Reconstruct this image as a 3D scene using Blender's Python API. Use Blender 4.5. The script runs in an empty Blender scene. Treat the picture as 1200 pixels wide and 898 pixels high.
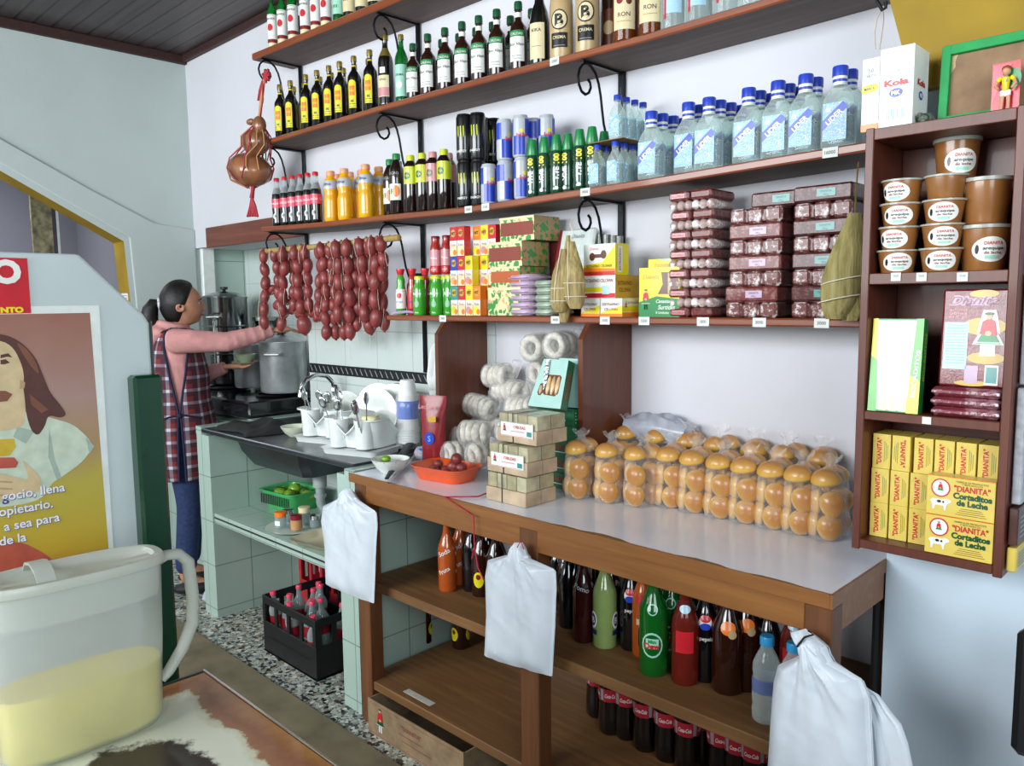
import bpy, math, random
from mathutils import Vector, Matrix
random.seed(7)
PI=math.pi; R=math.radians
SC=bpy.context.scene
COL=SC.collection
# ------------------------------------------------------------ camera
CAM=Vector((4.651,-2.070,1.463)); FPX=921.04
cam_d=bpy.data.cameras.new('camera'); cam=bpy.data.objects.new('camera',cam_d); COL.objects.link(cam)
cam.location=CAM; cam.rotation_euler=(R(83.99),R(.641),R(44.313)); cam_d.lens=FPX/1200*36; cam_d.sensor_width=36
cam_d.clip_start=.02; SC.camera=cam
_RM=cam.rotation_euler.to_matrix()
def U(u,v,X=None,Y=None,Z=None):
    "point of the plane X=, Y= or Z= seen at that place of the photograph"
    d=_RM@Vector(((u-600)/FPX,-(v-449)/FPX,-1))
    t=(X-CAM.x)/d.x if X is not None else (Y-CAM.y)/d.y if Y is not None else (Z-CAM.z)/d.z
    return CAM+d*t
# ------------------------------------------------------------ materials
def lin(c):
    if isinstance(c,str):
        c=c.lstrip('#'); c=c if len(c)==6 else ''.join(x*2 for x in c); c=[int(c[i:i+2],16)/255 for i in (0,2,4)]
    return tuple((x/12.92 if x<=.04045 else ((x+.055)/1.055)**2.4) for x in c[:3])+(1,)
MATS={}
class NT:
    def __init__(s,m): s.m=m; s.t=m.node_tree; s.n=s.t.nodes; s.l=s.t.links
    def new(s,ty,**k):
        n=s.n.new(ty)
        for a,b in k.items(): setattr(n,a,b)
        return n
    def link(s,a,b): s.l.new(a,b)
    def math(s,op,a,b=None,c=None,clamp=False):
        n=s.n.new('ShaderNodeMath'); n.operation=op; n.use_clamp=clamp
        for i,x in enumerate((a,b,c)):
            if x is None: continue
            if isinstance(x,(int,float)): n.inputs[i].default_value=x
            else: s.l.new(x,n.inputs[i])
        return n.outputs[0]
    def mix(s,f,a,b,typ='MIX'):
        n=s.n.new('ShaderNodeMix'); n.data_type='RGBA'; n.blend_type=typ
        for i,x in ((0,f),(6,a),(7,b)):
            if isinstance(x,(int,float)): n.inputs[i].default_value=x
            elif isinstance(x,(tuple,list,str)): n.inputs[i].default_value=lin(x) if isinstance(x,str) else x
            else: s.l.new(x,n.inputs[i])
        return n.outputs[2]
    def ramp(s,f,stops,interp='LINEAR'):
        n=s.n.new('ShaderNodeValToRGB'); cr=n.color_ramp; cr.interpolation=interp
        while len(cr.elements)<len(stops): cr.elements.new(.5)
        for e,(p,c) in zip(cr.elements,stops): e.position=p; e.color=lin(c) if isinstance(c,str) else c
        s.l.new(f,n.inputs[0]); return n.outputs[0]
    def noise(s,scale,detail=3,rough=.5,vec=None,stretch=None):
        n=s.n.new('ShaderNodeTexNoise'); n.inputs['Scale'].default_value=scale; n.inputs['Detail'].default_value=detail; n.inputs['Roughness'].default_value=rough
        v=vec or s.obj()
        if stretch:
            mp=s.n.new('ShaderNodeMapping'); mp.inputs['Scale'].default_value=stretch; s.l.new(v,mp.inputs[0]); v=mp.outputs[0]
        s.l.new(v,n.inputs['Vector']); return n.outputs[0]
    def obj(s): return s.n.new('ShaderNodeTexCoord').outputs['Object']
    def pos(s): return s.n.new('ShaderNodeNewGeometry').outputs['Position']
    def xyz(s,v):
        n=s.n.new('ShaderNodeSeparateXYZ'); s.l.new(v,n.inputs[0]); return n.outputs
    def bump(s,h,strength=.3,dist=.01):
        n=s.n.new('ShaderNodeBump'); n.inputs['Strength'].default_value=strength; n.inputs['Distance'].default_value=dist
        s.l.new(h,n.inputs['Height']); s.l.new(n.outputs[0],s.bsdf.inputs['Normal'])
def newmat(name,col='#888888',rough=.5,metal=0,coat=0,trans=0,ior=1.45,spec=.5,sss=0):
    m=bpy.data.materials.new(name); m.use_nodes=True; nt=NT(m)
    b=nt.bsdf=m.node_tree.nodes['Principled BSDF']
    b.inputs['Base Color'].default_value=lin(col); b.inputs['Roughness'].default_value=rough; b.inputs['Metallic'].default_value=metal
    b.inputs['Coat Weight'].default_value=coat; b.inputs['Coat Roughness'].default_value=.08
    b.inputs['Transmission Weight'].default_value=trans; b.inputs['IOR'].default_value=ior
    b.inputs['Specular IOR Level'].default_value=spec
    MATS[name]=m; return m,nt,b
def M(name,col=None,rough=.5,metal=0,var=.06,coat=0,trans=0,ior=1.45,bump=0,bscale=200,scale=25,spec=.5):
    "simple procedural material: a base colour with a little noise in it"
    if name in MATS: return MATS[name]
    if col is None: raise KeyError(name)
    m,nt,b=newmat(name,col,rough,metal,coat,trans,ior,spec)
    if var:
        n=nt.noise(scale,4); c=lin(col)
        lo=tuple(max(0,x*(1-var*2.2)) for x in c[:3])+(1,); hi=tuple(min(1,x*(1+var*2.2)) for x in c[:3])+(1,)
        nt.link(nt.ramp(n,[(.3,lo),(.7,hi)]),b.inputs['Base Color'])
    if bump: nt.bump(nt.noise(bscale,3),bump,.004)
    return m
def wood(name,a,b_,rough=.45,coat=.2,axis=0,grain=9,c3=None):
    m,nt,b=newmat(name,a,rough,coat=coat)
    st=[26,26,26]; st[axis]=1.6
    n=nt.noise(grain/9*1.0,6,.6,stretch=tuple(st)); n2=nt.noise(2.2,3)
    c=nt.ramp(n,[(.3,a),(.5,b_),(.72,a)])
    nt.link(nt.mix(nt.math('MULTIPLY',n2,.55),c,c3 or a),b.inputs['Base Color']); nt.bump(n,.12,.003)
    return m
def film(name,tint='#ffffff',amount=.16,rough=.12,bs=60,bstr=.9):
    "thin clear plastic film: mostly see-through, shining in creases"
    m,nt,b=newmat(name,tint,rough,spec=1)
    tr=nt.new('ShaderNodeBsdfTransparent'); tr.inputs[0].default_value=lin(tint)
    n=nt.noise(bs,4,.6); nt.bump(n,bstr,.01)
    lw=nt.new('ShaderNodeLayerWeight'); lw.inputs[0].default_value=.35
    f=nt.math('ADD',nt.math('MULTIPLY',lw.outputs[1],.35),amount,clamp=True)
    mx=nt.new('ShaderNodeMixShader'); nt.link(f,mx.inputs[0]); nt.link(tr.outputs[0],mx.inputs[1]); nt.link(b.outputs[0],mx.inputs[2])
    out=[x for x in nt.n if x.type=='OUTPUT_MATERIAL'][0]; nt.link(mx.outputs[0],out.inputs[0])
    return m
# ------------------------------------------------------------ text outlines
_TX={}
def text2d(s,bold=0,shear=0):
    k=(s,bold,shear)
    if k in _TX: return _TX[k]
    cu=bpy.data.curves.new('t','FONT'); cu.body=s; cu.size=1; cu.resolution_u=3; cu.offset=bold; cu.shear=shear
    o=bpy.data.objects.new('t',cu); COL.objects.link(o); dg=bpy.context.evaluated_depsgraph_get()
    me=bpy.data.meshes.new_from_object(o.evaluated_get(dg))
    v=[(p.co.x,p.co.y) for p in me.vertices]; f=[tuple(p.vertices) for p in me.polygons]
    bpy.data.objects.remove(o); bpy.data.curves.remove(cu); bpy.data.meshes.remove(me)
    if v:
        x0=min(p[0] for p in v); x1=max(p[0] for p in v)
        v=[(p[0]-x0,p[1]) for p in v]; w=x1-x0
    else: w=0
    _TX[k]=(v,f,w); return _TX[k]
# surfaces that flat art is laid on
class Plane:
    def __init__(s,o,u,v):
        s.o=Vector(o); s.u=Vector(u).normalized(); s.v=Vector(v).normalized(); s.n=s.u.cross(s.v)
    def at(s,a,b,off=0): return s.o+s.u*a+s.v*b+s.n*off
    cyl=False
class Cyl:
    "s runs round a cylinder of radius r(z); its middle faces -Y"
    cyl=True
    def __init__(s,r,z0=0,a=0,cx=0,cy=0,sy=1): s.r=r; s.z0=z0; s.a=a; s.cx=cx; s.cy=cy; s.sy=sy
    def at(s,a,b,off=0):
        r=(s.r(s.z0+b) if callable(s.r) else s.r); t=s.a+a/r; r+=off
        return Vector((s.cx+math.sin(t)*r,s.cy-math.cos(t)*r*s.sy,s.z0+b))
# ------------------------------------------------------------ mesh builder
class MB:
    def __init__(s): s.v=[]; s.f=[]; s.fm=[]; s.ml=[]; s.T=Matrix()
    def mi(s,m):
        if isinstance(m,str): m=MATS[m]
        if m not in s.ml: s.ml.append(m)
        return s.ml.index(m)
    def add(s,vs,fs,m):
        o=len(s.v); k=s.mi(m); s.v+=[s.T@Vector(p) for p in vs]
        for f in fs: s.f.append([o+i for i in f]); s.fm.append(k)
    def box(s,lo,hi,m,bev=0,front=None):
        x0,y0,z0=lo; x1,y1,z1=hi
        if x0>x1:x0,x1=x1,x0
        if y0>y1:y0,y1=y1,y0
        if z0>z1:z0,z1=z1,z0
        if bev<=0:
            s.add([(x0,y0,z0),(x1,y0,z0),(x1,y1,z0),(x0,y1,z0),(x0,y0,z1),(x1,y0,z1),(x1,y1,z1),(x0,y1,z1)],
                  [(0,3,2,1),(4,5,6,7),(1,2,6,5),(2,3,7,6),(3,0,4,7)],m); s.add([(x0,y0,z0),(x1,y0,z0),(x1,y0,z1),(x0,y0,z1)],[(0,1,2,3)],front or m); return s
        b=min(bev,(x1-x0)*.49,(y1-y0)*.49,(z1-z0)*.49)
        V=[];idx={}
        for i,(cx,sx) in enumerate(((x0,1),(x1,-1))):
            for j,(cy,sy) in enumerate(((y0,1),(y1,-1))):
                for k,(cz,sz) in enumerate(((z0,1),(z1,-1))):
                    for a in range(3):
                        p=[cx+sx*b,cy+sy*b,cz+sz*b]; p[a]=(cx,cy,cz)[a]; idx[i,j,k,a]=len(V); V.append(tuple(p))
        F=[]; g=lambda *t: idx[t]
        for i in (0,1): q=[g(i,0,0,0),g(i,1,0,0),g(i,1,1,0),g(i,0,1,0)]; F.append(q if i else q[::-1])
        for j in (0,1): q=[g(0,j,0,1),g(1,j,0,1),g(1,j,1,1),g(0,j,1,1)]; F.append(q[::-1] if j else q)
        for k in (0,1): q=[g(0,0,k,2),g(1,0,k,2),g(1,1,k,2),g(0,1,k,2)]; F.append(q if k else q[::-1])
        def fix(q):
            c=Vector(((x0+x1)/2,(y0+y1)/2,(z0+z1)/2)); p=[Vector(V[t]) for t in q]; n=(p[1]-p[0]).cross(p[2]-p[0])
            return q if n.dot(sum(p,Vector())/len(p)-c)>0 else q[::-1]
        for i in (0,1):
            for j in (0,1): F.append(fix([g(i,j,0,0),g(i,j,1,0),g(i,j,1,1),g(i,j,0,1)]))
            for k in (0,1): F.append(fix([g(i,0,k,0),g(i,1,k,0),g(i,1,k,2),g(i,0,k,2)]))
        for j in (0,1):
            for k in (0,1): F.append(fix([g(0,j,k,1),g(1,j,k,1),g(1,j,k,2),g(0,j,k,2)]))
        for i in (0,1):
            for j in (0,1):
                for k in (0,1): F.append(fix([g(i,j,k,0),g(i,j,k,1),g(i,j,k,2)]))
        s.add(V,F,m); return s
    def lathe(s,prof,m,seg=20,sy=1,cx=0,cy=0,close=True):
        V=[];F=[];n=len(prof)
        for r,z in prof:
            for k in range(seg):
                a=2*PI*k/seg; V.append((cx+r*math.cos(a),cy+r*math.sin(a)*sy,z))
        for i in range(n-1):
            for k in range(seg):
                k2=(k+1)%seg; F.append((i*seg+k,i*seg+k2,(i+1)*seg+k2,(i+1)*seg+k))
        if close:
            if prof[0][0]>1e-6: F.append(tuple(range(seg))[::-1])
            if prof[-1][0]>1e-6: F.append(tuple((n-1)*seg+k for k in range(seg)))
        s.add(V,F,m); return s
    def rings(s,rings,m,caps=True,closed=True):
        n=len(rings[0]); V=[p for r in rings for p in r]; F=[]
        for i in range(len(rings)-1):
            for k in range(n if closed else n-1):
                k2=(k+1)%n; F.append((i*n+k,i*n+k2,(i+1)*n+k2,(i+1)*n+k))
        if caps and closed: F.append(tuple(range(n))[::-1]); F.append(tuple((len(rings)-1)*n+k for k in range(n)))
        s.add(V,F,m); return s
    def tube(s,pts,r,m,seg=8,flat=1):
        pts=[Vector(p) for p in pts]; n=len(pts); rad=r if isinstance(r,(list,tuple)) else [r]*n
        T=[(pts[min(i+1,n-1)]-pts[max(i-1,0)]).normalized() for i in range(n)]
        up=Vector((0,0,1)) if abs(T[0].z)<.9 else Vector((1,0,0)); x=T[0].cross(up).normalized(); rs=[]
        for i in range(n):
            x=(x-T[i]*x.dot(T[i])).normalized(); y=T[i].cross(x)
            rs.append([pts[i]+(x*math.cos(2*PI*k/seg)+y*math.sin(2*PI*k/seg)*flat)*rad[i] for k in range(seg)])
        return s.rings(rs,m)
    def ell(s,c,r,m,seg=14,rg=9,rot=None,fn=None):
        c=Vector(c); V=[];F=[]
        if isinstance(r,(int,float)): r=(r,r,r)
        for i in range(rg+1):
            t=PI*i/rg
            for k in range(seg):
                a=2*PI*k/seg; p=Vector((math.sin(t)*math.cos(a),math.sin(t)*math.sin(a),-math.cos(t)))
                if fn: p=fn(p)
                p=Vector((p.x*r[0],p.y*r[1],p.z*r[2]))
                if rot is not None: p=rot@p
                V.append(c+p)
        for i in range(rg):
            for k in range(seg):
                k2=(k+1)%seg
                if i==0: F.append((0,(i+1)*seg+k2,(i+1)*seg+k))
                elif i==rg-1: F.append((i*seg+k,i*seg+k2,(i+1)*seg))
                else: F.append((i*seg+k,i*seg+k2,(i+1)*seg+k2,(i+1)*seg+k))
        s.add(V,F,m); return s
    def prism(s,poly,d0,d1,m,axis='y',capm=None):
        "polygon (a,b) swept from d0 to d1; axis y: (x,z); x: (y,z); z: (x,y)"
        def P(a,b,d): return {'y':(a,d,b),'x':(d,a,b),'z':(a,b,d)}[axis]
        n=len(poly); V=[P(a,b,d0) for a,b in poly]+[P(a,b,d1) for a,b in poly]
        F=[tuple(range(n)),tuple(range(n,2*n))[::-1]]+[(i,n+i,n+(i+1)%n,(i+1)%n) for i in range(n)]
        s.add(V,F,m); return s
    # flat art on a surface
    def rect(s,S,a,b,w,h,m,off=.0004,nx=None):
        nx=nx or (10 if S.cyl else 1); V=[];F=[]
        for j in (0,1):
            for i in range(nx+1): V.append(S.at(a-w/2+w*i/nx,b-h/2+h*j,off))
        for i in range(nx): F.append((i,i+1,nx+1+i+1,nx+1+i))
        s.add(V,F,m); return s
    def disc(s,S,a,b,rx,ry,m,off=.0006,n=16):
        V=[S.at(a,b,off)];F=[]; R_=3 if S.cyl else 1
        for j in range(1,R_+1):
            for i in range(n): t=2*PI*i/n; V.append(S.at(a+rx*math.cos(t)*j/R_,b+ry*math.sin(t)*j/R_,off))
        for i in range(n): F.append((0,1+i,1+(i+1)%n))
        for j in range(R_-1):
            for i in range(n): i2=(i+1)%n; F.append((1+j*n+i,1+(j+1)*n+i,1+(j+1)*n+i2,1+j*n+i2))
        s.add(V,F,m); return s
    def poly(s,S,pts,m,off=.0006,a=0,b=0,k=1,kb=None):
        kb=kb or k
        s.add([S.at(a+p[0]*k,b+p[1]*kb,off) for p in pts],[tuple(range(len(pts)))],m); return s
    def text(s,S,t,a,b,h,m,off=.0008,bold=.012,shear=0,rot=0,al='c',w=None,sx=1):
        v,f,tw=text2d(t,bold,shear)
        if not v: return s
        k=h/.72; kx=k*sx
        if w: kx=w/tw
        if al=='c': dx=-tw*kx/2
        elif al=='r': dx=-tw*kx
        else: dx=0
        c,sn=math.cos(rot),math.sin(rot); P=[]
        for x,y in v:
            X=x*kx+dx; Y=y*k-h/2; P.append(S.at(a+X*c-Y*sn,b+X*sn+Y*c,off))
        s.add(P,f,m); return s
    def build(s,name,parent=None,smooth=40,loc=None):
        me=bpy.data.meshes.new(name); me.from_pydata([tuple(p) for p in s.v],[],s.f)
        for m in s.ml: me.materials.append(m)
        me.polygons.foreach_set('material_index',s.fm)
        if smooth: 
            me.polygons.foreach_set('use_smooth',[True]*len(s.f)); me.set_sharp_from_angle(angle=R(smooth))
        me.update(); o=bpy.data.objects.new(name,me); COL.objects.link(o)
        if parent: o.parent=parent
        if loc: o.location=loc
        return o
def tag(o,label=None,cat=None,group=None,kind=None):
    if label:
        n=len(label.split())
        if n>16 or n<4: print('LABEL LENGTH',n,label)
        o['label']=label
    if cat: o['category']=cat
    if group: o['group']=group
    if kind: o['kind']=kind
    return o
def empty(name,loc=(0,0,0),rz=0,label=None,cat=None,group=None):
    o=bpy.data.objects.new(name,None); COL.objects.link(o); o.location=loc; o.rotation_euler=(0,0,rz); o.empty_display_size=.02
    return tag(o,label,cat,group)
def struct(mb,name,smooth=0): return tag(mb.build(name,smooth=smooth),kind='structure')
def copy_tree(o,parent=None):
    c=o.copy(); COL.objects.link(c)
    if parent is not None: c.parent=parent
    for ch in KIDS.get(o.name,()) or [x for x in o.children]: copy_tree(ch,c)
    return c
KIDS={}
PROTO={}
def put(kind,make,x,y,z,rz=0,label=None,cat=None,group=None,scale=None,tilt=None):
    "first call builds the thing with make(), later calls copy it with all its parts"
    if kind not in PROTO:
        o=make(); PROTO[kind]=o; ks=list(o.children)
        KIDS[o.name]=ks
        for k_ in ks: KIDS[k_.name]=list(k_.children)
    else: o=copy_tree(PROTO[kind])
    o.location=(x,y,z); o.rotation_euler=(tilt[0],tilt[1],rz) if tilt else (0,0,rz)
    o.scale=(scale,)*3 if isinstance(scale,(int,float)) else (scale or (1,1,1))
    if scale is None: o.scale=(1,1,1)
    tag(o,label,cat,group); return o
ORD=['first','second','third','fourth','fifth','sixth','seventh','eighth','ninth','tenth','eleventh','twelfth','thirteenth','fourteenth','fifteenth','sixteenth']
def interp(pts,x):
    if x<=pts[0][0]: return pts[0][1]
    for (a,b),(c,d) in zip(pts,pts[1:]):
        if x<=c: return b+(d-b)*(x-a)/(c-a)
    return pts[-1][1]
# ------------------------------------------------------------ room materials
def plaster(name,col,dirt='#8d948c',amt=.35,rough=.75):
    m,nt,b=newmat(name,col,rough,spec=.3)
    n=nt.noise(1.3,5,.6,vec=nt.pos()); n2=nt.noise(55,4,vec=nt.pos())
    f=nt.ramp(n,[(.45,(0,0,0,1)),(.8,(1,1,1,1))])
    c=nt.mix(nt.math('MULTIPLY',f,amt),col,dirt); nt.link(c,b.inputs['Base Color']); nt.bump(n2,.12,.004); return m
plaster('plaster_white','#d3d2d8','#b0b4b6',.25)
plaster('plaster_left','#b9c4c1','#9aa5a0',.3)
plaster('plaster_side','#c6d5e1','#9aa39f',.35)
plaster('plaster_lavender','#a3a3ae','#8f8f98',.3)
M('yellow_paint','#94770f',.65,var=.08,scale=6); M('white_gloss','#dfe4e0',.4,var=.03)
M('black_paint','#17181a',.45,var=.05); M('iron','#15161a',.4,metal=.6,var=.1)
M('dark_line','#2a2c2c',.6)
def tile_mat(name,col,grout,step=.21,z0=.04,x0=.06,y0=.09,rough=.25,w=.0035):
    m,nt,b=newmat(name,col,rough,coat=.3)
    p=nt.xyz(nt.pos()); nn=nt.xyz(nt.new('ShaderNodeNewGeometry').outputs['Normal']); tot=None
    for i,o in ((0,x0),(1,y0),(2,z0)):
        fr=nt.math('FRACT',nt.math('DIVIDE',nt.math('SUBTRACT',p[i],o-10*step),step))
        d=nt.math('MINIMUM',fr,nt.math('SUBTRACT',1,fr)); l=nt.math('LESS_THAN',d,w/step/2*1.3)
        mk=nt.math('LESS_THAN',nt.math('ABSOLUTE',nn[i]),.5); l=nt.math('MULTIPLY',l,mk); tot=l if tot is None else nt.math('MAXIMUM',tot,l)
    n=nt.noise(3,4,vec=nt.pos()); c=nt.mix(nt.math('MULTIPLY',n,.35),col,'#9fb0a6')
    nt.link(nt.mix(tot,c,grout),b.inputs['Base Color']); nt.link(nt.math('ADD',nt.math('MULTIPLY',tot,.5),rough),b.inputs['Roughness']); return m
tile_mat('tile_green','#a5bbb0','#70837a')
tile_mat('tile_back','#cdd6d3','#a3aeab',step=.25,z0=.083,x0=.05,y0=.06)
wood('wood_shelf','#995230','#783d24',.35,.35,0,c3='#84462b'); wood('wood_under','#71625c','#584a45',.7,0,0)
wood('wood_board','#5f2b1a','#3f1a10',.4,.3,2,c3='#8a4a26'); wood('wood_cab','#64301f','#482015',.45,.12,2,c3='#733a28')
wood('wood_counter','#8f5f30','#744622',.45,.15,0,c3='#9a6835'); wood('wood_leg','#74492a','#58331b',.5,.1,2)
wood('wood_low','#8d6638','#6f4a26',.6,0,0,c3='#5c4430'); wood('wood_ceiling','#3d3233','#241f22',.5,.15,1,grain=14)
wood('wood_crown','#3f2722','#2e1c19',.6,0,0); wood('wood_lintel','#7a4433','#5d2f22',.45,.1,0)
def terrazzo():
    m,nt,b=newmat('terrazzo','#888',.35,coat=.15)
    v=nt.new('ShaderNodeTexVoronoi'); v.inputs['Scale'].default_value=62; nt.link(nt.pos(),v.inputs['Vector'])
    g=nt.xyz(v.outputs['Color'])[0]; c=nt.ramp(g,[(0,'#1d2220'),(.22,'#39403c'),(.3,'#7f887f'),(.55,'#a9ada2'),(.78,'#c9c9bd'),(.9,'#8d7f66')],'CONSTANT')
    v2=nt.new('ShaderNodeTexVoronoi'); v2.inputs['Scale'].default_value=190; nt.link(nt.pos(),v2.inputs['Vector'])
    c2=nt.ramp(nt.xyz(v2.outputs['Color'])[0],[(0,'#2b302e'),(.3,'#8d938a'),(.6,'#b9bab0')],'CONSTANT')
    nt.link(nt.mix(nt.math('GREATER_THAN',v.outputs['Distance'],.62),c,c2),b.inputs['Base Color'])
terrazzo()
M('tan_step','#6f664f',.75,var=.12,scale=7)
def ceiling_mat():
    m,nt,b=newmat('ceiling_planks','#333',.5,coat=.1)
    p=nt.xyz(nt.pos()); q=nt.math('DIVIDE',nt.math('ADD',p[1],20),.085)
    fr=nt.math('FRACT',q); gap=nt.math('LESS_THAN',fr,.13); hi=nt.math('LESS_THAN',nt.math('ABSOLUTE',nt.math('SUBTRACT',fr,.2)),.06)
    n=nt.noise(1,5,.6,vec=nt.pos(),stretch=(1.2,30,5)); wn=nt.new('ShaderNodeTexWhiteNoise'); wn.noise_dimensions='1D'; nt.link(nt.math('FLOOR',q),wn.inputs['W'])
    c=nt.ramp(n,[(.3,'#382e2f'),(.7,'#544646')]); c=nt.mix(nt.math('MULTIPLY',wn.outputs[0],.5),c,'#3b3437')
    c=nt.mix(gap,c,'#17161a'); nt.link(c,b.inputs['Base Color'])
ceiling_mat()
# ------------------------------------------------------------ setting
HC=2.889
b=MB(); b.box((-2.5,-4.6,-.1),(6.4,.6,0),'terrazzo'); struct(b,'floor')
b=MB(); b.box((-.3,-4.6,HC),(6.4,.6,HC+.08),'ceiling_planks'); struct(b,'ceiling')
# shelf wall: upper block over the cooking recess, full-height part, pillar
b=MB(); b.box((-.17,0,1.79),(1.24,.5,HC),'plaster_white'); b.box((1.24,0,0),(4.06,.5,HC),'plaster_white'); struct(b,'wall_back')
b=MB(); b.box((4.056,-.276,0),(6.4,.5,HC),'plaster_side'); struct(b,'wall_right')
b=MB(); b.box((-.17,.31,0),(1.24,.5,1.79),'tile_back'); b.box((1.225,.0,0),(1.24,.31,1.79),'tile_back'); struct(b,'wall_recess')
b=MB(); b.box((1.24,-.006,0),(2.545,0,1.40),'tile_back')
struct(b,'wall_tiled')
# black decorative border tiles with slanting grey leaves
b=MB(); b.box((1.24,-.009,1.122),(2.545,-.0062,1.168),'black_paint'); S=Plane((1.24,-.009,1.122),(1,0,0),(0,0,1)); M('border_grey','#8b9296',.4)
for i in range(34): b.poly(S,[(.008,.036),(.012,.038),(.032,.010),(.026,.008)],'border_grey',a=.038*i,off=.0005)
struct(b,'trim_1')
b=MB(); b.box((.2,-.022,1.782),(1.25,-.001,1.895),'wood_lintel',.003); struct(b,'trim_2')
b=MB(); b.box((.001,.025,.8),(.035,.104,1.808),'white_gloss',.006); struct(b,'trim_3')
# left wall with the sloping-headed opening
b=MB(); OP=[(-1.62,0),(-1.62,2.40),(-1.43,2.398),(-.973,2.139),(-.401,1.814),(-.385,1.49),(-.385,0)]
T=.16
def wall_faces(x,flip):
    top=HC; V=[];F=[]
    def q(*p):
        n=len(V); V.extend([(x,a,z) for a,z in p]); F.append(tuple(range(n,n+len(p)))[::(-1 if flip else 1)])
    q((.5,0),(.5,top),(-.385,top),(-.385,0)); 
    q((-.385,1.49),(-.385,top),(-.401,top),(-.401,1.814)); q((-.401,1.814),(-.401,top),(-.973,top),(-.973,2.139)); q((-.973,2.139),(-.973,top),(-1.43,top),(-1.43,2.398))
    q((-1.43,2.398),(-1.43,top),(-1.62,top),(-1.62,2.40)); q((-1.62,0),(-1.62,top),(-4.6,top),(-4.6,0)); return V,F
V,F=wall_faces(0,True); b.add(V,F,'plaster_left'); V,F=wall_faces(-T,False); b.add(V,F,'plaster_left')
b.add([(0,y,z) for y,z in OP]+[(-T,y,z) for y,z in OP],[(i,i+7,i+8,i+1) for i in range(6)],'yellow_paint')
struct(b,'wall_left')
# a shallow thickening of the plaster round the opening
b=MB(); q=[(-1.60,2.62),(-.99,2.31),(-.561,2.084),(-.232,1.925),(.0,1.90),(.0,0),(-.36,0),(-.36,1.49),(-.375,1.835),(-.96,2.165),(-1.42,2.425),(-1.60,2.425)]
b.prism(q,.001,.016,'plaster_left',axis='x'); o=struct(b,'trim_4'); mo=o.modifiers.new('b','BEVEL'); mo.width=.012; mo.segments=3; mo.limit_method='ANGLE'
b=MB(); b.box((.001,.105,.0),(.006,.309,1.789),'tile_green'); struct(b,'trim_5')
# room beyond
b=MB(); b.box((-2.5,-3.2,0),(-2.4,.6,2.7),'plaster_lavender'); b.box((-2.4,.1,0),(-T,.2,2.7),'plaster_lavender'); struct(b,'wall_far')
b=MB(); b.box((-2.5,-3.2,2.7),(-T,.2,2.75),'plaster_lavender'); struct(b,'ceiling_far')
b=MB(); b.box((-.17,-4.75,0),(6.4,-4.62,1.2),'plaster_white'); struct(b,'shade_wall_front')  # unseen low wall, added to keep light from reaching under the counter
b=MB(); b.box((6.4,-4.75,0),(6.5,-.276,1.1),'plaster_white'); struct(b,'shade_wall_side')  # unseen low wall, added to cut side light near the floor
# dark crown moulding
b=MB(); b.box((.001,-4.5,HC-.05),(.03,-.001,HC-.001),'wood_crown',.004); struct(b,'trim_6')
b=MB(); b.box((.03,-.03,HC-.04),(4.05,-.001,HC-.001),'wood_crown',.004); struct(b,'trim_7')
b=MB(); b.prism([(4.031,2.06),(4.058,1.965),(4.085,1.88),(4.9,1.88),(4.9,2.8),(3.93,2.45)],-.305,-.2765,'yellow_paint'); struct(b,'trim_8')
b=MB(); b.box((-2,-1.35,0),(4.6,-.655,.012),'tan_step',.003); struct(b,'trim_9')
# ------------------------------------------------------------ light: daylight from the open shop front, a soft sky, added fill panels
w=bpy.data.worlds.new('sky'); SC.world=w; w.use_nodes=True; wn=w.node_tree; bg=wn.nodes['Background']
bg.inputs[0].default_value=(.78,.9,1,1); bg.inputs[1].default_value=.27
def area(name,loc,rot,sx,sy,e,col):
    l=bpy.data.lights.new(name,'AREA'); l.shape='RECTANGLE'; l.size=sx; l.size_y=sy; l.energy=e; l.color=col
    o=bpy.data.objects.new(name,l); COL.objects.link(o); o.location=loc; o.rotation_euler=rot; return o
area('street_door_light',(6.2,-2.9,2.35),(R(90),0,R(68)),1.8,1.8,100,(.84,.94,1))
area('upper_wall_light',(2.3,-4.5,2.2),(R(90),0,R(-4)),3.6,1.4,262,(.92,.97,1))  # unseen broad panel, added to brighten the upper walls
area('back_room_fill',(-1.3,-1.4,2.66),(0,0,0),1.2,1.2,30,(.95,.96,1))  # unseen panel, added to brighten the room beyond the opening
SC.view_settings.view_transform='Standard'; SC.view_settings.look='None'; SC.view_settings.exposure=0; SC.view_settings.gamma=1
SC.view_settings.use_curve_mapping=False
SC.cycles.use_denoising=True; SC.cycles.max_bounces=10; SC.cycles.transparent_max_bounces=24; SC.cycles.transmission_bounces=8; SC.cycles.sample_clamp_indirect=6
SC.cycles.caustics_refractive=False; SC.cycles.caustics_reflective=False
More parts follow.
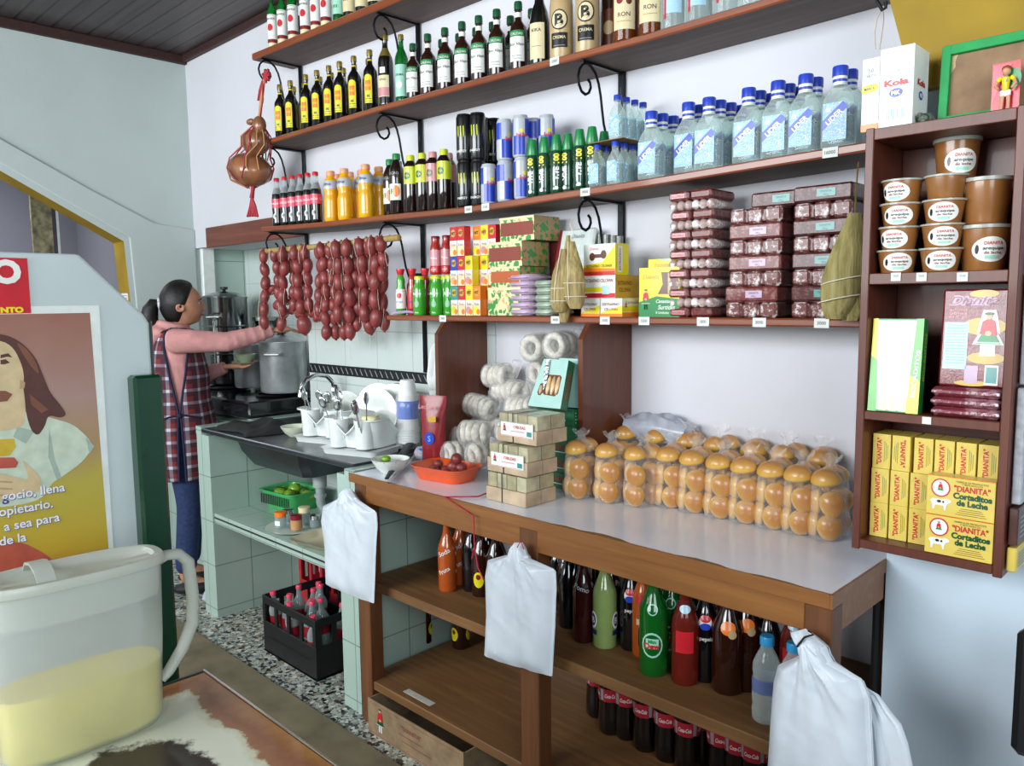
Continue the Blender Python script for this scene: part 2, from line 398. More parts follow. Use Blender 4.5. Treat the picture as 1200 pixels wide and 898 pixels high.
# ------------------------------------------------------------ wall shelves
SH={'A':([(1.18,2.605),(2.2,2.58),(4.0,2.57)],.03,1.185,4.05),
    'B':([(1.2,2.206),(2.17,2.205),(2.85,2.195),(3.34,2.183),(3.69,2.184),(4.05,2.19)],.021,1.20,4.05),
    'C':([(1.2,1.818),(1.72,1.802),(2.1,1.796),(2.6,1.785),(2.84,1.787),(3.157,1.792),(3.37,1.795),(3.72,1.804),(4.05,1.812)],.022,1.20,4.05),
    'D':([(2.1,1.411),(4.05,1.411)],.02,2.155,4.05)}
YF=-.2125
def zs(k,x): return interp(SH[k][0],x)
for k,nm in (('A','topmost long varnished wooden wall shelf below the ceiling'),('B','second highest long wooden wall shelf, carrying liquor bottles'),
             ('C','middle long wooden wall shelf carrying sodas, cans and clear bottles'),('D','lowest wooden wall shelf, carrying juices and stacked sweets')):
    pts,th,xa,xb=SH[k]; b=MB(); xs=[xa]+[p[0] for p in pts if xa<p[0]<xb]+[xb]; rs=[]
    for x in xs:
        z=interp(pts,x); e=.004
        rs.append([(x,YF+e,z),(x,YF,z-e),(x,YF,z-th+e),(x,YF+e,z-th),(x,-.002,z-th),(x,-.002,z)])
    b.rings(rs,'wood_shelf'); o=b.build('wall_shelf',smooth=0)
    # greyer, rougher underside
    me=o.data; me.materials.append(MATS['wood_under'])
    for p in me.polygons:
        if p.normal.z<-.9: p.material_index=1
    tag(o,nm,'shelf','wall shelves')
    M('tag_paper','#d9dcd6',.6); M('tag_ink','#4d5058',.6)
    S=Plane((0,YF-.001,0),(1,0,0),(0,0,1))
    tags={'B':[(650,69,'12000')],'C':[(549,243,'3500'),(569,240,'2500'),(973,179,'16000'),(686,222,'9000')],'D':[(519,371,'2000'),(651,375,'4000'),(709,376,'3500'),(755,377,'5500'),(824,378,'1800'),(890,378,'3000'),(963,377,'3000')]}.get(k,[])
    for px,py,t in tags:
        p=U(px,py,Y=YF); zt=zs(k,p.x)-th/2; b=MB(); b.box((p.x-.018,YF-.0015,zt-.012),(p.x+.018,YF-.0002,zt+.011),'tag_paper'); b.text(Plane((p.x,YF-.0015,zt),(1,0,0),(0,0,1)),t,0,0,.008,'tag_ink',off=.0003); b.build('price_tag',o,0)
# posts and scroll brackets
PX=[1.258,2.137,3.128]
for i,x in enumerate(PX):
    b=MB(); b.box((x-.012,-.014,1.17 if i==1 else (1.44 if i==2 else 1.58)),(x+.012,-.0065 if i<2 else -.001,2.80),'iron',.002)
    for z in [1.5+.12*j for j in range(11)]: b.box((x-.003,-.0146,z),(x+.003,-.0139,z+.02),'dark_line')
    tag(b.build('shelf_post'),('black slotted shelf post nearest the kitchen alcove','black slotted shelf post between the sausages and juice shelf','black slotted shelf post behind the hanging corn husks')[i],'shelf post','slotted shelf posts')
def scroll(x,zt,kind=0,label=''):
    b=MB(); b.box((x-.006,-.205,zt-.008),(x+.006,-.0145,zt-.001),'iron'); pts=[]
    # curl at the front end, a bow over, and a long sweep down to the post
    yz=[(-.176,-.052),(-.166,-.060),(-.163,-.074),(-.172,-.090),(-.188,-.098),(-.206,-.092),(-.218,-.074),(-.222,-.052),(-.215,-.030),(-.200,-.014),(-.182,-.009),(-.160,-.013),(-.140,-.028),(-.125,-.055),(-.115,-.090),(-.108,-.13),(-.100,-.17),(-.085,-.21),(-.062,-.245),(-.038,-.265),(-.018,-.28)]
    for i in range(len(yz)-1):
        for q in (0,.5): pts.append((x,yz[i][0]*(1-q)+yz[i+1][0]*q,zt+yz[i][1]*(1-q)+yz[i+1][1]*q))
    pts.append((x,yz[-1][0],zt+yz[-1][1]))
    b.tube(pts,.0042,'iron',6); tag(b.build('scroll_bracket'),label,'bracket','wrought iron scroll brackets')
SN={'A':'topmost','B':'second','C':'middle'}
PN=['left shelf post','middle shelf post','right shelf post']
for k in 'ABC':
    for i,x in enumerate(PX):
        if k=='A' and i==2: continue
        scroll(x,zs(k,x)-SH[k][1]-.001,0,'black scroll bracket under the %s shelf at the %s'%(SN[k],PN[i]))
# ------------------------------------------------------------ upright boards between counter and lowest shelf
for i,x in enumerate((2.485,3.148)):
    b=MB(); b.prism([(-.003 if i else -.0075,.886),(-.003 if i else -.0075,1.389),(-.215,1.389),(-.25,1.345),(-.25,.886)],x,x+.018,'wood_board',axis='x')
    tag(b.build('divider_board',smooth=0),('dark wooden upright board behind the red packet, nearest the sink','dark wooden upright board beside the green boxes and bread')[i],'board')
# ------------------------------------------------------------ shop counter
M('laminate','#dfe3ee',.22,var=.03,coat=.4,scale=3); M('glue','#7b6436',.8)
t=empty('shop_counter',(2.4,-.57,0),0,'long white-topped wooden counter with two lower plank shelves','counter')
I=Matrix.Translation((-2.4,.57,0))
def part(b,name,par,sm=0): 
    o=b.build(name,par,sm); return o
def local(t):
    b=MB(); b.T=Matrix.Translation(-Vector(t.location)); return b
b=local(t); b.box((2.405,-.568,.86),(4.052,-.003,.88),'laminate'); part(b,'countertop',t)
b=local(t); b.box((2.399,-.574,.852),(4.052,-.5685,.882),'wood_counter'); b.box((4.0525,-.574,.852),(4.058,-.28,.881),'wood_counter')
b.poly(Plane((0,0,.8803),(1,0,0),(0,1,0)),[(3.30,-.568),(3.36,-.556),(3.41,-.56),(3.47,-.548),(3.53,-.552),(3.58,-.568)],'glue',off=.0001)
b.poly(Plane((0,0,.8803),(1,0,0),(0,1,0)),[(3.68,-.568),(3.74,-.553),(3.80,-.556),(3.84,-.568)],'glue',off=.0001)
b.poly(Plane((0,0,.8803),(1,0,0),(0,1,0)),[(3.86,-.568),(3.9,-.558),(3.96,-.558),(4.02,-.568)],'glue',off=.0001)
part(b,'edge_trim',t)
b=local(t); b.box((2.43,-.566,.79),(4.0,-.545,.852),'wood_counter',.002); part(b,'apron',t)
b=local(t); b.box((4.035,-.55,.79),(4.055,-.283,.852),'wood_counter',.002); part(b,'side_rail',t)
for x0,x1,y0 in ((2.426,2.489,-.568),(3.20,3.268,-.568),(4.0,4.056,-.57)):
    b=local(t); b.box((x0,y0,0),(x1,y0+.055,.851),'wood_leg',.003); part(b,'leg',t)
for x0,x1 in ((2.45,2.50),(3.96,4.0)):
    b=local(t); b.box((x0,-.05,0),(x1,-.01,.859),'wood_leg',.003); part(b,'leg',t)
b=local(t); b.box((2.43,-.542,.475),(4.03,-.02,.508),'wood_low',.003); part(b,'middle_shelf',t)
b=local(t); b.box((2.43,-.56,.128),(4.03,-.02,.159),'wood_low',.003); part(b,'lower_shelf',t)
M('tape','#b9b7ab',.5); b=local(t); b.box((2.62,-.535,.1592),(2.76,-.51,.1605),'tape',.0003); part(b,'tape_strip',t)
b=MB(); b.tube([(4.036,-.263,.0),(4.036,-.263,.78)],.010,'black_paint',8); tag(b.build('black_strip'),'thin black upright strip beside the right end of the counter','pipe')  # narrow black upright in the gap between counter end and wall
# ------------------------------------------------------------ tiled kitchen bench
t=empty('kitchen_bench',(1.1,-.51,0),0,'pale green tiled sink bench with stainless steel top and tiled shelf','bench')
steel=M('steel','#555a5f',.28,metal=.9,var=.08,scale=8); M('steel_bright','#c9ced0',.18,metal=1,var=.03); M('alu','#c6cbcd',.36,metal=.75,var=.1,scale=12)
b=local(t); b.box((1.06,-.51,0),(1.185,.30,.862),'tile_green'); part(b,'side_wall',t)
b=local(t); b.box((2.29,-.55,0),(2.398,-.008,.862),'tile_green'); part(b,'side_wall',t)
b=local(t); b.box((1.06,-.512,.862),(1.12,.305,.898),'tile_green'); part(b,'edge_tiles',t); b=local(t); b.box((2.34,-.552,.862),(2.398,-.01,.884),'tile_green'); part(b,'edge_tiles',t)
b=local(t); b.box((1.12,-.515,.872),(2.34,-.008,.893),'steel',.004); b.box((1.12,-.008,.872),(1.222,.3,.893),'steel'); part(b,'steel_top',t)
b=local(t); 
rr=[]
for z,e in ((.872,0),(.80,.02),(.735,.06),(.725,.10)):
    x0,x1,y0,y1=1.27+e,1.86-e,-.44+e,-.10-e; rr.append([(x0+.03,y0,z),(x1-.03,y0,z),(x1,y0+.03,z),(x1,y1-.03,z),(x1-.03,y1,z),(x0+.03,y1,z),(x0,y1-.03,z),(x0,y0+.03,z)])
b.rings(rr[::-1],'steel'); part(b,'sink_basin',t,30)
b=local(t); b.box((1.186,-.50,.455),(2.289,-.02,.5),'tile_green'); b.box((1.186,-.504,.478),(2.289,-.50,.484),'dark_line'); part(b,'tiled_shelf',t)
M('pvc','#8f9896',.45,var=.08)
b=local(t); b.tube([(1.72,-.27,.725),(1.72,-.27,.67)],.03,'pvc',12); b.tube([(1.72,-.27,.68),(1.72,-.27,.60),(1.73,-.26,.56),(1.76,-.25,.535),(1.80,-.23,.54),(1.82,-.22,.60),(1.83,-.21,.66),(1.87,-.18,.70),(1.98,-.1,.72),(2.1,-.03,.72)],.019,'pvc',12)
b.tube([(1.775,-.245,.501),(1.775,-.245,.555)],.032,'pvc',12); b.tube([(1.72,-.27,.625),(1.72,-.27,.64)],.025,'pvc',12); b.tube([(1.822,-.217,.63),(1.825,-.215,.65)],.025,'pvc',12); part(b,'drain_pipe',t,40)
# low tiled ledge with stove
b=MB(); b.box((.02,-.25,0),(1.05,.30,.865),'tile_green'); tag(b.build('stove_ledge',smooth=0),'low tiled ledge under the stove in the kitchen alcove','ledge')
# ------------------------------------------------------------ hanging cabinet at right
t=empty('wall_cabinet',(4.042,-.446,.944),0,'small reddish wooden wall cabinet with three open compartments','cabinet')
x0,x1,y0,y1,z0,z1=4.042,4.314,-.446,-.278,.944,1.79; th=.016
for nm,lo,hi in (('side_panel',(x0,y0,z0),(x0+th,y1,z1)),('side_panel',(x1-th,y0,z0),(x1,y1,z1)),('top_panel',(x0+th,y0,z1-.024),(x1-th,y1,z1-.002)),('bottom_panel',(x0+th,y0,z0+.004),(x1-th,y1,z0+.022)),
    ('shelf',(x0+th,y0+.001,1.486),(x1-th,y1-.006,1.508)),('shelf',(x0+th,y0+.001,1.215),(x1-th,y1-.006,1.233)),('back_panel',(x0+th,y1-.005,z0+.022),(x1-th,y1,z1-.024))):
    b=local(t); b.box(lo,hi,'wood_cab',.0015); o=part(b,nm,t)
    if lo[2]==1.486:
        for px in (1050,1080,1128):
            p=U(px,324,Y=y0); b=local(t); b.box((p.x-.009,y0-.0012,p.z-.009),(p.x+.009,y0-.0002,p.z+.007),'tag_paper')
            b.text(Plane((p.x-t.location.x,y0-t.location.y-.0012,p.z-t.location.z),(1,0,0),(0,0,1)) if 0 else Plane((p.x,y0-.0012,p.z),(1,0,0),(0,0,1)),'3500',0,.001,.004,'tag_ink',off=.0002); b.build('price_tag',o,0)
    if lo[2]==1.215:
        p=U(1086,493,Y=y0); b=local(t); b.box((p.x-.008,y0-.0012,p.z-.007),(p.x+.008,y0-.0002,p.z+.007),'tag_paper'); b.build('price_tag',o,0)
# ------------------------------------------------------------ bottle kit
M('glass_black','#0d0c0d',.08,coat=.8,var=0); M('glass_green','#1b8a35',.05,trans=.75,var=0,ior=1.4); film('glass_clear','#eef7f5',.15,.04,7,.15)
M('glass_amber','#8a4312',.06,trans=.6,var=0,ior=1.38); M('glass_brown','#2a1108',.07,coat=.7,var=0)
M('cola','#0c0807',.07,coat=.8,var=0); M('cola_red','#3a0f12',.08,coat=.7,trans=.25,var=0); M('orange_juice','#e6a510',.25,coat=.5,var=.03); M('orange_soda','#b5541f',.12,coat=.6,var=.03)
M('lemon_drink','#8fa863',.1,coat=.7,var=.03,trans=.15); M('tea_dark','#1c0d08',.08,coat=.8,var=0); M('tea_brown','#3b1408',.08,coat=.8,trans=.2,var=0); M('juice_green','#3fa02c',.12,coat=.7,var=.05)
M('juice_red','#a32a24',.12,coat=.7,var=.05); M('pepsi_black','#0b0b10',.08,coat=.8,var=0); M('red_drink','#8a2a20',.1,trans=.5,var=0,ior=1.33); M('green_pet','#0f6b22',.08,trans=.35,coat=.6,var=0,ior=1.3)
for n,c in dict(white='#e8e8e2',cream='#dccfa6',tan='#b99f74',red='#c41f2c',pink='#e04560',darkred='#7d1420',orange='#ea7a1e',yellow='#e6d617',lime='#c3cf2a',green='#12803f',dgreen='#0d4f2c',lgreen='#7fb98a',mint='#9fd3bd',blue='#2340b4',navy='#1a2452',sky='#7fb6d8',lblue='#a9cfe4',teal='#3c8c86',silver='#b3b8bf',grey='#8b8f93',black='#131313',brown='#5b2c18',gold='#b9923e',peach='#e5a07a',rose='#cc8a8f',lilac='#b79ab4',skin_print='#d8a07c',ochre='#c9a13c').items():
    M('p_'+n,'%s'%c,.35,var=.03,coat=.25)
M('cap_gold','#a8924c',.3,metal=.7); M('foil','#c9ccd0',.25,metal=.9,bump=.6,bscale=120)
def prof_bottle(h,r,neck=.33,rn=.35,sh=.62):
    return [(r*.86,0),(r*.98,h*.012),(r,h*.04),(r,h*sh),(r*.95,h*(sh+.05)),(r*.72,h*(sh+.12)),(r*(rn+.08),h*(sh+.18)),(r*rn,h*(sh+.24)),(r*rn,h*.93),(r*(rn+.05),h*.94),(r*(rn+.05),h*.965)]
def rfun(prof):
    def f(z):
        for (a,b),(c,d) in zip(prof,prof[1:]):
            if b<=z<=d: return a+(c-a)*((z-b)/(d-b) if d>b else 0)
        return prof[-1][0]
    return f
def bottle(name,h,r,body,cap,labels=(),prof=None,caph=.07,capr=None,sy=1,seg=18,art=None,neckband=None,capshape=None):
    "labels: (z0,z1,material) as fractions of h; art(mb, surface) draws on the wrap"
    t=empty(name); pf=prof or prof_bottle(h,r); rf=rfun(pf)
    b=MB(); b.lathe(pf,body,seg,sy); b.build('body',t,50)
    zt=pf[-1][1]; rc=capr or pf[-1][0]*1.12
    if cap:
        b=MB(); 
        if capshape: b.lathe([(a,zt+z) for a,z in capshape],cap,16,sy if sy!=1 else 1)
        else: b.lathe([(rc,zt-h*.028),(rc,zt+h*caph*.75-h*.028),(rc*.9,zt+h*caph-h*.028),(0,zt+h*caph-h*.028)],cap,16)
        b.build('cap',t,50)
    if labels or art:
        b=MB(); S=Cyl(rf,0,0,sy=sy)
        for z0,z1,m in labels:
            n=20; ps=[]; k=2 if z1-z0<.12 else 5
            zz=[h*(z0+(z1-z0)*i/k) for i in range(k+1)]
            b.lathe([(rf(z)+.0006,z) for z in zz],m,seg,sy,close=False)
        if art: art(b,Cyl(rf,0,0,sy=sy),h)
        b.build('label',t,50)
    return t
def X_at(px,py,Y): return U(px,py,Y=Y).x
def row(kind,make,shelf,Y,pxs,name,cat,group,lab,py=150,rz=.35,jit=.0,start=0,scale=None):
    for i,px in enumerate(pxs):
        x=X_at(px,py,Y); put(kind,make,x,Y,zs(shelf,x)+.0005,rz+random.uniform(-.25,.25),lab(i+start),cat,group,scale)
# --- shelf A: green bottles with pomegranate labels
def art_pome(b,S,h):
    for k in (0,2.6):
        S.a=k; b.disc(S,0,h*.38,.0125,.0155,'p_red',off=.0011); b.text(S,'GRANDE',0,h*.54,.008,'p_black',off=.0011); b.rect(S,0,h*.60,.035,.0015,'p_black',off=.001)
def mk_pome(): return bottle('liqueur_bottle',.235,.0225,'glass_green','p_white',[(.02,.10,'p_cream'),(.10,.165,'p_darkred'),(.165,.62,'p_white')],art=art_pome)
xs=(320,331.5,344,358.5,371,383)
for i,px in enumerate(xs):
    x=X_at(px,45,-.175); put('pome',mk_pome,x,-.175,zs('A',x),.5,'green bottle with red fruit label, %s from the left on the topmost shelf'%ORD[i],'bottle','fruit liqueur bottles on the topmost shelf')
def mk_gbot(): return bottle('liqueur_bottle',.235,.0235,'glass_green','p_green',[(.12,.60,'p_mint')],art=lambda b,S,h:(b.text(S,'7z',0,h*.5,.01,'p_dgreen'),b.rect(S,0,h*.25,.03,.012,'p_green')))
def mk_dbot(): return bottle('wine_bottle',.255,.026,'glass_black','p_darkred',[(.1,.45,'p_cream')],art=lambda b,S,h:b.rect(S,0,h*.3,.03,.02,'p_darkred'))
x=X_at(397,20,-.175); put('gbot',mk_gbot,x,-.175,zs('A',x),.3,'green bottle with pale mint label on the topmost shelf','bottle')
for i,px in enumerate((409.5,424,439)):
    x=X_at(px,10,-.165); put('dbot',mk_dbot,x,-.165,zs('A',x),.3,'dark wine bottle, %s from the left on the topmost shelf'%ORD[i],'bottle','dark wine bottles on the topmost shelf')
# --- shelf B
def art_yel(b,S,h):
    S.a=0; b.rect(S,0,h*.34,.031,h*.44,'p_yellow',off=.0011); b.disc(S,0,h*.55,.0155,.013,'p_yellow',off=.0010); b.rect(S,0,h*.42,.021,h*.17,'p_orange',off=.0015)
    b.text(S,'ANIS',0,h*.42,.009,'p_yellow',off=.0019); b.text(S,'M',0,h*.24,.010,'p_dgreen',off=.0016,bold=.05); b.rect(S,0,h*.19,.026,.0022,'p_dgreen',off=.0016); b.rect(S,0,h*.15,.028,.0016,'p_dgreen',off=.0016)
    b.lathe([(.0093,h*.80),(.0093,h*.88)],'p_yellow',16,close=False)
def mk_yel(): return bottle('liquor_bottle',.222,.0268,'glass_black','cap_gold',art=art_yel,caph=.10,prof=[(.0235,0),(.0268,.004),(.0268,.142),(.0255,.152),(.0185,.166),(.0115,.176),(.0092,.190),(.0092,.212),(.0105,.214),(.0105,.216)])
fr=(329.6,342,360,373,387,399.5,416,434.6)
for i,px in enumerate(fr):
    x=X_at(px,150-i*5,-.178); put('yel',mk_yel,x,-.178,zs('B',x),.55,'yellow-labelled dark liquor bottle, %s from the left in front on second shelf'%ORD[i],'bottle','yellow-labelled liquor bottles on the second shelf')
for i,px in enumerate(fr):
    x=X_at(px,150-i*5,-.178)+.012; put('yel',mk_yel,x,-.115,zs('B',x),.55,'yellow-labelled dark bottle directly behind the %s one on second shelf'%ORD[i],'bottle','yellow-labelled liquor bottles on the second shelf')
def mk_wine(): return bottle('wine_bottle',.265,.029,'glass_black','cap_gold',[(.70,.82,'cap_gold')],art=lambda b,S,h:(b.rect(S,0,h*.28,.05,h*.30,'p_cream',off=.001),b.rect(S,0,h*.2,.05,h*.12,'p_rose',off=.0014),b.rect(S,0,h*.5,.022,.022,'p_white',off=.001),b.text(S,'VINO',0,h*.37,.008,'p_black',off=.0014)))
x=X_at(453,122,-.172); put('wine',mk_wine,x,-.172,zs('B',x),.45,'tall dark wine bottle with pink and cream label on second shelf','bottle')
def mk_grn(): return bottle('liquor_bottle',.245,.025,'glass_green','cap_gold',[(.08,.55,'p_mint')],art=lambda b,S,h:(b.text(S,'CREMA',0,h*.4,.008,'p_dgreen',off=.001),b.disc(S,0,h*.25,.012,.014,'p_white',off=.001)))
x=X_at(471.5,116,-.172); put('grn',mk_grn,x,-.172,zs('B',x),.45,'green glass liquor bottle with gold top beside the dark wine bottle','bottle')
def art_rum(b,S,h):
    S.a=0; b.rect(S,0,h*.30,.052,h*.36,'p_white',off=.001); b.rect(S,0,h*.52,.052,h*.10,'p_green',off=.001); b.text(S,'Ron Viejo',0,h*.37,.009,'p_black',off=.0014,shear=.3); b.text(S,'CALDAS',0,h*.52,.008,'p_white',off=.0014)
    b.rect(S,.0,h*.2,.03,.002,'p_grey',off=.0014); b.rect(S,0,h*.16,.034,.0016,'p_grey',off=.0014)
    b.lathe([(.0118,h*.78),(.0118,h*.85)],'p_white',16,close=False)
def pr_rum(h,r): return [(r*.9,0),(r,.006),(r,h*.56),(r*.93,h*.64),(r*.6,h*.70),(r*.40,h*.74),(r*.38,h*.85),(r*.38,h*.92)]
def mk_rum(): return bottle('rum_bottle',.212,.0285,'glass_brown','p_dgreen',prof=pr_rum(.212,.0285),art=art_rum,caph=.12,capr=.0135)
fr=(485,502.5,522.5,542.5,562,583,608)
for i,px in enumerate(fr):
    x=X_at(px,112-i*5,-.172); put('rum',mk_rum,x,-.172,zs('B',x),.5,'brown rum bottle with green cap, %s from the left on second shelf'%ORD[i],'bottle','green-capped rum bottles on the second shelf',.93 if i==0 else None)
for i,px in enumerate(fr[1:]):
    x=X_at(px,112-i*5,-.172)-.012; put('rum',mk_rum,x,-.095,zs('B',x),.5,'rum bottle with green cap directly behind the %s one on second shelf'%ORD[i+1],'bottle','green-capped rum bottles on the second shelf')
def mk_drk(): return bottle('liqueur_bottle',.27,.032,'glass_black','p_black',art=lambda b,S,h:(b.rect(S,0,h*.26,.052,h*.40,'p_cream',off=.001),b.text(S,'KIKA',0,h*.38,.01,'p_black',off=.0014),b.rect(S,0,h*.2,.03,.002,'p_grey',off=.0014)),prof=[(.029,0),(.032,.006),(.032,.13),(.026,.165),(.016,.19),(.012,.22),(.011,.25)])
x=X_at(632.5,70,-.168); put('drk',mk_drk,x,-.168,zs('B',x),.4,'black bottle with plain cream label before the two cream bottles','bottle')
def art_cream(b,S,h):
    S.a=0; b.disc(S,0,h*.42,.027,.03,'p_black',off=.001); b.disc(S,0,h*.42,.023,.026,'p_cream',off=.0014); b.text(S,'B',0,h*.42,.034,'p_black',off=.0019,bold=.04); b.rect(S,0,h*.2,.052,h*.16,'p_black',off=.0012); b.text(S,'Baileys'.upper() if 0 else 'CREMA',0,h*.23,.009,'p_cream',off=.0018); b.rect(S,0,h*.14,.036,.002,'p_grey',off=.0018)
    b.rect(S,0,h*.75,.04,h*.03,'p_tan',off=.001)
def mk_cream(): return bottle('cream_liqueur_bottle',.27,.036,'p_tan','p_brown',art=art_cream,prof=[(.033,0),(.036,.006),(.036,.16),(.033,.19),(.022,.215),(.014,.235),(.013,.255)])
for i,px in enumerate((658,688.5)):
    x=X_at(px,60,-.165); put('cream',mk_cream,x,-.165,zs('B',x),.5,('round-shouldered tan cream liqueur bottle, left of the pair on second shelf','round-shouldered tan cream liqueur bottle, right of the pair on second shelf')[i],'bottle','tan cream liqueur bottles')
def mk_brn(): return bottle('whisky_bottle',.27,.034,'glass_brown','p_black',[(.1,.5,'p_brown')],art=lambda b,S,h:b.disc(S,0,h*.3,.018,.02,'p_tan',off=.001))
x=X_at(714,50,-.10); put('brn',mk_brn,x+.0,-.085,zs('B',x),.3,'brown bottle half hidden behind the cream and amber bottles','bottle')
def art_amb(b,S,h): S.a=0; b.rect(S,0,h*.33,.066,h*.42,'p_cream',off=.001); b.disc(S,-.012,h*.42,.010,.012,'p_darkred',off=.0014); b.disc(S,.014,h*.40,.008,.010,'p_brown',off=.0014); b.text(S,'RON',0,h*.27,.012,'p_brown',off=.0014); b.rect(S,0,h*.2,.04,.002,'p_gold',off=.0014)
def mk_amb(): return bottle('rum_bottle',.27,.037,'glass_amber','p_darkred',art=art_amb,prof=[(.034,0),(.037,.006),(.037,.17),(.028,.2),(.014,.22),(.013,.25)])
for i,px in enumerate((733,763)):
    x=X_at(px,45,-.168); put('amb',mk_amb,x,-.168,zs('B',x),.5,('amber rum bottle with large cream label on second shelf, left one','amber rum bottle with large cream label on second shelf, right one')[i],'bottle','amber rum bottles')
def mk_clr(): return bottle('clear_liquor_bottle',.26,.034,'glass_clear','p_blue',art=lambda b,S,h:(b.rect(S,0,h*.3,.05,h*.3,'p_lblue',off=.001),b.text(S,'BLANCO',0,h*.34,.009,'p_navy',off=.0014,rot=.5),b.rect(S,-.02,h*.25,.006,h*.3,'p_red',off=.0015)),prof=[(.031,0),(.034,.006),(.034,.16),(.026,.19),(.013,.21),(.012,.24)])
for i,px in enumerate((789,817,850,880)):
    x=X_at(px,20,-.168); put('clr',mk_clr,x,-.168,zs('B',x),.5,'clear liquor bottle, %s of four at right end of second shelf'%ORD[i],'bottle','clear liquor bottles on the second shelf')
# --- shelf C
def art_coke(b,S,h):
    for a in (0,2.1,4.2):
        S.a=a; b.text(S,'Coca-Cola',0,h*.47,.011,'p_white',off=.0012,shear=.35,w=.042); b.disc(S,0,h*.2,.007,.012,'p_white',off=.0012,n=10); b.disc(S,.004,h*.205,.004,.008,'p_black',off=.0016,n=8)
def pr_coke(h,r): return [(r*.8,0),(r*.97,h*.02),(r,h*.08),(r*.92,h*.27),(r*.98,h*.36),(r,h*.56),(r*.9,h*.66),(r*.55,h*.78),(r*.42,h*.84),(r*.42,h*.94)]
film('pet_clear','#dfe6e8',.3,.06,8,.1)
def mk_coke(h=.218,r=.0248):
    t=bottle('cola_bottle',h,r,'cola','p_red',[(.37,.56,'p_pink')],prof=pr_coke(h,r)[:8]+[(r*.52,h*.79)],art=art_coke,capr=.001,capshape=[(0,0)])
    for c in list(t.children):
        if c.name.startswith('cap'): bpy.data.objects.remove(c)
    b=MB(); b.lathe([(r*.905,h*.664),(r*.56,h*.785),(r*.43,h*.84),(r*.43,h*.94)],'pet_clear',16,close=False); b.build('neck',t,50)
    b=MB(); b.lathe([(r*.52,h*.925),(r*.52,h*.985),(r*.45,h),(0,h)],'p_red',14); b.build('cap',t,50); return t
for i,px in enumerate((326,335.5,344.5,353.5,362.5,371.5)):
    x=X_at(px,262,-.18); put('coke',mk_coke,x,-.18,zs('C',x)+.0005,.4,'small cola bottle, %s from the left in the middle shelf six-pack'%ORD[i],'bottle','small cola bottles on the middle shelf')
def pr_ori(h,r): return [(r*.85,0),(r*.97,h*.03),(r,h*.1)]+[(r*(1-.035*(i%2)),h*(.13+.035*i)) for i in range(9)]+[(r*.86,h*.50),(r*.84,h*.56),(r*.97,h*.63),(r*.97,h*.70),(r*.85,h*.80),(r*.52,h*.88),(r*.5,h*.93)]
def art_ori(b,S,h): 
    for a in (0,PI): S.a=a; b.text(S,'Citrus',0,h*.73,.012,'p_navy',off=.0012,shear=.2)
def mk_ori(): return bottle('juice_bottle',.213,.032,'orange_juice','p_peach',[(.64,.80,'p_silver')],prof=pr_ori(.213,.032),art=art_ori,capr=.0185,caph=.09)
M('p_peach','#e07a48') if 0 else None
for i,(px,Y) in enumerate(((389,-.172),(405,-.172),(430,-.172))):
    x=X_at(px,255,Y); put('ori',mk_ori,x,Y,zs('C',x)+.0005,.3,'orange juice bottle in front on middle shelf, %s from the left'%ORD[i],'bottle','orange juice bottles on the middle shelf')
for i,(px,Y) in enumerate(((396,-.10),(411,-.10),(425,-.10),(445,-.10))):
    x=X_at(px,245,Y); put('ori',mk_ori,x,Y,zs('C',x)+.0005,.3,'orange juice bottle in the back row on middle shelf, %s from left'%ORD[i],'bottle','orange juice bottles on the middle shelf')
def art_tea(b,S,h): 
    S.a=0; b.rect(S,0,h*.37,.06,h*.27,'p_white',off=.0010); b.disc(S,.012,h*.38,.014,.022,'p_orange',off=.0014); b.text(S,'TE',-.012,h*.38,.02,'p_green',off=.0014,bold=.04); b.rect(S,-.026,h*.37,.008,h*.27,'p_green',off=.0015); b.text(S,'NEGRO',0,h*.68,.01,'p_grey',off=.001)
def pr_tea(h,r): return [(r*.85,0),(r,h*.03),(r,h*.70),(r*.93,h*.76),(r*.6,h*.86),(r*.46,h*.9),(r*.46,h*.94)]
def mk_tea(): return bottle('iced_tea_bottle',.226,.028,'tea_dark','p_green',prof=pr_tea(.226,.028),art=art_tea,capr=.0155,caph=.1)
for i,(px,py,Y) in enumerate(((466,250,-.176),(458,246,-.112),(468,244,-.06))):
    x=X_at(px,py,Y); put('tea',mk_tea,x,Y,zs('C',x)+.0005,.35,('green-capped dark iced tea bottle at the front beside the orange juice','green-capped dark iced tea bottle behind the front one','green-capped dark iced tea bottle farthest back beside orange juice')[i],'bottle','green-capped iced tea bottles')
def mk_lem(c='p_lime',n='iced_tea_bottle'):
    def art(b,S,h):
        for a in (0,PI): S.a=a; b.disc(S,0,h*.64,.012,.014,'p_dgreen',off=.0012); b.text(S,'TEA',0,h*.64,.008,c,off=.0016)
    return bottle(n,.212,.0265,'tea_dark',c,[(.50,.80,c)],prof=[(.023,0),(.0265,.006),(.0265,.17),(.022,.182),(.014,.192),(.0135,.198)],art=art,capr=.0155,caph=.1)
for i,(px,kd,lb) in enumerate(((482.5,0,'lime-labelled iced tea bottle, left of the two plain-capped ones'),(496,0,'lime-labelled iced tea bottle just left of the pink one'),(508.5,1,'pink-labelled iced tea bottle among the lime-labelled ones'),(521.5,0,'lime-labelled iced tea bottle right of the pink-labelled one'))):
    Y=-.176 if i!=2 else -.168; x=X_at(px,248,Y); put(('lemt','pinkt')[kd],(lambda: mk_lem('p_lime')) if kd==0 else (lambda: mk_lem('p_rose')),x,Y,zs('C',x)+.0005,.3,lb,'bottle','iced tea bottles on the middle shelf')
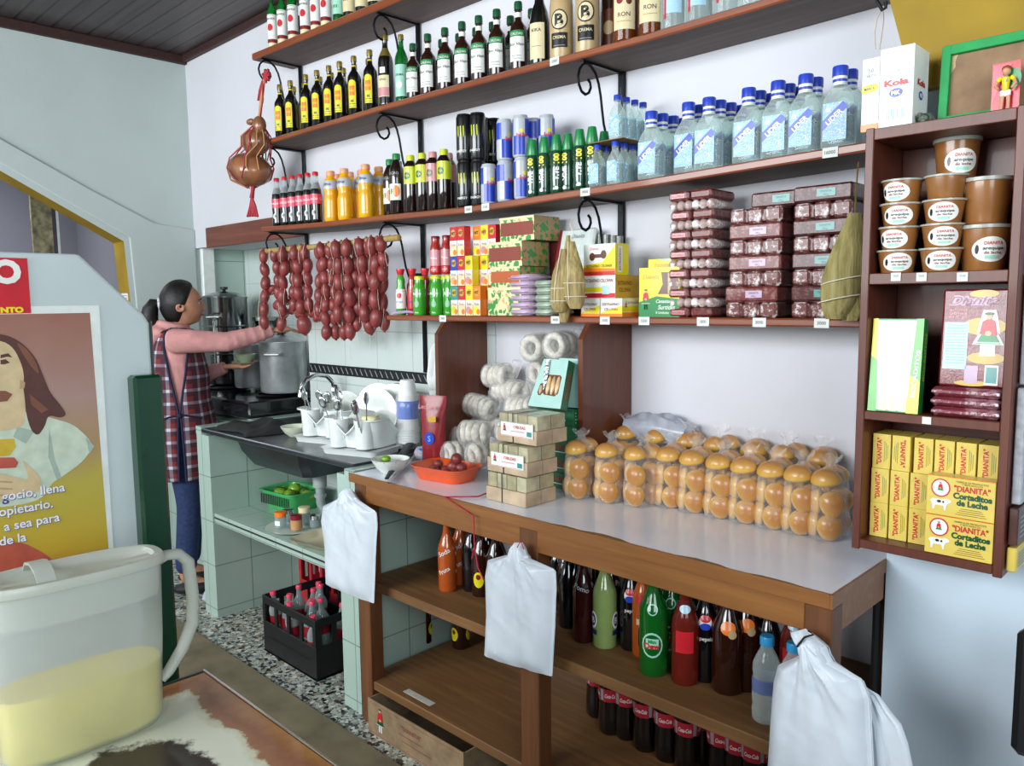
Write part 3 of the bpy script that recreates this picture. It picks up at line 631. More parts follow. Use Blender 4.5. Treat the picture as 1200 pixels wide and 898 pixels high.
Y=-.11; x=X_at(527,240,Y); put('pinkt',None,x,Y,zs('C',x)+.0005,.3,'pink-labelled iced tea bottle at the back beside black cans','bottle','iced tea bottles on the middle shelf')
def can(name,h,r,base,art=None,lid='p_silver'):
    t=empty(name); b=MB(); b.lathe([(r*.8,0),(r*.9,h*.01),(r,h*.05),(r,h*.92),(r*.93,h*.955)],base,18); b.build('body',t,40)
    b=MB(); b.lathe([(r*.93,h*.953),(r*.86,h*.985),(r*.86,h),(r*.80,h),(r*.79,h*.985),(0,h*.985)],lid,18); b.build('lid',t,40)
    if art: b=MB(); art(b,Cyl(r,0,0),h); b.build('label',t,50)
    return t
def art_mon(b,S,h):
    for a in (0,PI):
        S.a=a
        for dx in (-.010,0,.010): b.poly(S,[(-.002,.02),(.002,.022),(.003,-.008),(.0015,-.028+abs(dx)),(-.001,-.01)],'p_lime',a=dx,b=h*.6,off=.0008)
        b.text(S,'ENERGY',0,h*.2,.008,'p_white',off=.0008)
M('can_black','#0f1011',.25,coat=.6,var=0)
def mk_mon(): return can('energy_drink_can',.158,.0285,'can_black',art_mon,'p_black')
cl=lambda s:s
hm=.1585
for i,(px,py,Y,l,tx) in enumerate(((545.5,238,-.176,0,'black energy drink can, bottom left of the front stack'),(561,238,-.158,0,'black energy drink can, bottom right of the front stack'),(545.5,238,-.176,1,'black energy drink can, top left of the front stack'),(561,238,-.158,1,'black energy drink can, top right of the front stack'),
    (565.5,230,-.098,0,'black energy drink can, bottom of the rear left stack'),(565.5,230,-.098,1,'black energy drink can, top of the rear left stack'),(579,228,-.06,0,'black energy drink can, bottom of the rear right stack'),(579,228,-.06,1,'black energy drink can, top of the rear right stack'))):
    x=X_at(px,py,Y); put('mon',mk_mon,x,Y,zs('C',x)+.0008+hm*l,.35,tx,'can','black energy drink cans')
def art_rb(b,S,h):
    n=4
    for i in range(n):
        a=2*PI*i/n; S.a=a; w=S.r*PI/2
        b.rect(S,0,h*.28,w,h*.45,'p_blue' if i%2==0 else 'p_silver',off=.0006,nx=5); b.rect(S,0,h*.70,w,h*.40,'p_silver' if i%2==0 else 'p_blue',off=.0006,nx=5)
    for a in (0,PI): S.a=a+PI/4*0+.35; b.text(S,'Red Bull',0,h*.52,.012,'p_red',off=.0012,shear=.2,bold=.03,w=.036); b.disc(S,0,h*.62,.007,.006,'p_yellow',off=.001)
def mk_rb(): return can('energy_drink_can',.133,.0262,'p_silver',art_rb)
hr=.1335
for i,(px,py,Y,l,rz,tx) in enumerate(((573,236,-.178,0,.9,'blue and silver energy drink can, front bottom row, left'),(592,234,-.178,0,1.5,'blue and silver energy drink can, front bottom row, middle'),(612,232,-.178,0,.75,'blue and silver energy drink can, front bottom row, right'),
   (592,234,-.178,1,1.2,'blue and silver energy drink can, upper row, left front'),(611,232,-.178,1,.5,'blue and silver energy drink can, upper row, right front'),
   (600,226,-.118,0,.5,'blue and silver energy drink can, rear bottom row, left'),(600,226,-.118,1,.9,'blue and silver energy drink can, rear upper row, left'),
   (623,226,-.118,0,.5,'blue and silver energy drink can, rear bottom row, middle'),(625,226,-.118,1,2.0,'blue and silver energy drink can, rear upper row, middle'),
   (640,226,-.118,0,.5,'blue and silver energy drink can, rear bottom row, right'),(641,226,-.118,1,.7,'blue and silver energy drink can, rear upper row, right'))):
    x=X_at(px,py,Y); put('rb',mk_rb,x,Y,zs('C',x)+.0008+hr*l,rz,tx,'can','blue and silver energy drink cans')
def art_vive(b,S,h):
    for a in (0,2.1,4.2): S.a=a; b.text(S,'100',0,h*.60,.016,'p_yellow',off=.0012,rot=PI/2,bold=.05); b.text(S,'VIVE',0,h*.34,.015,'p_white',off=.0012,rot=PI/2,bold=.04); b.disc(S,0,h*.1,.006,.006,'p_white',off=.0012)
M('dark_green_pet','#12402a',.1,coat=.7,var=0)
def mk_vive(): return bottle('energy_drink_bottle',.178,.0205,'dark_green_pet','p_green',prof=[(.017,0),(.0205,.005),(.0205,.02),(.019,.03),(.0205,.045),(.0205,.12),(.017,.134)],art=art_vive,capshape=[(.0185,-.003),(.0195,0),(.013,.043),(.012,.047),(0,.047)])
vi=[(624.5,-.18),(638.5,-.18),(652.5,-.18),(666,-.16),(679.5,-.18),(694,-.178),(708,-.10)]
for i,(px,Y) in enumerate(vi):
    x=X_at(px,228,Y); put('vive',mk_vive,x,Y,zs('C',x)+.0005,random.uniform(0,1),'green energy drink bottle with cone cap, %s from the left on middle shelf'%ORD[i],'bottle','cone-capped green bottles on the middle shelf')
# clear aguardiente flasks
def mk_lider(h,w,d,small=False):
    t=empty('clear_liquor_flask'); n=24
    def ring(hw,hd,z,p=3.2):
        o=[]
        for k in range(n):
            a=2*PI*k/n; c,s=math.cos(a),math.sin(a); rr=(abs(c)**p+abs(s)**p)**(-1/p); o.append((hw*c*rr,hd*s*rr,z))
        return o
    rn=w*.20
    rs=[ring(w*.44,d*.40,0),ring(w*.49,d*.48,h*.02),ring(w*.5,d*.5,h*.06),ring(w*.5,d*.5,h*.52),ring(w*.47,d*.48,h*.60,2.8),ring(w*.38,d*.44,h*.68,2.4),ring(w*.27,d*.36,h*.74,2.1),ring(rn,rn,h*.80,2),ring(rn,rn,h*.90,2)]
    b=MB(); b.rings(rs,'glass_clear'); b.build('body',t,60)
    b=MB(); rc=rn*1.14; b.lathe([(rc,h*.88),(rc,h*.985),(rc*.93,h),(0,h)],'p_blue',16); b.build('cap',t,50)
    b=MB(); S=Plane((0,-d*.5-.0003,0),(1,0,0),(0,0,1)); 
    b.poly(S,[(-w*.36,h*.09),(w*.36,h*.09),(w*.36,h*.50),(w*.26,h*.55),(-w*.36,h*.55)],'label_lace',off=.0004)
    b.rect(S,0,h*.115,w*.72,h*.012,'p_sky',off=.0006); b.rect(S,-w*.345,h*.31,w*.015,h*.44,'p_sky',off=.0006); b.rect(S,w*.345,h*.29,w*.015,h*.42,'p_sky',off=.0006)
    # diagonal blue band with the name
    b.poly(S,[(-w*.36,h*.22),(-w*.36,h*.345),(w*.24,h*.55),(w*.36,h*.50),(w*.36,h*.46)],'p_blue' if not small else 'p_sky',off=.0007)
    b.text(S,'LIDER',-w*.02,h*.375,h*.065,'p_white',off=.0010,rot=math.atan2(h*.24,w*.72),bold=.03)
    b.disc(S,-w*.20,h*.47,w*.07,h*.03,'p_white',off=.0009)
    b.text(S,'l',w*.18,h*.19,h*.06,'p_white',off=.0009)
    # neck band
    if not small: b.lathe([(rn*1.03,h*.765),(rn*1.03,h*.875)],'p_white',16,close=False); b.lathe([(rn*1.05,h*.805),(rn*1.05,h*.84)],'p_blue',16,close=False)
    b.build('label',t,50); return t
def lace():
    m,nt,b=newmat('label_lace','#a9c8dc',.4)
    v=nt.new('ShaderNodeTexVoronoi'); v.inputs['Scale'].default_value=420; nt.link(nt.obj(),v.inputs['Vector'])
    nt.link(nt.ramp(v.outputs['Distance'],[(.25,'#dfe9ee'),(.5,'#86b2d2')]),b.inputs['Base Color'])
lace()
cols=[(763,4,208),(806,2,203),(830,4,198),(876,3,192),(910,3,186),(942,2,182),(982,2,176)]
BH,BW,BD=.186,.078,.046
for i,(px,n,py) in enumerate(cols):
    x=X_at(px,py,-.178)
    for j in range(n):
        lb='large clear blue-capped flask at the front, %s column from the left'%ORD[i] if j==0 else 'large clear blue-capped flask, %s column from left, %s from the front'%(ORD[i],ORD[j])
        xx=x+(.0 if j==0 else .004*j); put('lider',lambda: mk_lider(BH,BW,BD),xx,-.178+j*.0475,zs('C',xx)+.0006,random.uniform(-.04,.06),lb,'bottle','large clear blue-capped flasks')
SHh,SW,SD=.124,.050,.034
for i,(px,n,py) in enumerate(((700,2,222),(721,4,218))):
    x=X_at(px,py,-.185)
    for j in range(n):
        lb='small clear blue-capped flask on the middle shelf, %s column, %s from front'%(('left','right')[i],ORD[j])
        put('liders',lambda: mk_lider(SHh,SW,SD,True),x,-.185+j*.042,zs('C',x)+.0006,.0,lb,'bottle','small clear blue-capped flasks')
x=X_at(723,160,-.185); z0=zs('C',x)+.126
b=MB(); M('cardboard','#8f7350',.8,var=.1); b.box((x-.09,-.206,z0),(x+.035,-.012,z0+.002),'cardboard'); tag(b.build('cardboard_sheet'),'thin cardboard sheet between two tiers of small clear flasks','cardboard')
for j in range(4): put('liders',None,x+.002,-.185+j*.042,z0+.0025,0,'small clear blue-capped flask on the cardboard sheet, %s from the front'%ORD[j],'bottle','small clear blue-capped flasks')
# ------------------------------------------------------------ shelf D goods
def FB(pl,pr,pt,pb,Y):
    a=U(pl,(pt+pb)/2,Y=Y); c=U(pr,(pt+pb)/2,Y=Y); m=(pl+pr)/2
    return a.x,c.x,U(m,pb,Y=Y).z,U(m,pt,Y=Y).z
def girl(b,S,a,c,h,off=.0006,skirt='p_green'):
    "small emblem: girl in red blouse, green skirt and hat"
    k=h
    b.poly(S,[(-.10,-.5),(-.03,-.5),(-.02,-.22),(-.09,-.22)],'p_white',off=off,a=a,b=c,k=k); b.poly(S,[(.03,-.5),(.10,-.5),(.09,-.22),(.02,-.22)],'p_white',off=off,a=a,b=c,k=k)
    b.poly(S,[(-.25,-.24),(.26,-.24),(.10,.06),(-.10,.06)],skirt,off=off*1.5,a=a,b=c,k=k); b.rect(S,a,c-.21*k,.5*k,.02*k,'p_white',off=off*2)
    b.poly(S,[(-.18,-.02),(.18,-.04),(.12,.28),(.04,.33),(-.04,.33),(-.13,.27)],'p_red',off=off*2,a=a,b=c,k=k); b.disc(S,a,c+.0*k,.07*k,.06*k,'p_skin_print',off=off*2.5,n=8)
    b.disc(S,a,c+.39*k,.065*k,.075*k,'p_skin_print',off=off*2.2,n=10); b.disc(S,a,c+.45*k,.10*k,.035*k,'p_dgreen',off=off*2.6,n=10)
zD=1.4115
# fruit bottles with pear drawing
def art_pear(b,S,h):
    for a in (0,PI): S.a=a; b.text(S,'zumo',0,h*.55,.011,'p_white',off=.0012,bold=.03); b.disc(S,0,h*.28,.010,.013,'p_lgreen',off=.0012); b.disc(S,0,h*.36,.004,.010,'p_lgreen',off=.0012); b.text(S,'Pera',0,h*.07,.006,'p_white',off=.0012)
def pr_jar(h,r): return [(r*.9,0),(r,h*.03),(r,h*.62),(r*.86,h*.74),(r*.72,h*.80),(r*.72,h*.92)]
def mk_pear(): return bottle('juice_bottle',.148,.0245,'juice_green','p_lime',prof=pr_jar(.148,.0245),art=art_pear,capr=.0185,caph=.09)
for i,(px,Y) in enumerate(((492,-.18),(512,-.18),(528,-.155),(509,-.12),(523,-.10))):
    x=X_at(px,368,Y); put('pear',mk_pear,x,Y,zD,.4,'green pear juice bottle on the lowest shelf, %s'%('front row, first from left','front row, second from left','front row, third from left','back row, left','back row, right')[i],'bottle','green pear juice bottles')
def mk_redj(): 
    return bottle('juice_bottle',.148,.0225,'juice_red','p_darkred',[(.06,.20,'p_red'),(.22,.62,'p_rose')],prof=pr_jar(.148,.0225),art=lambda b,S,h:(b.text(S,'Fresa',0,h*.42,.010,'p_white',off=.0012),b.text(S,'JUGO',0,h*.13,.006,'p_white',off=.0012)),capr=.017,caph=.08)
for i,(px,Y) in enumerate(((511,-.12),(524,-.115))):
    x=X_at(px,312,Y); put('redj',mk_redj,x,Y,zD+.151,.4,'red juice bottle standing on the green bottles, %s one'%('left','right')[i],'bottle','red juice bottles')
x=X_at(531,310,-.09); put('pear',None,x+.02,-.075,zD+.151,.4,'green juice bottle on the upper tier behind the small juice cartons','bottle','green pear juice bottles')
def mk_ygt(c,l,n): return bottle(n,.165,.0195,c,'p_red',[(.15,.6,l)],prof=[(.017,0),(.0195,.005),(.0195,.09),(.015,.115),(.0165,.13),(.012,.148),(.010,.152)],capshape=[(.012,0),(.013,.008),(.017,.020),(.016,.024),(0,.024)],art=lambda b,S,h:(b.disc(S,0,h*.45,.009,.011,'p_red',off=.0012),b.text(S,'YOGO',0,h*.30,.007,'p_blue',off=.0012)))
for i,(px,Y,k) in enumerate(((470.5,-.185,0),(484,-.165,1),(499,-.135,1))):
    x=X_at(px,367,Y); put(('yg','yr')[k],(lambda: mk_ygt('juice_green','p_white','yogurt_bottle')) if k==0 else (lambda: mk_ygt('juice_red','p_red','yogurt_bottle')),x,Y,zD,.5,('white and green yogurt bottle with red cap at the left shelf end','red yogurt bottle with red cap next to the white and green one','red yogurt bottle half hidden behind the pear juices')[i],'bottle','yogurt bottles')
# dark green bag and lilac cloth at the left end
b=MB(); M('bag_dark','#14271c',.7,var=.15,bump=.4,bscale=30)
rs=[]
for z,w,d in ((1.412,.055,.05),(1.46,.062,.055),(1.53,.055,.05),(1.56,.040,.035),(1.572,.02,.02)):
    rs.append([(2.225+w*math.cos(2*PI*k/16)*(1+.06*math.sin(k*3)),-.10+d*math.sin(2*PI*k/16),z) for k in range(16)])
b.rings(rs,'bag_dark'); tag(b.build('cloth_bag'),'dark green cloth bag on the shelf end behind the sausages','bag')
b=MB(); M('lilac_cloth','#b79bc4',.8); b.tube([(2.185,-.205,1.418),(2.22,-.20,1.421),(2.26,-.19,1.424),(2.29,-.175,1.420)],[.006,.009,.009,.005],'lilac_cloth',8,flat=.7); tag(b.build('lilac_ribbon'),'rolled lilac plastic ribbon at the left tip of lowest shelf','ribbon')
# juice cartons
def mk_carton(c1,c2,c3,d=.032):
    def f():
        t=empty('juice_carton'); w,h=.0365,.103; b=MB(); b.box((-w/2,-d/2,0),(w/2,d/2,h),c1,.0008); b.build('box',t,0)
        b=MB(); S=Plane((0,-d/2,0),(1,0,0),(0,0,1)); b.disc(S,0,h*.78,.012,.013,'p_ochre'); b.text(S,'HiT',0,h*.78,.010,'p_brown',off=.001,bold=.05); b.rect(S,0,h*.26,w*.98,h*.50,'p_cream',off=.0003); b.rect(S,0,h*.45,w*.98,h*.16,'p_white',off=.0005); b.text(S,'fruta',0,h*.40,.009,c3,off=.0008); b.disc(S,-.004,h*.18,.013,.013,c2,off=.0006); b.disc(S,.008,h*.13,.009,.010,'p_orange',off=.0008)
        b.build('print',t,0); return t
    return f
cart=[('ca',('p_red','p_cream','p_red')),('cb',('p_blue','p_peach','p_blue')),('cc',('p_yellow','p_rose','p_darkred')),('cd',('p_teal','p_lime','p_red')),('ce',('p_orange','p_yellow','p_brown'))]
# positions: (px, tier, kind)
lst=[(536.5,0,'cd'),(545.5,0,'ca'),(554.5,0,'cc'),(563.5,0,'ce'),(538.5,1,'cb'),(549.5,1,'ca'),(561,1,'cc'),(537.5,2,'ca'),(548.5,2,'ca')]
ks=dict(cart); cn={'ca':'red and white','cb':'blue','cc':'yellow','cd':'teal and red','ce':'orange'}
xq=X_at(536,330,-.19)
for i,(px,tier,k) in enumerate(lst):
    n=sum(1 for q in lst[:i] if q[1]==tier); x=xq+.0385*n
    put('carton'+k,mk_carton(*ks[k]),x,-.19+.0*n,zD+.1036*tier,0,'%s juice carton, %s tier, %s from left on the lowest shelf'%(cn[k],('bottom','middle','top')[tier],ORD[n]),'carton','small juice cartons')
for j,k in enumerate(('ce','cc','ca')):
    for tier in range(3): put('carton'+k,mk_carton(*ks[k]),xq+.0385*j+.079,-.152+.0*j if tier==2 else -.154,zD+.1036*tier,0,'%s juice carton in the rear row, %s tier, %s'%(cn[k],('bottom','middle','top')[tier],('left','centre','right')[j]),'carton','small juice cartons')
# stick-candy boxes with leaf print
def leafy(name,base):
    m,nt,b=newmat(name,base,.4,coat=.4); v=nt.new('ShaderNodeTexVoronoi'); v.inputs['Scale'].default_value=75; nt.link(nt.obj(),v.inputs['Vector'])
    n=nt.noise(70,3); f=nt.math('GREATER_THAN',nt.math('ADD',nt.xyz(v.outputs['Color'])[1],nt.math('MULTIPLY',n,.5)),1.0)
    f2=nt.math('GREATER_THAN',nt.xyz(v.outputs['Color'])[0],.75)
    nt.link(nt.mix(f,nt.mix(nt.math('MULTIPLY',f2,.7),base,'#c98a5c'),'#2f8a3a'),b.inputs['Base Color'])
leafy('leaf_print','#d9cf9c'); leafy('leaf_brown','#a98a5a')
def stripes(name,a,b_,step=.0035,axis=0):
    m,nt,b=newmat(name,a,.3,coat=.5); p=nt.xyz(nt.obj()); fr=nt.math('FRACT',nt.math('DIVIDE',nt.math('ADD',p[axis],10),step)); nt.link(nt.mix(nt.math('GREATER_THAN',fr,.75),a,b_),b.inputs['Base Color'])
stripes('sticks','#c25a22','#7c3312'); stripes('sticks_dark','#8e3420','#5a1e12')
def stickbox(x0,x1,y0,y1,z0,z1,win=True,lab='',mat='sticks'):
    t=empty('candy_box',((x0+x1)/2,y0,z0),0,lab,'box','leaf-print candy boxes'); b=MB(); w=x1-x0; h=z1-z0; d=y1-y0
    b.box((-w/2,0,0),(w/2,d,h),'leaf_brown',.001,front='leaf_print'); S=Plane((0,0,0),(1,0,0),(0,0,1)); b.box((-w/2,-.0004,0),(w/2,.002,h),'leaf_print'); b.build('box',t,0)
    if win: b=MB(); b.box((-w*.47,-.0015,h*.22),(w*.47,-.0006,h*.78),mat); b.build('window',t,0)
    b=MB(); b.box((-w/2-.0005,-.0025,h*.90),(w/2+.0005,-.0016,h*1.0),'p_cream'); 
    b.build('flap',t,0); return t
for k,(pl,pr,pt,pb,Y,wn,d,lb,mt) in enumerate(((567,605,337,370,-.195,0,.15,'leaf-printed candy box without window, bottom of the stack','sticks'),(570,604,313,337,-.195,1,.13,'leaf-printed box of orange sticks, second from the bottom','sticks'),(567,606,284,313,-.195,1,.13,'leaf-printed box of brown sticks, third from the bottom','sticks_dark'))):
    a,c,z0,z1=FB(pl,pr,pt,pb,Y); z0=max(z0,zD) if k==0 else z0; stickbox(a+.022,c+.022,Y,Y+d,z0+.0005,z1,wn,lb,mt)
a,c,z0,z1=FB(586,626,254,283,-.165); stickbox(a,c,-.165,-.04,z0+.002,z1,1,'leaf-printed box of dark sticks, topmost and set back','sticks_dark')
# lilac packets and silver green packets
def slab(name,w,d,h,mat):
    t=empty(name); b=MB(); b.box((-w/2,-d/2,.0002),(w/2,d/2,h),mat,.0085); b.build('wrapper',t,50); b=MB(); b.box((-w/2+.004,-d/2-.008,h*.4),(w/2-.004,-d/2+.002,h*.5),mat,.0008); b.build('seal',t,0); return t
def pillow(name,w,d,h,mat,art=None,n=14,m_=9):
    t=empty(name); b=MB()
    rs=[]
    for j in range(m_+1):
        v=-1+2*j/m_; r=[]
        for i in range(n): 
            a=2*PI*i/n; 
            ex=abs(v)**6; x=math.cos(a); z=math.sin(a); sx=(abs(x)**.35)*(1 if x>0 else -1)
            r.append((sx*w/2*(1-.03*ex),v*d/2,h/2+z*h/2*(1-ex*.92)*(abs(1-abs(sx)**9)**.4)))
        rs.append(r)
    b.rings(rs,mat); b.build('wrapper',t,60)
    if art: b=MB(); art(b); b.build('print',t,0)
    return t
M('pk_lilac','#bda4bd',.3,coat=.6,bump=.5,bscale=90,var=.08); M('pk_silver','#a9b7a5',.22,coat=.7,bump=.8,bscale=90,var=.12); M('pk_choc','#5a2320',.25,coat=.7,bump=.6,bscale=80,var=.1)
x0=X_at(624,350,-.135); hh=(1.536-zD)/6
for i in range(6): put('pkl',lambda: slab('candy_packet',.088,.12,.0222,'pk_lilac'),x0,-.142,zD+.0228*i+.0003,0,'lilac flat candy packet, %s from the bottom of its stack'%ORD[i],'packet','lilac candy packets')
x0=X_at(648,350,-.135)+.012
for i in range(5): put('pks',lambda: slab('candy_packet',.078,.12,.0222,'pk_silver'),x0+.004*(i%2),-.142,zD+.0228*i+.0003,.0,'silvery green candy packet, %s from the bottom of its stack'%ORD[i],'packet','silvery green candy packets')
# leaning bags with girl print

M('pk_white','#c9d3cf',.25,coat=.6,bump=.4,bscale=40,var=.05)
def leanbag(x,y,z,w,h,d,mat,side,lab,tilt,rz=0):
    t=empty('candy_bag',(x,y,z),rz,lab,'bag'); t.rotation_euler=(tilt,0,rz); b=MB(); b.box((-w/2,0,0),(w/2,d,h),mat,.006); b.build('wrapper',t,30)
    b=MB(); S=Plane((0,-.0004,0),(1,0,0),(0,0,1)); girl(b,S,-w*.12,h*.62,h*.30); b.rect(S,-w*.28,h*.25,w*.16,h*.08,'p_teal'); b.rect(S,w*.1,h*.22,w*.3,h*.2,'p_rose',off=.0005); b.text(S,'Dianita',w*.05,h*.87,h*.07,'p_grey',shear=.3,off=.0008); b.rect(S,-w*.455,h*.5,w*.08,h*.98,side,off=.0006); b.build('print',t,0); return t
xx=X_at(667,300,-.10); leanbag(xx,-.105,1.50,.15,.20,.018,'pk_white','p_darkred','white candy bag with girl print leaning behind the corn husks',R(-14))
xx=X_at(655,300,-.05); b=MB(); b.box((xx-.05,-.045,1.4115),(xx+.11,-.02,1.66),'pk_choc',.004); tag(b.build('chocolate_packet'),'dark red packet behind the white girl-print bag','packet')
M('roll_grey','#6d7167',.35,coat=.5,bump=.6,bscale=60,var=.2)
for i,px in enumerate((700,708,716,723)):
    x=X_at(px,280,-.05)-.004; b=MB(); b.tube([(x,-.035-.0*i,1.4115),(x,-.035,1.55),(x+.003,-.035,1.672-.004*i)],.0125,'roll_grey',10); tag(b.build('wrapped_roll'),'grey wrapped roll standing by the post, %s from the left'%ORD[i],'roll','grey wrapped rolls')
# Extrafino celofan boxes
def xbox(x0,x1,y0,y1,z0,z1,kind,lab):
    t=empty('candy_box',((x0+x1)/2,y0,z0),0,lab,'box','white yellow and red candy boxes'); w,h,d=x1-x0,z1-z0,y1-y0; b=MB(); b.box((-w/2,0,0),(w/2,d,h),'p_white',.0006); b.build('box',t,0)
    b=MB(); S=Plane((0,-.0002,0),(1,0,0),(0,0,1)); S2=Plane((w/2+.0002,0,0),(0,1,0),(0,0,1))
    if kind==0:
        b.poly(S,[(-w/2,0),(w/2,0),(w/2,h*.95),(w*.1,h*.42),(-w/2,h*.32)],'p_yellow'); b.poly(S,[(-w/2,0),(w/2,0),(w/2,h*.2),(-w/2,h*.26)],'p_orange',off=.0009); b.rect(S,0,h*.06,w,h*.12,'p_red',off=.0012)
        b.disc(S,-w*.22,h*.60,w*.09,h*.13,'p_brown'); b.disc(S,w*.14,h*.66,w*.09,h*.14,'p_brown'); b.rect(S,-w*.04,h*.62,w*.34,h*.12,'p_brown',off=.0007)
        b.text(S,'Dianita',-w*.15,h*.86,h*.09,'p_rose',shear=.3); b.text(S,'EXTRAFINO CELOFAN',-w*.0,h*.30,h*.09,'p_darkred',off=.0014,w=w*.8)
        b.rect(S2,d/2,h*.5,d,h,'p_yellow'); b.rect(S2,d*.35,h*.5,d*.35,h*.84,'p_white',off=.0008); b.text(S2,'EXTRAFINO',d*.33,h*.5,d*.14,'p_darkred',off=.0014,rot=PI/2,w=h*.7)
    elif kind==1:
        b.text(S,'EXTRAFINO CELOFAN',-w*.0,h*.78,h*.15,'p_darkred',w=w*.86); b.rect(S,-w*.1,h*.38,w*.8,h*.2,'p_yellow'); b.rect(S,0,h*.12,w,h*.2,'p_red'); b.rect(S,w*.22,h*.36,w*.22,h*.36,'p_lblue',off=.001)
        b.rect(S2,d/2,h*.5,d,h,'p_ochre'); b.text(S2,'EXTRAFINO',d*.4,h*.66,h*.18,'p_darkred',w=d*.6); b.text(S2,'CELOFAN',d*.4,h*.36,h*.18,'p_darkred',w=d*.5)
    else:
        b.poly(S,[(-w/2,0),(w/2,0),(w/2,h*.62),(-w/2,h*.2)],'p_yellow'); b.rect(S,0,h*.08,w,h*.16,'p_orange',off=.0008); b.text(S,'EXTRAFINO',0,h*.68,h*.14,'p_darkred',w=w*.75,off=.001); b.text(S,'CELOFAN',0,h*.40,h*.14,'p_darkred',w=w*.6,off=.001)
        b.rect(S2,d/2,h*.5,d,h,'p_white'); b.rect(S2,d/2,h*.42,d,h*.3,'p_yellow',off=.0007); b.rect(S2,d/2,h*.12,d,h*.22,'p_orange',off=.0007); girl(b,S2,d*.2,h*.6,h*.5); b.text(S2,'EXTRAFINO',d*.6,h*.75,h*.12,'p_darkred',w=d*.6)
    b.build('print',t,0); return t
Y=-.195
a,c,z0,z1=FB(681,703,350,373,Y); za=1.4115; zb=z1; m0=a; m1=c; a2,c2,_,_=FB(703.5,729,349,373,Y)
xbox(m0,m1-.001,Y,Y+.09,za,zb,2,'bottom left small white and yellow box, behind the corn husks'); xbox(a2,c2,Y,Y+.09,za,zb,2,'bottom right small white and yellow box beside the corn husks')
a,c,_,zc=FB(683,721,323,349,Y); xbox(a,c,Y,Y+.115,zb+.0006,zc,1,'flat white box with yellow band, in the middle of its stack')
a,c,_,zd=FB(684,721,286,323,Y); xbox(a,c,Y,Y+.065,zc+.0006,zd,0,'tall white and yellow box with bone-shaped window, top of stack')
# green / yellow box with bars window
a,c,z0,z1=FB(749,796,300,373,-.19); z1=1.4115+(z1-z0)*.80; w=c-a; h=z1-1.4115
t=empty('candy_box',((a+c)/2,-.19,1.4115),0,'green and yellow box with cut-out window showing brown bars','box'); b=MB(); b.box((-w/2,0,0),(w/2,.045,h),'p_yellow',.0006); b.build('box',t,0)
b=MB(); S=Plane((0,-.0003,0),(1,0,0),(0,0,1)); b.poly(S,[(-w/2,0),(w/2,0),(w/2,h*.36),(-w*.05,h*.42),(-w/2,h*.30)],'p_green'); b.poly(S,[(-w*.02,h*.46),(w*.1,h*.66),(w*.06,h*.9),(w*.48,h*.9),(w*.48,h*.46)],'p_brown'); b.rect(S,w*.26,h*.68,w*.06,h*.42,'p_tan',off=.001)
girl(b,S,-w*.32,h*.36,h*.42); b.text(S,'Canastas',w*.12,h*.32,h*.07,'p_white',shear=.3,off=.0012); b.text(S,'Surtidas',w*.2,h*.20,h*.09,'p_white',shear=.3,off=.0012); b.text(S,'8 Unidades',w*.1,h*.09,h*.05,'p_white',off=.0012); b.text(S,'Dianita',-w*.2,h*.82,h*.1,'p_ochre',shear=.3); b.build('print',t,0)
for i in range(2):
    a,c,_,_=FB(762,800,292,314,-.11); z=1.4115+.081+i*.0405 if 0 else 1.51+i*.034; t=empty('candy_box',((a+c)/2,-.12,z-(.0)),0,'plain yellow box behind the green and yellow one, %s'%('lower','upper')[i],'box','plain yellow boxes')
    w=c-a; b=MB(); b.box((-w/2,0,0),(w/2,.1,.0335),'p_yellow',.0006); b.build('box',t,0); b=MB(); S=Plane((0,-.0002,0),(1,0,0),(0,0,1)); b.text(S,'Exquisito',0,.017,.013,'p_ochre',shear=.3); b.rect(S,w*.1,.031,w*.3,.004,'p_mint'); b.build('print',t,0)
a,c,_,_=FB(762,800,292,314,-.11)
for i in range(2):
    t=tag(MB().box((a,-.12,1.4115+.0495*i),(c,-.02,1.4115+.0495*i+.049),'p_yellow',.0006).build('candy_box'),'yellow box under the plain yellow pair, %s'%('lowest','second')[i],'box','plain yellow boxes')
# wrapped fruit-paste bars in three stacks
def cello(name,base,hi,amt=.5,scale=70):
    m,nt,b=newmat(name,base,.28,coat=.4,spec=.5); n=nt.noise(scale,5,.7); f=nt.ramp(n,[(.50,(0,0,0,1)),(.60,(1,1,1,1))])
    n2=nt.noise(9,2); f=nt.math('MULTIPLY',f,nt.math('MULTIPLY',nt.math('GREATER_THAN',n2,.42),amt)); nt.link(nt.mix(f,base,hi),b.inputs['Base Color']); nt.bump(n,.9,.006); return m  # pale crackle in the colour imitates glare on the wrapper's creases
cello('cello_red','#6b2522','#b58a84',.45); cello('cello_white','#b59a94','#f6f1ef',.95,45); cello('cello_dark','#4a1614','#8f6a68',.4); cello('cello_foil','#6f3a36','#e9e2e0',.9,60)
M('bar_dark','#3d1412',.4,coat=.5)
def mk_bar2():
    t=empty('wrapped_bars'); 
    for s in (-1,1): b=MB(); b.box((s*.034-.032,-.065,.0005),(s*.034+.032,.065,.0255),'cello_red',.006); o=b.build('bar',t,30)
    b=MB(); S=Plane((-.034,-.0652,0),(1,0,0),(0,0,1)); b.rect(S,0,.0125,.04,.011,'p_rose'); b.text(S,'BOCADILLO',0,.0125,.006,'p_darkred',w=.034,off=.0008); b.build('paper_label',t,0); return t
def mk_lump():
    t=empty('wrapped_candies')
    for i in range(6):
        b=MB(); b.box(((i-2.5)*.0226-.0112,-.064,.0006),((i-2.5)*.0226+.0112,.062,.0258),'cello_white',.0075); b.build('candy',t,50)
    return t
x0=X_at(824,350,-.12)
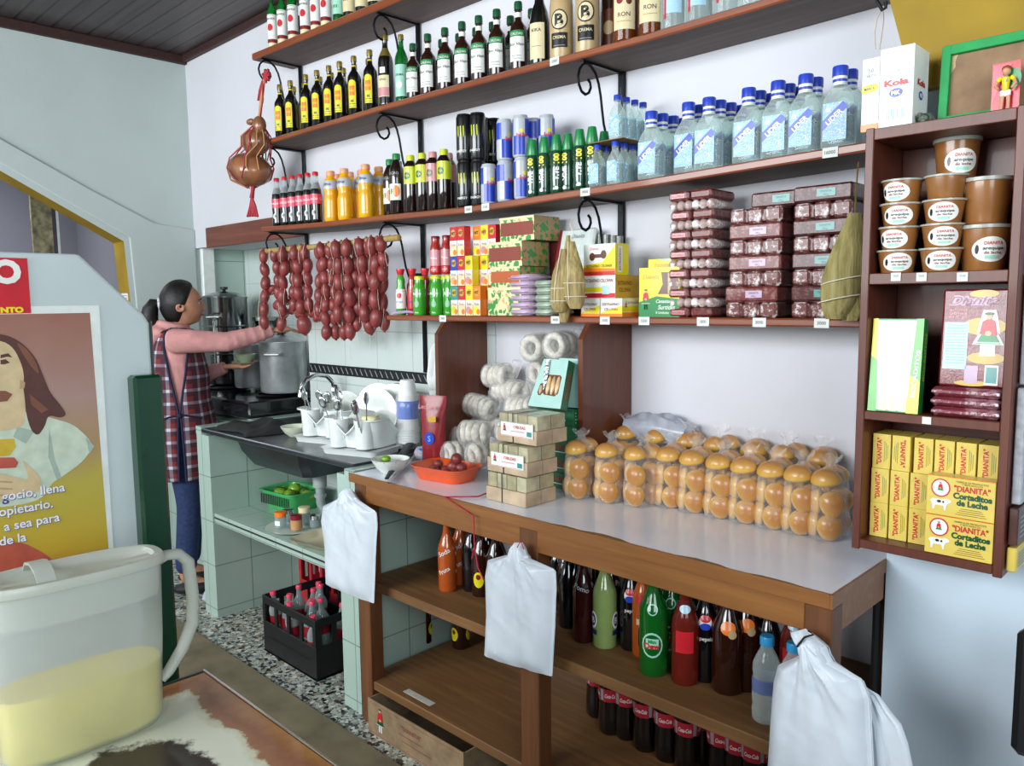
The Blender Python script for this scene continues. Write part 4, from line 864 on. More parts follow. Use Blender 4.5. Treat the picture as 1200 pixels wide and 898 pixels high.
for i in range(13):
    jx=random.uniform(-.004,.004); px=(x0+jx); z=zD+.0003+.0262*i
    if i%2==0: put('bar2',mk_bar2,px,-.13,z,random.uniform(-.03,.03),'pack of two red fruit-paste bars, layer %s up in left stack'%ORD[i],'candy pack','wrapped bars in the left stack')
    else: put('lump',mk_lump,px,-.13,z,random.uniform(-.03,.03),'pack of pale wrapped candies, layer %s up in left stack'%ORD[i],'candy pack','wrapped candies in the left stack')
def mk_cube3():
    t=empty('wrapped_block')
    for i in range(3): b=MB(); b.box(((i-1)*.0478-.0225,-.065,.0005),((i-1)*.0478+.0225,.06,.0385),'cello_foil' ,.006); b.build('block',t,30)
    b=MB(); b.box((-.0715,-.060,.001),(.0715,.066,.036),'cello_dark',.004); b.build('core',t,30); return t
def mk_long(c,nm):
    def f():
        t=empty('wrapped_block'); b=MB(); b.box((-.0715,-.066,.0005),(.0715,.062,.0392),c,.005); b.build('bar',t,30)
        b=MB(); S=Plane((0,-.0665,0),(1,0,0),(0,0,1)); b.rect(S,.01,.02,.045,.018,nm,off=.0006); b.text(S,'DIANITA',.01,.023,.005,'p_navy',off=.001); b.text(S,'500 g',.01,.015,.004,'p_navy',off=.001); b.build('paper_label',t,0); return t
    return f
x0=X_at(898,350,-.12)
for i in range(7):
    z=zD+.0003+.0397*i; xx=x0+(-.004 if i<2 else .004)
    if i%2==0: put('cube3',mk_cube3,xx,-.135,z,0,'three foil-wrapped blocks, layer %s up in middle stack'%ORD[i],'candy pack','wrapped blocks in the middle stack')
    else: put('longb',mk_long('cello_red','p_sky' if 0 else 'p_lilac'),xx,-.135,z,0,'long red block with paper label, layer %s up in middle stack'%ORD[i],'candy pack','wrapped blocks in the middle stack')
x1=X_at(972,350,-.10)+.012
for i in range(8):
    z=zD+.0003+.0397*i
    if i%2==0: put('cube3',mk_cube3,x1,-.125,z,0,'three foil-wrapped blocks, layer %s up in right stack'%ORD[i],'candy pack','wrapped blocks in the right stack')
    else: put('longd',mk_long('cello_dark','p_teal'),x1,-.125,z,0,'long dark block with green label, layer %s up in right stack'%ORD[i],'candy pack','wrapped blocks in the right stack')
put('longd',None,x0+.045,-.10,zD+.0003+.0397*7,.02,'dark block with green label lying across the middle stack','candy pack','wrapped blocks in the middle stack')
# corn-husk bundles
def husk():
    m,nt,b=newmat('husk','#9b8653',.75); n=nt.noise(1,5,.6,stretch=(90,90,4)); nt.link(nt.ramp(n,[(.3,'#6f5f38'),(.5,'#9a8655'),(.7,'#b9a672')]),b.inputs['Base Color']); nt.bump(n,.6,.006)
husk(); M('string','#d6cfba',.8); m_,n_,b_=newmat('husk_green','#8a7f48',.75); q_=n_.noise(1,5,.6,stretch=(70,70,5)); n_.link(n_.ramp(q_,[(.3,'#6d6436'),(.5,'#958a54'),(.7,'#aca06b')]),b_.inputs['Base Color']); n_.bump(q_,.7,.008)
def huskbody(b,top,bot,r,m='husk',seg=16,lump=0):
    n=12; top=Vector(top); bot=Vector(bot); rs=[]; pr=[.30,.42,.55,.70,.84,.95,1,1.05,1.04,1.02,.95,.8,.55]
    for i in range(n+1):
        t=i/n; c=top.lerp(bot,t); q=[]
        for k in range(seg): a=2*PI*k/seg; rr=r*pr[i]*(1+.05*math.sin(5*a+lump)+.03*math.sin(9*a+i)); q.append(c+Vector((math.cos(a)*rr,math.sin(a)*rr*.8,0)))
        rs.append(q)
    b.rings(rs,m)
t=empty('corn_husk_bundle',(3.03,-.245,1.70),0,'pair of tied corn-husk wraps hanging from the right scroll bracket','corn husk bundle')
p1=U(668,287,Y=-.25); 
for k,(tx,ty,bx,by) in enumerate(((661,292,656,366),(670,283,675,362))):
    b=local(t); a=U(tx,ty,Y=-.255+.012*k); c=U(bx,by,Y=-.255-.004*k); huskbody(b,a,c,.034,lump=k*2); o=b.build('husk_wrap',t,50)
    b=local(t)
    for f in (.42,.62,.82):
        m=a.lerp(c,f); r=.034*(.75 if f<.5 else 1.07)*1.02; b.tube([m+Vector((math.cos(q*PI/8)*r,math.sin(q*PI/8)*r*.8,0)) for q in range(17)],.0013,'string',5)
    b.tube([a+Vector((-.004,-.012,0)),a.lerp(c,.3)+Vector((0,-.024,0)),a.lerp(c,.6)+Vector((0,-.031,0)),a.lerp(c,.85)+Vector((0,-.03,0))],.0013,'string',5); b.build('string_tie',t,50)
b=local(t); c=U(663,300,Y=-.25); huskbody(b,U(666,276,Y=-.248),U(661,378,Y=-.235),.022,lump=1); b.build('husk_wrap',t,50)
b=local(t); q=U(669,283,Y=-.25); b.tube([q,q+Vector((.002,.01,.02)),U(668,262,Y=-.225),U(671,256,Y=-.21)],.0016,'string',6); b.build('string_loop',t,50)
t=empty('corn_husk_bundle',(4.0,-.25,1.5),0,'tall tied corn-husk bundle hanging at the cabinet side','corn husk bundle')
b=local(t); huskbody(b,U(1002,250,Y=-.262),U(980,374,Y=-.262),.044,'husk_green',lump=1); huskbody(b,U(1001,285,Y=-.25),U(996,376,Y=-.25),.030,'husk_green',lump=3); b.build('husk_wrap',t,50)
b=local(t)
for f in (.6,.8):
    m=U(1000,262,Y=-.262).lerp(U(982,372,Y=-.262),f); r=.050; b.tube([m+Vector((math.cos(q*PI/8)*r,math.sin(q*PI/8)*r*.8,.01*math.cos(q*PI/8))) for q in range(17)],.0016,'string',5)
b.build('string_tie',t,50)
b=local(t); M('ribbon','#b9962a',.5); b.tube([U(1006,190,Y=-.236),U(1003,225,Y=-.24),U(1001,268,Y=-.25)],.004,'ribbon',6,flat=.3); b.build('ribbon_loop',t,50)
# ------------------------------------------------------------ cabinet contents
M('caramel','#8d5c2e',.3,var=.06,coat=.4,scale=15); M('lid_clear','#c9cabf',.2,trans=.35,var=0,coat=.3,ior=1.2)
def mk_tub(r,h):
    def f():
        t=empty('caramel_tub'); b=MB(); b.lathe([(r*.74,0),(r*.76,.002),(r*.93,h*.93),(r*.93,h*.95)],'caramel',24); b.build('tub',t,50)
        b=MB(); b.lathe([(r*.95,h*.90),(r,h*.91),(r,h*.985),(r*.9,h*.985),(r*.88,h*.965),(0,h*.965)],'lid_clear',24); b.build('lid',t,50)
        b=MB(); S=Cyl(lambda z: r*(.76+.17*max(0,z)/h),0,0); z=h*.45; rx=r*.72 if h<.06 else r*.70; rz=h*.40 if h<.06 else h*.27
        b.disc(S,0,z,rx,rz,'p_white',off=.0010,n=24); b.text(S,'DIANITA',rx*.12,z+rz*.50,rz*.26,'p_red',off=.0018,w=rx*1.0); b.text(S,'arequipe',rx*.12,z+rz*.10,rz*.26,'p_black',off=.0018,w=rx*1.1); b.text(S,'de leche',rx*.1,z-rz*.25,rz*.24,'p_darkred',off=.0018,w=rx*.9)
        b.rect(S,rx*.05,z-rz*.62,rx*.7,rz*.28,'p_mint',off=.0016); b.disc(S,-rx*.72,z,rx*.10,rz*.38,'p_black',off=.0018,n=8); b.build('label',t,50); return t
    return f
zc=1.5085; hs=.0452
for c,(px,Y) in enumerate(((1053,-.402),(1103.5,-.402))):
    for j in range(4):
        x=X_at(px+(j-1.5)*.8,300,Y); put('tubs',mk_tub(.0388,hs),x,Y,zc+hs*j,random.uniform(-.15,.5) if (c,j)!=(1,3) else 2.4,'small caramel tub in the cabinet, %s stack, %s from the bottom'%(('left','right')[c],ORD[j]),'tub','small caramel tubs')
x=X_at(1158,300,-.352)-.004
for j in range(2): put('tubl',mk_tub(.0455,.086),x,-.368,zc+.0865*j,(.55,2.5)[j],'large caramel tub at right in the cabinet, %s of the stack'%('bottom','top')[j],'tub','large caramel tubs')
for j in range(3):
    x=X_at(1124,240,-.322)-.006; put('tubl',None,x,-.3285,zc+.0865*j if j<2 else zc+.173,.5,'large caramel tub at the back of the cabinet, %s from bottom'%ORD[j],'tub','large caramel tubs',(.86,.86,.86) if j<2 else (.95,.95,1))
# middle compartment: box with shiny plastic window, printed bag, flat packets
z0=1.2335
t=empty('sweets_box',(4.109,-.438,z0),0,'green and yellow sweets box with a big shiny plastic window','box'); t.rotation_euler=(R(-6),0,R(2))
b=MB(); w,h,d=.094,.186,.03; b.box((-w/2,0,0),(w/2,d,h),'p_green',.0008); b.build('box',t,0)
b=MB(); cello('window_glare','#c9d0d6','#ffffff',.9,14); b.poly(Plane((0,-.0006,0),(1,0,0),(0,0,1)),[(-w*.32,h*.02),(w*.26,h*.02),(w*.36,h*.98),(-w*.40,h*.98)],'window_glare',off=.0004); b.build('window',t,0)  # glare on the plastic window is painted as white patches
b=MB(); S=Plane((0,-.0002,0),(1,0,0),(0,0,1)); G1=M('p_leafgreen','#4faa3a',.35,coat=.3); b.poly(S,[(-w/2,0),(-w*.32,0),(-w*.36,h*.55),(-w/2,h*.6)],'p_leafgreen'); b.poly(S,[(-w/2,h*.6),(-w*.36,h*.55),(-w*.40,h),(-w/2,h)],'p_yellow'); b.poly(S,[(w*.26,0),(w/2,0),(w/2,h*.35),(w*.30,h*.4)],'p_lime'); b.poly(S,[(w*.30,h*.4),(w/2,h*.35),(w/2,h),(w*.36,h)],'p_leafgreen')
b.text(S,'BOCADITOS',w*.40,h*.42,w*.085,'p_white',rot=PI/2-.06,off=.0012,w=h*.5); 
S2=Plane((w/2+.0002,0,0),(0,1,0),(0,0,1)); b.text(S2,'BOCADITOS',d*.5,h*.6,d*.4,'p_lime',rot=PI/2,w=h*.5)
for q in range(3): b.rect(S,-w*.2+q*w*.2,h*.09,w*.14,h*.15,'p_cream',off=.0014)
b.build('print',t,0)
def film_pack_flat(): 
    t=empty('flat_packet'); b=MB(); b.box((-.058,-.052,.0003),(.058,.05,.0185),'cello_wine',.006); b.build('wrapper',t,40); b=MB(); b.box((-.057,-.055,.007),(.057,-.05,.013),'cello_seal',.001); b.build('seal',t,0); return t
cello('cello_wine','#6f2430','#c9a0aa',.45,26); cello('cello_seal','#8a4a55','#f4eef0',.9,40)
for i in range(3): put('flatp',film_pack_flat,4.236,-.385,z0+.0190*i+.0002,random.uniform(-.03,.03),'flat maroon packet under the printed bag, %s from the bottom'%ORD[i],'packet','flat maroon packets')
t=empty('wafer_bag',(4.240,-.420,z0+.0575),0,'upright maroon bag printed with a girl in a green skirt','bag'); t.rotation_euler=(R(-4),0,0)
w,h,d=.112,.184,.022; b=MB(); cello('cello_bag','#74242a','#8f3a40',.4,20); b.box((-w/2,0,0),(w/2,d,h),'cello_bag',.004); b.build('wrapper',t,40)
b=MB(); S=Plane((0,-.0004,0),(1,0,0),(0,0,1)); b.disc(S,w*.15,h*.62,w*.33,h*.09,'p_ochre',off=.0003); b.disc(S,w*.2,h*.30,w*.28,h*.06,'p_ochre',off=.0003); b.disc(S,w*.12,h*.95,w*.22,h*.04,'p_ochre',off=.0003); b.disc(S,w*.0,h*.04,w*.25,h*.03,'p_ochre',off=.0003)
b.text(S,'Dianita',-w*.03,h*.885,h*.085,'p_lilac',shear=.35,bold=.09,off=.0006,w=w*.74); b.text(S,'Dianita',-w*.03,h*.885,h*.085,'p_darkred',shear=.35,off=.0010,w=w*.72,bold=.0)
for q,tx in enumerate(('deliciosa','oblea','de trigo')): b.text(S,tx,-w*.25,h*(.79-.035*q),h*.03,'p_rose',off=.0008,w=w*.28)
b.rect(S,-w*.26,h*.42,w*.36,h*.48,'p_lblue',off=.0007); b.rect(S,w*.0,h*.13,w*.2,h*.18,'p_lilac',off=.0007)
for q in range(14): b.rect(S,-w*.26,h*(.63-.03*q),w*.30,h*.006,'p_teal',off=.001)
b.rect(S,w*.30,h*.13,w*.20,h*.20,'p_white',off=.0007); b.rect(S,w*.30,h*.13,w*.16,h*.16,'p_teal',off=.001)
b.poly(S,[(-.16,-.53),(.16,-.53),(.15,-.27),(.32,-.27),(.18,.02),(.24,-.04),(.18,.30),(.13,.52),(-.13,.52),(-.18,.30),(-.24,-.04),(-.18,.02),(-.32,-.27),(-.15,-.27)],'p_white',off=.0009,a=w*.22,b=h*.555,k=h*.44)
girl(b,S,w*.22,h*.55,h*.44,off=.0013); b.build('print',t,0)
# bottom compartment: yellow boxes
def mk_dbox(inv=False):
    def f():
        t=empty('sweets_box'); w,h,d=.0345,.0715,.07; b=MB(); b.box((-w/2,0,0),(w/2,d,h),'p_paleyellow',.0005); b.build('box',t,0)
        b=MB(); S=Plane((0,-.0002,0),(1,0,0),(0,0,1)); r=PI/2 if not inv else -PI/2
        b.text(S,'"DIANITA"',-w*.12 if not inv else w*.12,h*.5,w*.26,'p_red',rot=r,bold=.03,w=h*.78)
        for q in range(3): b.rect(S,(w*.18+q*w*.09)*(1 if not inv else -1),h*.5,w*.025,h*(.6-.1*q),'p_olive')
        b.build('print',t,0); return t
    return f
M('p_paleyellow','#dcc25a',.4,coat=.25,var=.03); M('p_olive','#7c8a44',.5)
zb=.9665
for r,(n,yy) in enumerate(((5,-.37),(5,-.37),(6,-.37))):
    for i in range(n):
        x=4.0795+i*.0378; z=zb+.0718*r
        if r==2 and i>=2: x+=.004
        inv=(r==2 and i==1); 
        if x+.018>4.296: continue
        put('dboxi' if inv else 'dbox',mk_dbox(inv),x,-.405 if r<2 else -.402,z,0,'upright yellow sweets box, %s row, %s from the left'%(('bottom','middle','top')[r],ORD[i]),'box','upright yellow sweets boxes')
def mk_big():
    t=empty('sweets_box'); w,h,d=.116,.0765,.036; b=MB(); b.box((-w/2,0,0),(w/2,d,h),'p_paleyellow',.0008); b.box((-w/2-.0003,-.0003,h-.0012),(w/2,.001,h),'p_orange'); b.build('box',t,0)
    b=MB(); S=Plane((0,-.0003,0),(1,0,0),(0,0,1)); b.disc(S,-w*.29,h*.70,w*.145,h*.235,'p_red',off=.0004,n=24); b.disc(S,-w*.29,h*.70,w*.125,h*.20,'p_white',off=.0007,n=24); girl(b,S,-w*.29,h*.70,h*.30,off=.001)
    b.text(S,'"DIANITA"',w*.17,h*.74,h*.15,'p_red',bold=.02,w=w*.52); b.text(S,'FABRICA DE PRODUCTOS',w*.17,h*.91,h*.045,'p_brown',w=w*.46,bold=0); b.text(S,'Y BOCADILLOS',w*.17,h*.855,h*.04,'p_brown',w=w*.3,bold=0)
    b.text(S,'Cortaditos',w*.18,h*.56,h*.145,'p_dgreen',bold=.05,w=w*.56); b.text(S,'de Leche',w*.18,h*.39,h*.145,'p_dgreen',bold=.05,w=w*.45)
    for q in range(4): b.rect(S,w*.17,h*(.24-.05*q),w*(.3+.05*q),h*.012,'p_brown')
    # cow
    cx,cy,k=-w*.29,h*.30,w*.16
    b.poly(S,[(-.95,.2),(-.8,.45),(.35,.5),(.6,.6),(1.0,.45),(1.05,.25),(.75,.1),(.6,-.15),(.55,-.65),(.4,-.65),(.3,-.2),(-.45,-.2),(-.55,-.65),(-.72,-.65),(-.75,-.1)],'p_white',a=cx,b=cy,k=k); b.disc(S,cx-.1*k,cy+.22*k,k*.2,k*.15,'p_black',off=.001,n=8); b.disc(S,cx+.3*k,cy+.2*k,k*.1,k*.12,'p_black',off=.001,n=8)
    b.build('print',t,0); return t
for j in range(2): put('bigb',mk_big,4.2385,-.4435,zb+.0770*j,0,'large yellow sweets box with a cow, %s of the two'%('lower','upper')[j],'box','large yellow cow boxes')
# ------------------------------------------------------------ on top of the cabinet
zt=1.7885
t=empty('vitamin_box',(4.0905,-.43,zt),0,'white carton with red Kola lettering on top of the cabinet','box')
b=MB(); w,h,d=.062,.150,.085; b.box((-w/2,0,0),(w/2,d,h),'p_carton',.0008) if 'p_carton' in MATS else (M('p_carton','#eceff0',.45,var=.02),b.box((-w/2,0,0),(w/2,d,h),'p_carton',.0008)); b.build('box',t,0)
b=MB(); S=Plane((0,-.0002,0),(1,0,0),(0,0,1)); b.text(S,'Kola',.0,h*.56,h*.075,'p_red',bold=.04,w=w*.72); b.text(S,'GRANULADA',0,h*.505,h*.018,'p_rose',w=w*.55); b.disc(S,0,h*.43,w*.2,h*.055,'p_blue',n=20); b.text(S,'MK',0,h*.43,h*.05,'p_white',off=.0012,bold=.06); b.text(S,'POLVO',0,h*.70,h*.02,'p_grey'); 
for q in range(9): b.rect(S,-w*.24+q*w*.06,h*.17,w*(.03 if q%2 else .018),h*.13,'p_sky' if q%2 else 'p_grey')
S2=Plane((w/2+.0002,0,0),(0,1,0),(0,0,1)); b.text(S2,'Kola',d*.5,h*.56,h*.075,'p_red',bold=.04,w=d*.5); b.disc(S2,d*.5,h*.40,d*.14,h*.055,'p_blue',n=20); b.text(S2,'MK',d*.5,h*.40,h*.05,'p_white',off=.0012,bold=.06); b.build('print',t,0)
t=empty('tablet_box',(4.0405,-.425,zt),0,'narrow white carton with yellow flash, left of the Kola box','box')
b=MB(); w,h,d=.033,.140,.075; b.box((-w/2,0,0),(w/2,d,h),'p_carton',.0008); b.build('box',t,0)
b=MB(); S=Plane((0,-.0002,0),(1,0,0),(0,0,1)); b.text(S,'50',0,h*.83,h*.06,'p_grey'); b.text(S,'TABLETAS',0,h*.76,h*.04,'p_grey',w=w*.7); b.poly(S,[(-w/2,h*.52),(w*.36,h*.54),(w*.46,h*.58),(w*.36,h*.65),(-w/2,h*.63)],'p_yellow'); b.text(S,'MARCA',-w*.05,h*.585,h*.04,'p_brown',off=.0012,w=w*.6)
for q in range(5): b.rect(S,0,h*(.25+.035*q),w*.6,h*.018,'p_silver')
b.rect(S,0,h*.05,w,h*.1,'p_orange'); b.build('print',t,0)
b=MB(); M('moss','#5b665a',.9,var=.3,scale=90,bump=1,bscale=120)
for i in range(26): b.ell((4.136+random.uniform(-.007,.008),-.40+random.uniform(-.02,.02),zt+random.uniform(.006,.017)),random.uniform(.004,.0075),'moss',7,5)
b.ell((4.136,-.40,zt+.0115),(.011,.026,.011),'moss',10,7); tag(b.build('moss_clump'),'small grey-green mossy clump beside the Kola box','moss')
t=empty('display_board',(4.20,-.37,zt),0,'green wooden frame with brown card, leaning above the cabinet','frame'); t.rotation_euler=(R(-5),0,0)
M('green_frame_paint','#0f8f47',.5,var=.06); M('brown_card','#8b6f55',.85,var=.08,bump=.2,bscale=300)
W,H=.17,.150
for nm,lo,hi in (('rail',(-.05,-.008,0),(W,0.008,.016)),('rail',(-.05,-.008,H-.018),(W,.008,H)),('stile',(-.05,-.0085,0),(-.034,.0085,H-.0)),('stile',(W-.016,-.0085,0),(W,.0085,H))):
    b=MB(); b.box(lo,hi,'green_frame_paint',.001); b.build(nm,t,0)
b=MB(); b.box((-.034,.002,.016),(W-.016,.006,H-.018),'brown_card'); b.poly(Plane((0,.0018,0),(1,0,0),(0,0,1)),[(-.034,H-.018),(-.024,H-.018),(-.028,H-.030),(-.027,H-.040),(-.034,H-.052)],'p_tan',off=.0003); b.build('card',t,0)
# footballer figurine with its red card
t=empty('footballer_figurine',(4.272,-.417,zt),0,'tiny footballer figure in yellow shirt and white shorts','figurine')
M('skin_toy','#c98f6d',.45); M('toy_hair','#8a4a28',.6)
b=MB(); b.box((-.0085,-.003,.026),(.0085,.003,.038),'p_white',.002)
for s in (-1,1): b.tube([(s*.0045,0,.028),(s*.005,0,.016),(s*.0055,0,.004)],[.0035,.003,.0022],'skin_toy',8)
b.build('body',t,40)
b=MB(); b.tube([(0,0,.037),(0,0,.048),(0,0,.058),(0,0,.062)],[.0075,.0085,.0105,.004],'p_yellow',12,flat=.7); 
for s in (-1,1): b.tube([(s*.008,0,.059),(s*.013,-.001,.054)],[.004,.0035],'p_yellow',8)
b.box((-.002,-.0085,.05),(.004,-.007,.06),'p_navy'); b.build('shirt',t,40)
b=MB(); b.ell((0,0,.070),(.0072,.0072,.0085),'skin_toy'); b.build('head',t,50); b=MB(); b.ell((0,.0012,.0735),(.0078,.0076,.0068),'toy_hair'); b.build('hair',t,50)
for s in (-1,1):
    b=MB(); b.tube([(s*.013,-.001,.054),(s*.016,-.003,.046),(s*.010,-.006,.039)],[.003,.0027,.0022],'skin_toy',8); b.build('arm',t,50)
    b=MB(); b.box((s*.0055-.003,-.006,.0),(s*.0055+.003,.003,.0035),'p_black',.0012); b.build('shoe',t,40)
b=MB(); b.box((4.248,-.408,zt+.001),(4.292,-.4065,zt+.088),'p_red'); S=Plane((4.27,-.4083,zt+.04),(1,0,0),(0,0,1)); b.disc(S,.012,.018,.012,.018,'p_green'); b.poly(S,[(-.02,-.02),(.0,.03),(.01,.045),(-.02,.045)],'p_pink'); tag(b.build('red_card',smooth=0),'red printed card standing behind the footballer figure','card')
# wire loop hanging from an iron hook
t=empty('hook_with_wire_loop',(4.01,-.30,2.05),0,'dark iron hook with a thin wire loop, beside the yellow panel','hook'); M('wire','#8d7f4f',.4,metal=.6)
b=local(t); b.tube([U(1025,-14,Y=-.3),U(1028,2,Y=-.3),U(1034,12,Y=-.3),U(1038,9,Y=-.3),U(1038,2,Y=-.3)],.0035,'iron',8); b.build('hook',t,50)
b=local(t); b.tube([U(1034,10,Y=-.3),U(1028,22,Y=-.3),U(1025,38,Y=-.3),U(1026,58,Y=-.3)],.0009,'wire',5); b.tube([U(1035,10,Y=-.3),U(1036,22,Y=-.3),U(1034,38,Y=-.3),U(1031,58,Y=-.3)],.0009,'wire',5); b.build('wire_loop',t,50)
# goods hanging on the cabinet's right side
t=empty('hanging_rack',(4.316,-.40,1.0),0,'packaged goods hanging on the outer right side of the cabinet','packages')
M('pk_grey','#a7a8ae',.4,coat=.3,var=.1,scale=60); M('pk_brown','#4a2a22',.4,coat=.3,var=.15)
for nm,y0,y1,z0,z1,c in (('package',-.41,-.33,1.30,1.50,'pk_grey'),('package',-.42,-.33,1.08,1.295,'pk_grey'),('package',-.43,-.33,1.005,1.075,'pk_brown'),('package',-.43,-.33,.955,1.0,'p_paleyellow'),('package',-.40,-.33,1.505,1.62,'p_lilac')):
    b=local(t); b.box((4.316,y0,z0),(4.332,y1,z1),c,.002); S=Plane((4.3322,y0,z0),(0,1,0),(0,0,1))
    for q in range(5): b.rect(S,(y1-y0)/2,(z1-z0)*(.2+.13*q),(y1-y0)*.7,.003,'p_grey')
    b.build(nm,t,0)
# ------------------------------------------------------------ bread bags
ZC=.8812
def bun_mat():
    m,nt,b=newmat('bread','#c98a3a',.38,coat=.35); z=nt.xyz(nt.obj())[2]; n=nt.noise(40,4)
    # crust: deep brown on the baked crown, pale on the base
    f=nt.math('ADD',nt.math('MULTIPLY',z,1/.045),nt.math('MULTIPLY',nt.math('SUBTRACT',n,.5),.35))
    nt.link(nt.ramp(f,[(.0,'#dfb862'),(.38,'#d3a24a'),(.62,'#c28f48'),(.95,'#b07740')]),b.inputs['Base Color']); nt.bump(n,.12,.003)
bun_mat(); film('bag_film','#ffffff',.085,.10,45,1.0)
def bun_mesh():
    b=MB()
    def fn(p):
        q=p.copy(); q.z=q.z*(.85 if q.z>0 else .35); s=1+.03*math.sin(3*math.atan2(p.y,p.x)); return Vector((q.x*s,q.y*s,q.z))
    b.ell((0,0,.013),(.039,.037,.0365),'bread',18,10,fn=fn); return b
def mk_bag():
    t=empty('bread_bag'); rnd=random.Random(3); first=None
    # two layers deep; in each a flat bun on top and two pairs standing on edge
    def qz(d): return Vector(d).to_track_quat('Z','Y').to_euler()
    for dy in (-.040,.038):
        lay=[((.0,dy,.128),(R(6),R(-5),0),(1.02,1.02,1.0))]
        for z,o in ((.0885,.003),(.0325,-.003)):
            lay.append(((-.0125+o,dy+.006,z),qz((-.93,-.30,.05)),(.86,.86,.86))); lay.append(((.012+o,dy-.006,z-.001),qz((.62,-.78,.08)),(.88,.88,.80)))
        for loc,rot,sc in lay:
            if first is None: first=bun_mesh().build('bun',t,80); o=first
            else: o=first.copy(); COL.objects.link(o); o.parent=t
            o.location=loc; o.rotation_euler=tuple(a+rnd.uniform(-.08,.08) for a in rot); o.scale=sc
    b=MB(); rs=[]; n=28
    for z,w,d in ((.001,.036,.068),(.004,.0425,.078),(.04,.044,.080),(.08,.043,.079),(.12,.041,.074),(.148,.036,.062),(.163,.024,.040),(.172,.012,.02),(.180,.010,.014),(.190,.020,.022),(.197,.026,.030)):
        q=[]
        for k in range(n):
            a=2*PI*k/n; c,s=math.cos(a),math.sin(a); rr=(abs(c)**2.8+abs(s)**2.8)**(-1/2.8); wob=1+.03*math.sin(7*a+z*90)+(.16*math.sin(5*a+z*40) if z>.15 else 0); q.append((w*c*rr*wob,d*s*rr*wob,z+(.006*math.sin(4*a) if z>.185 else 0)))
        rs.append(q)
    b.rings(rs,'bag_film',caps=False); b.build('plastic_bag',t,60); return t
for i,(px,py,rz) in enumerate(((677,590,.05),(713,595,.0),(741,603,-.35),(783,600,.25),(812,606,.1),(846,612,-.05),(877,617,.0),(911,622,.05),(944,628,.0),(978,633,.05))):
    p=U(px,py-4,Z=ZC); y=min(p.y+.062,-.19) if i>=3 else p.y+.05
    if i==2: y=p.y+.085
    put('bread',mk_bag,X_at(px,py-35,p.y+.03),y,ZC,rz,'clear bag of golden bread buns, %s from the left along the counter front'%ORD[i],'bread bag','bread bags on the counter',(.92,.74,1.0))
for i,px in enumerate((735,775,808,845,885,925,965)):
    x=X_at(px,535,-.085)-.01; put('bread',mk_bag,x,-.064,ZC+.012,.3*(-1)**i,'bag of bread buns in the rear row against the wall, %s from left'%ORD[i],'bread bag','bread bags on the counter',(.92,.70,1.04))
# ------------------------------------------------------------ wafer bundles in wooden trays
M('thin_wood','#b39d82',.6,var=.12,scale=14); M('wafer','#b4ae90',.35,coat=.5,var=.12,scale=30); M('wafer2','#a59c7c',.35,coat=.5,var=.12)
def mk_wafer(label=True):
    def f():
        t=empty('wafer_bundle'); w,d,h=.160,.128,.086; b=MB(); b.box((0,0,0),(w,d,h*.47),'thin_wood',.001); 
        b.rect(Plane((0,-.0002,0),(1,0,0),(0,0,1)),w*.42,h*.235,.001,h*.47,'black_paint'); b.rect(Plane((w+.0002,0,0),(0,1,0),(0,0,1)),d*.5,h*.235,.0012,h*.47,'black_paint'); b.build('tray',t,0)
        for i in range(4):
            for j in range(2):
                x0=.004+i*.039; y0=.004+j*.061; b=MB(); b.box((x0,y0,h*.472),(x0+.037,y0+.058,h*.96),'wafer' if (i+j)%2 else 'wafer2',.002); b.build('packet',t,0)
        b=MB(); b.box((w*.41,-.0016,0),(w*.43,-.0006,h),'black_paint'); b.box((w*.41,0,h*.97),(w*.43,d,h*.98),'black_paint'); b.build('strap',t,0)
        if label:
            b=MB(); b.box((w*.12,-.0032,h*.22),(w*.93,-.002,h*.70),'p_white'); S=Plane((0,-.0033,0),(1,0,0),(0,0,1)); girl(b,S,w*.22,h*.46,h*.36,off=.0004,skirt='p_dgreen'); b.text(S,'OBLEAS',w*.60,h*.55,h*.10,'p_red',w=w*.3); b.rect(S,w*.55,h*.40,w*.35,h*.03,'p_rose'); b.rect(S,w*.84,h*.36,w*.12,h*.16,'p_teal'); b.rect(S,w*.5,h*.69,w*.8,h*.012,'p_dgreen'); b.rect(S,w*.5,h*.24,w*.8,h*.012,'p_red'); b.build('paper_label',t,0)
        return t
    return f
put('waf0',mk_wafer(False),3.005,-.502,ZC,.0,'plain wooden tray of wrapped wafers, bottom of the stack of three','wafer bundle','wooden trays of wafers')
put('waf1',mk_wafer(True),3.010,-.500,ZC+.0868,.0,'labelled wooden tray of wrapped wafers, middle of the stack of three','wafer bundle','wooden trays of wafers')
put('waf1',None,3.022,-.470,ZC+.1736,-.02,'labelled wooden tray of wrapped wafers, top of the stack of three','wafer bundle','wooden trays of wafers')
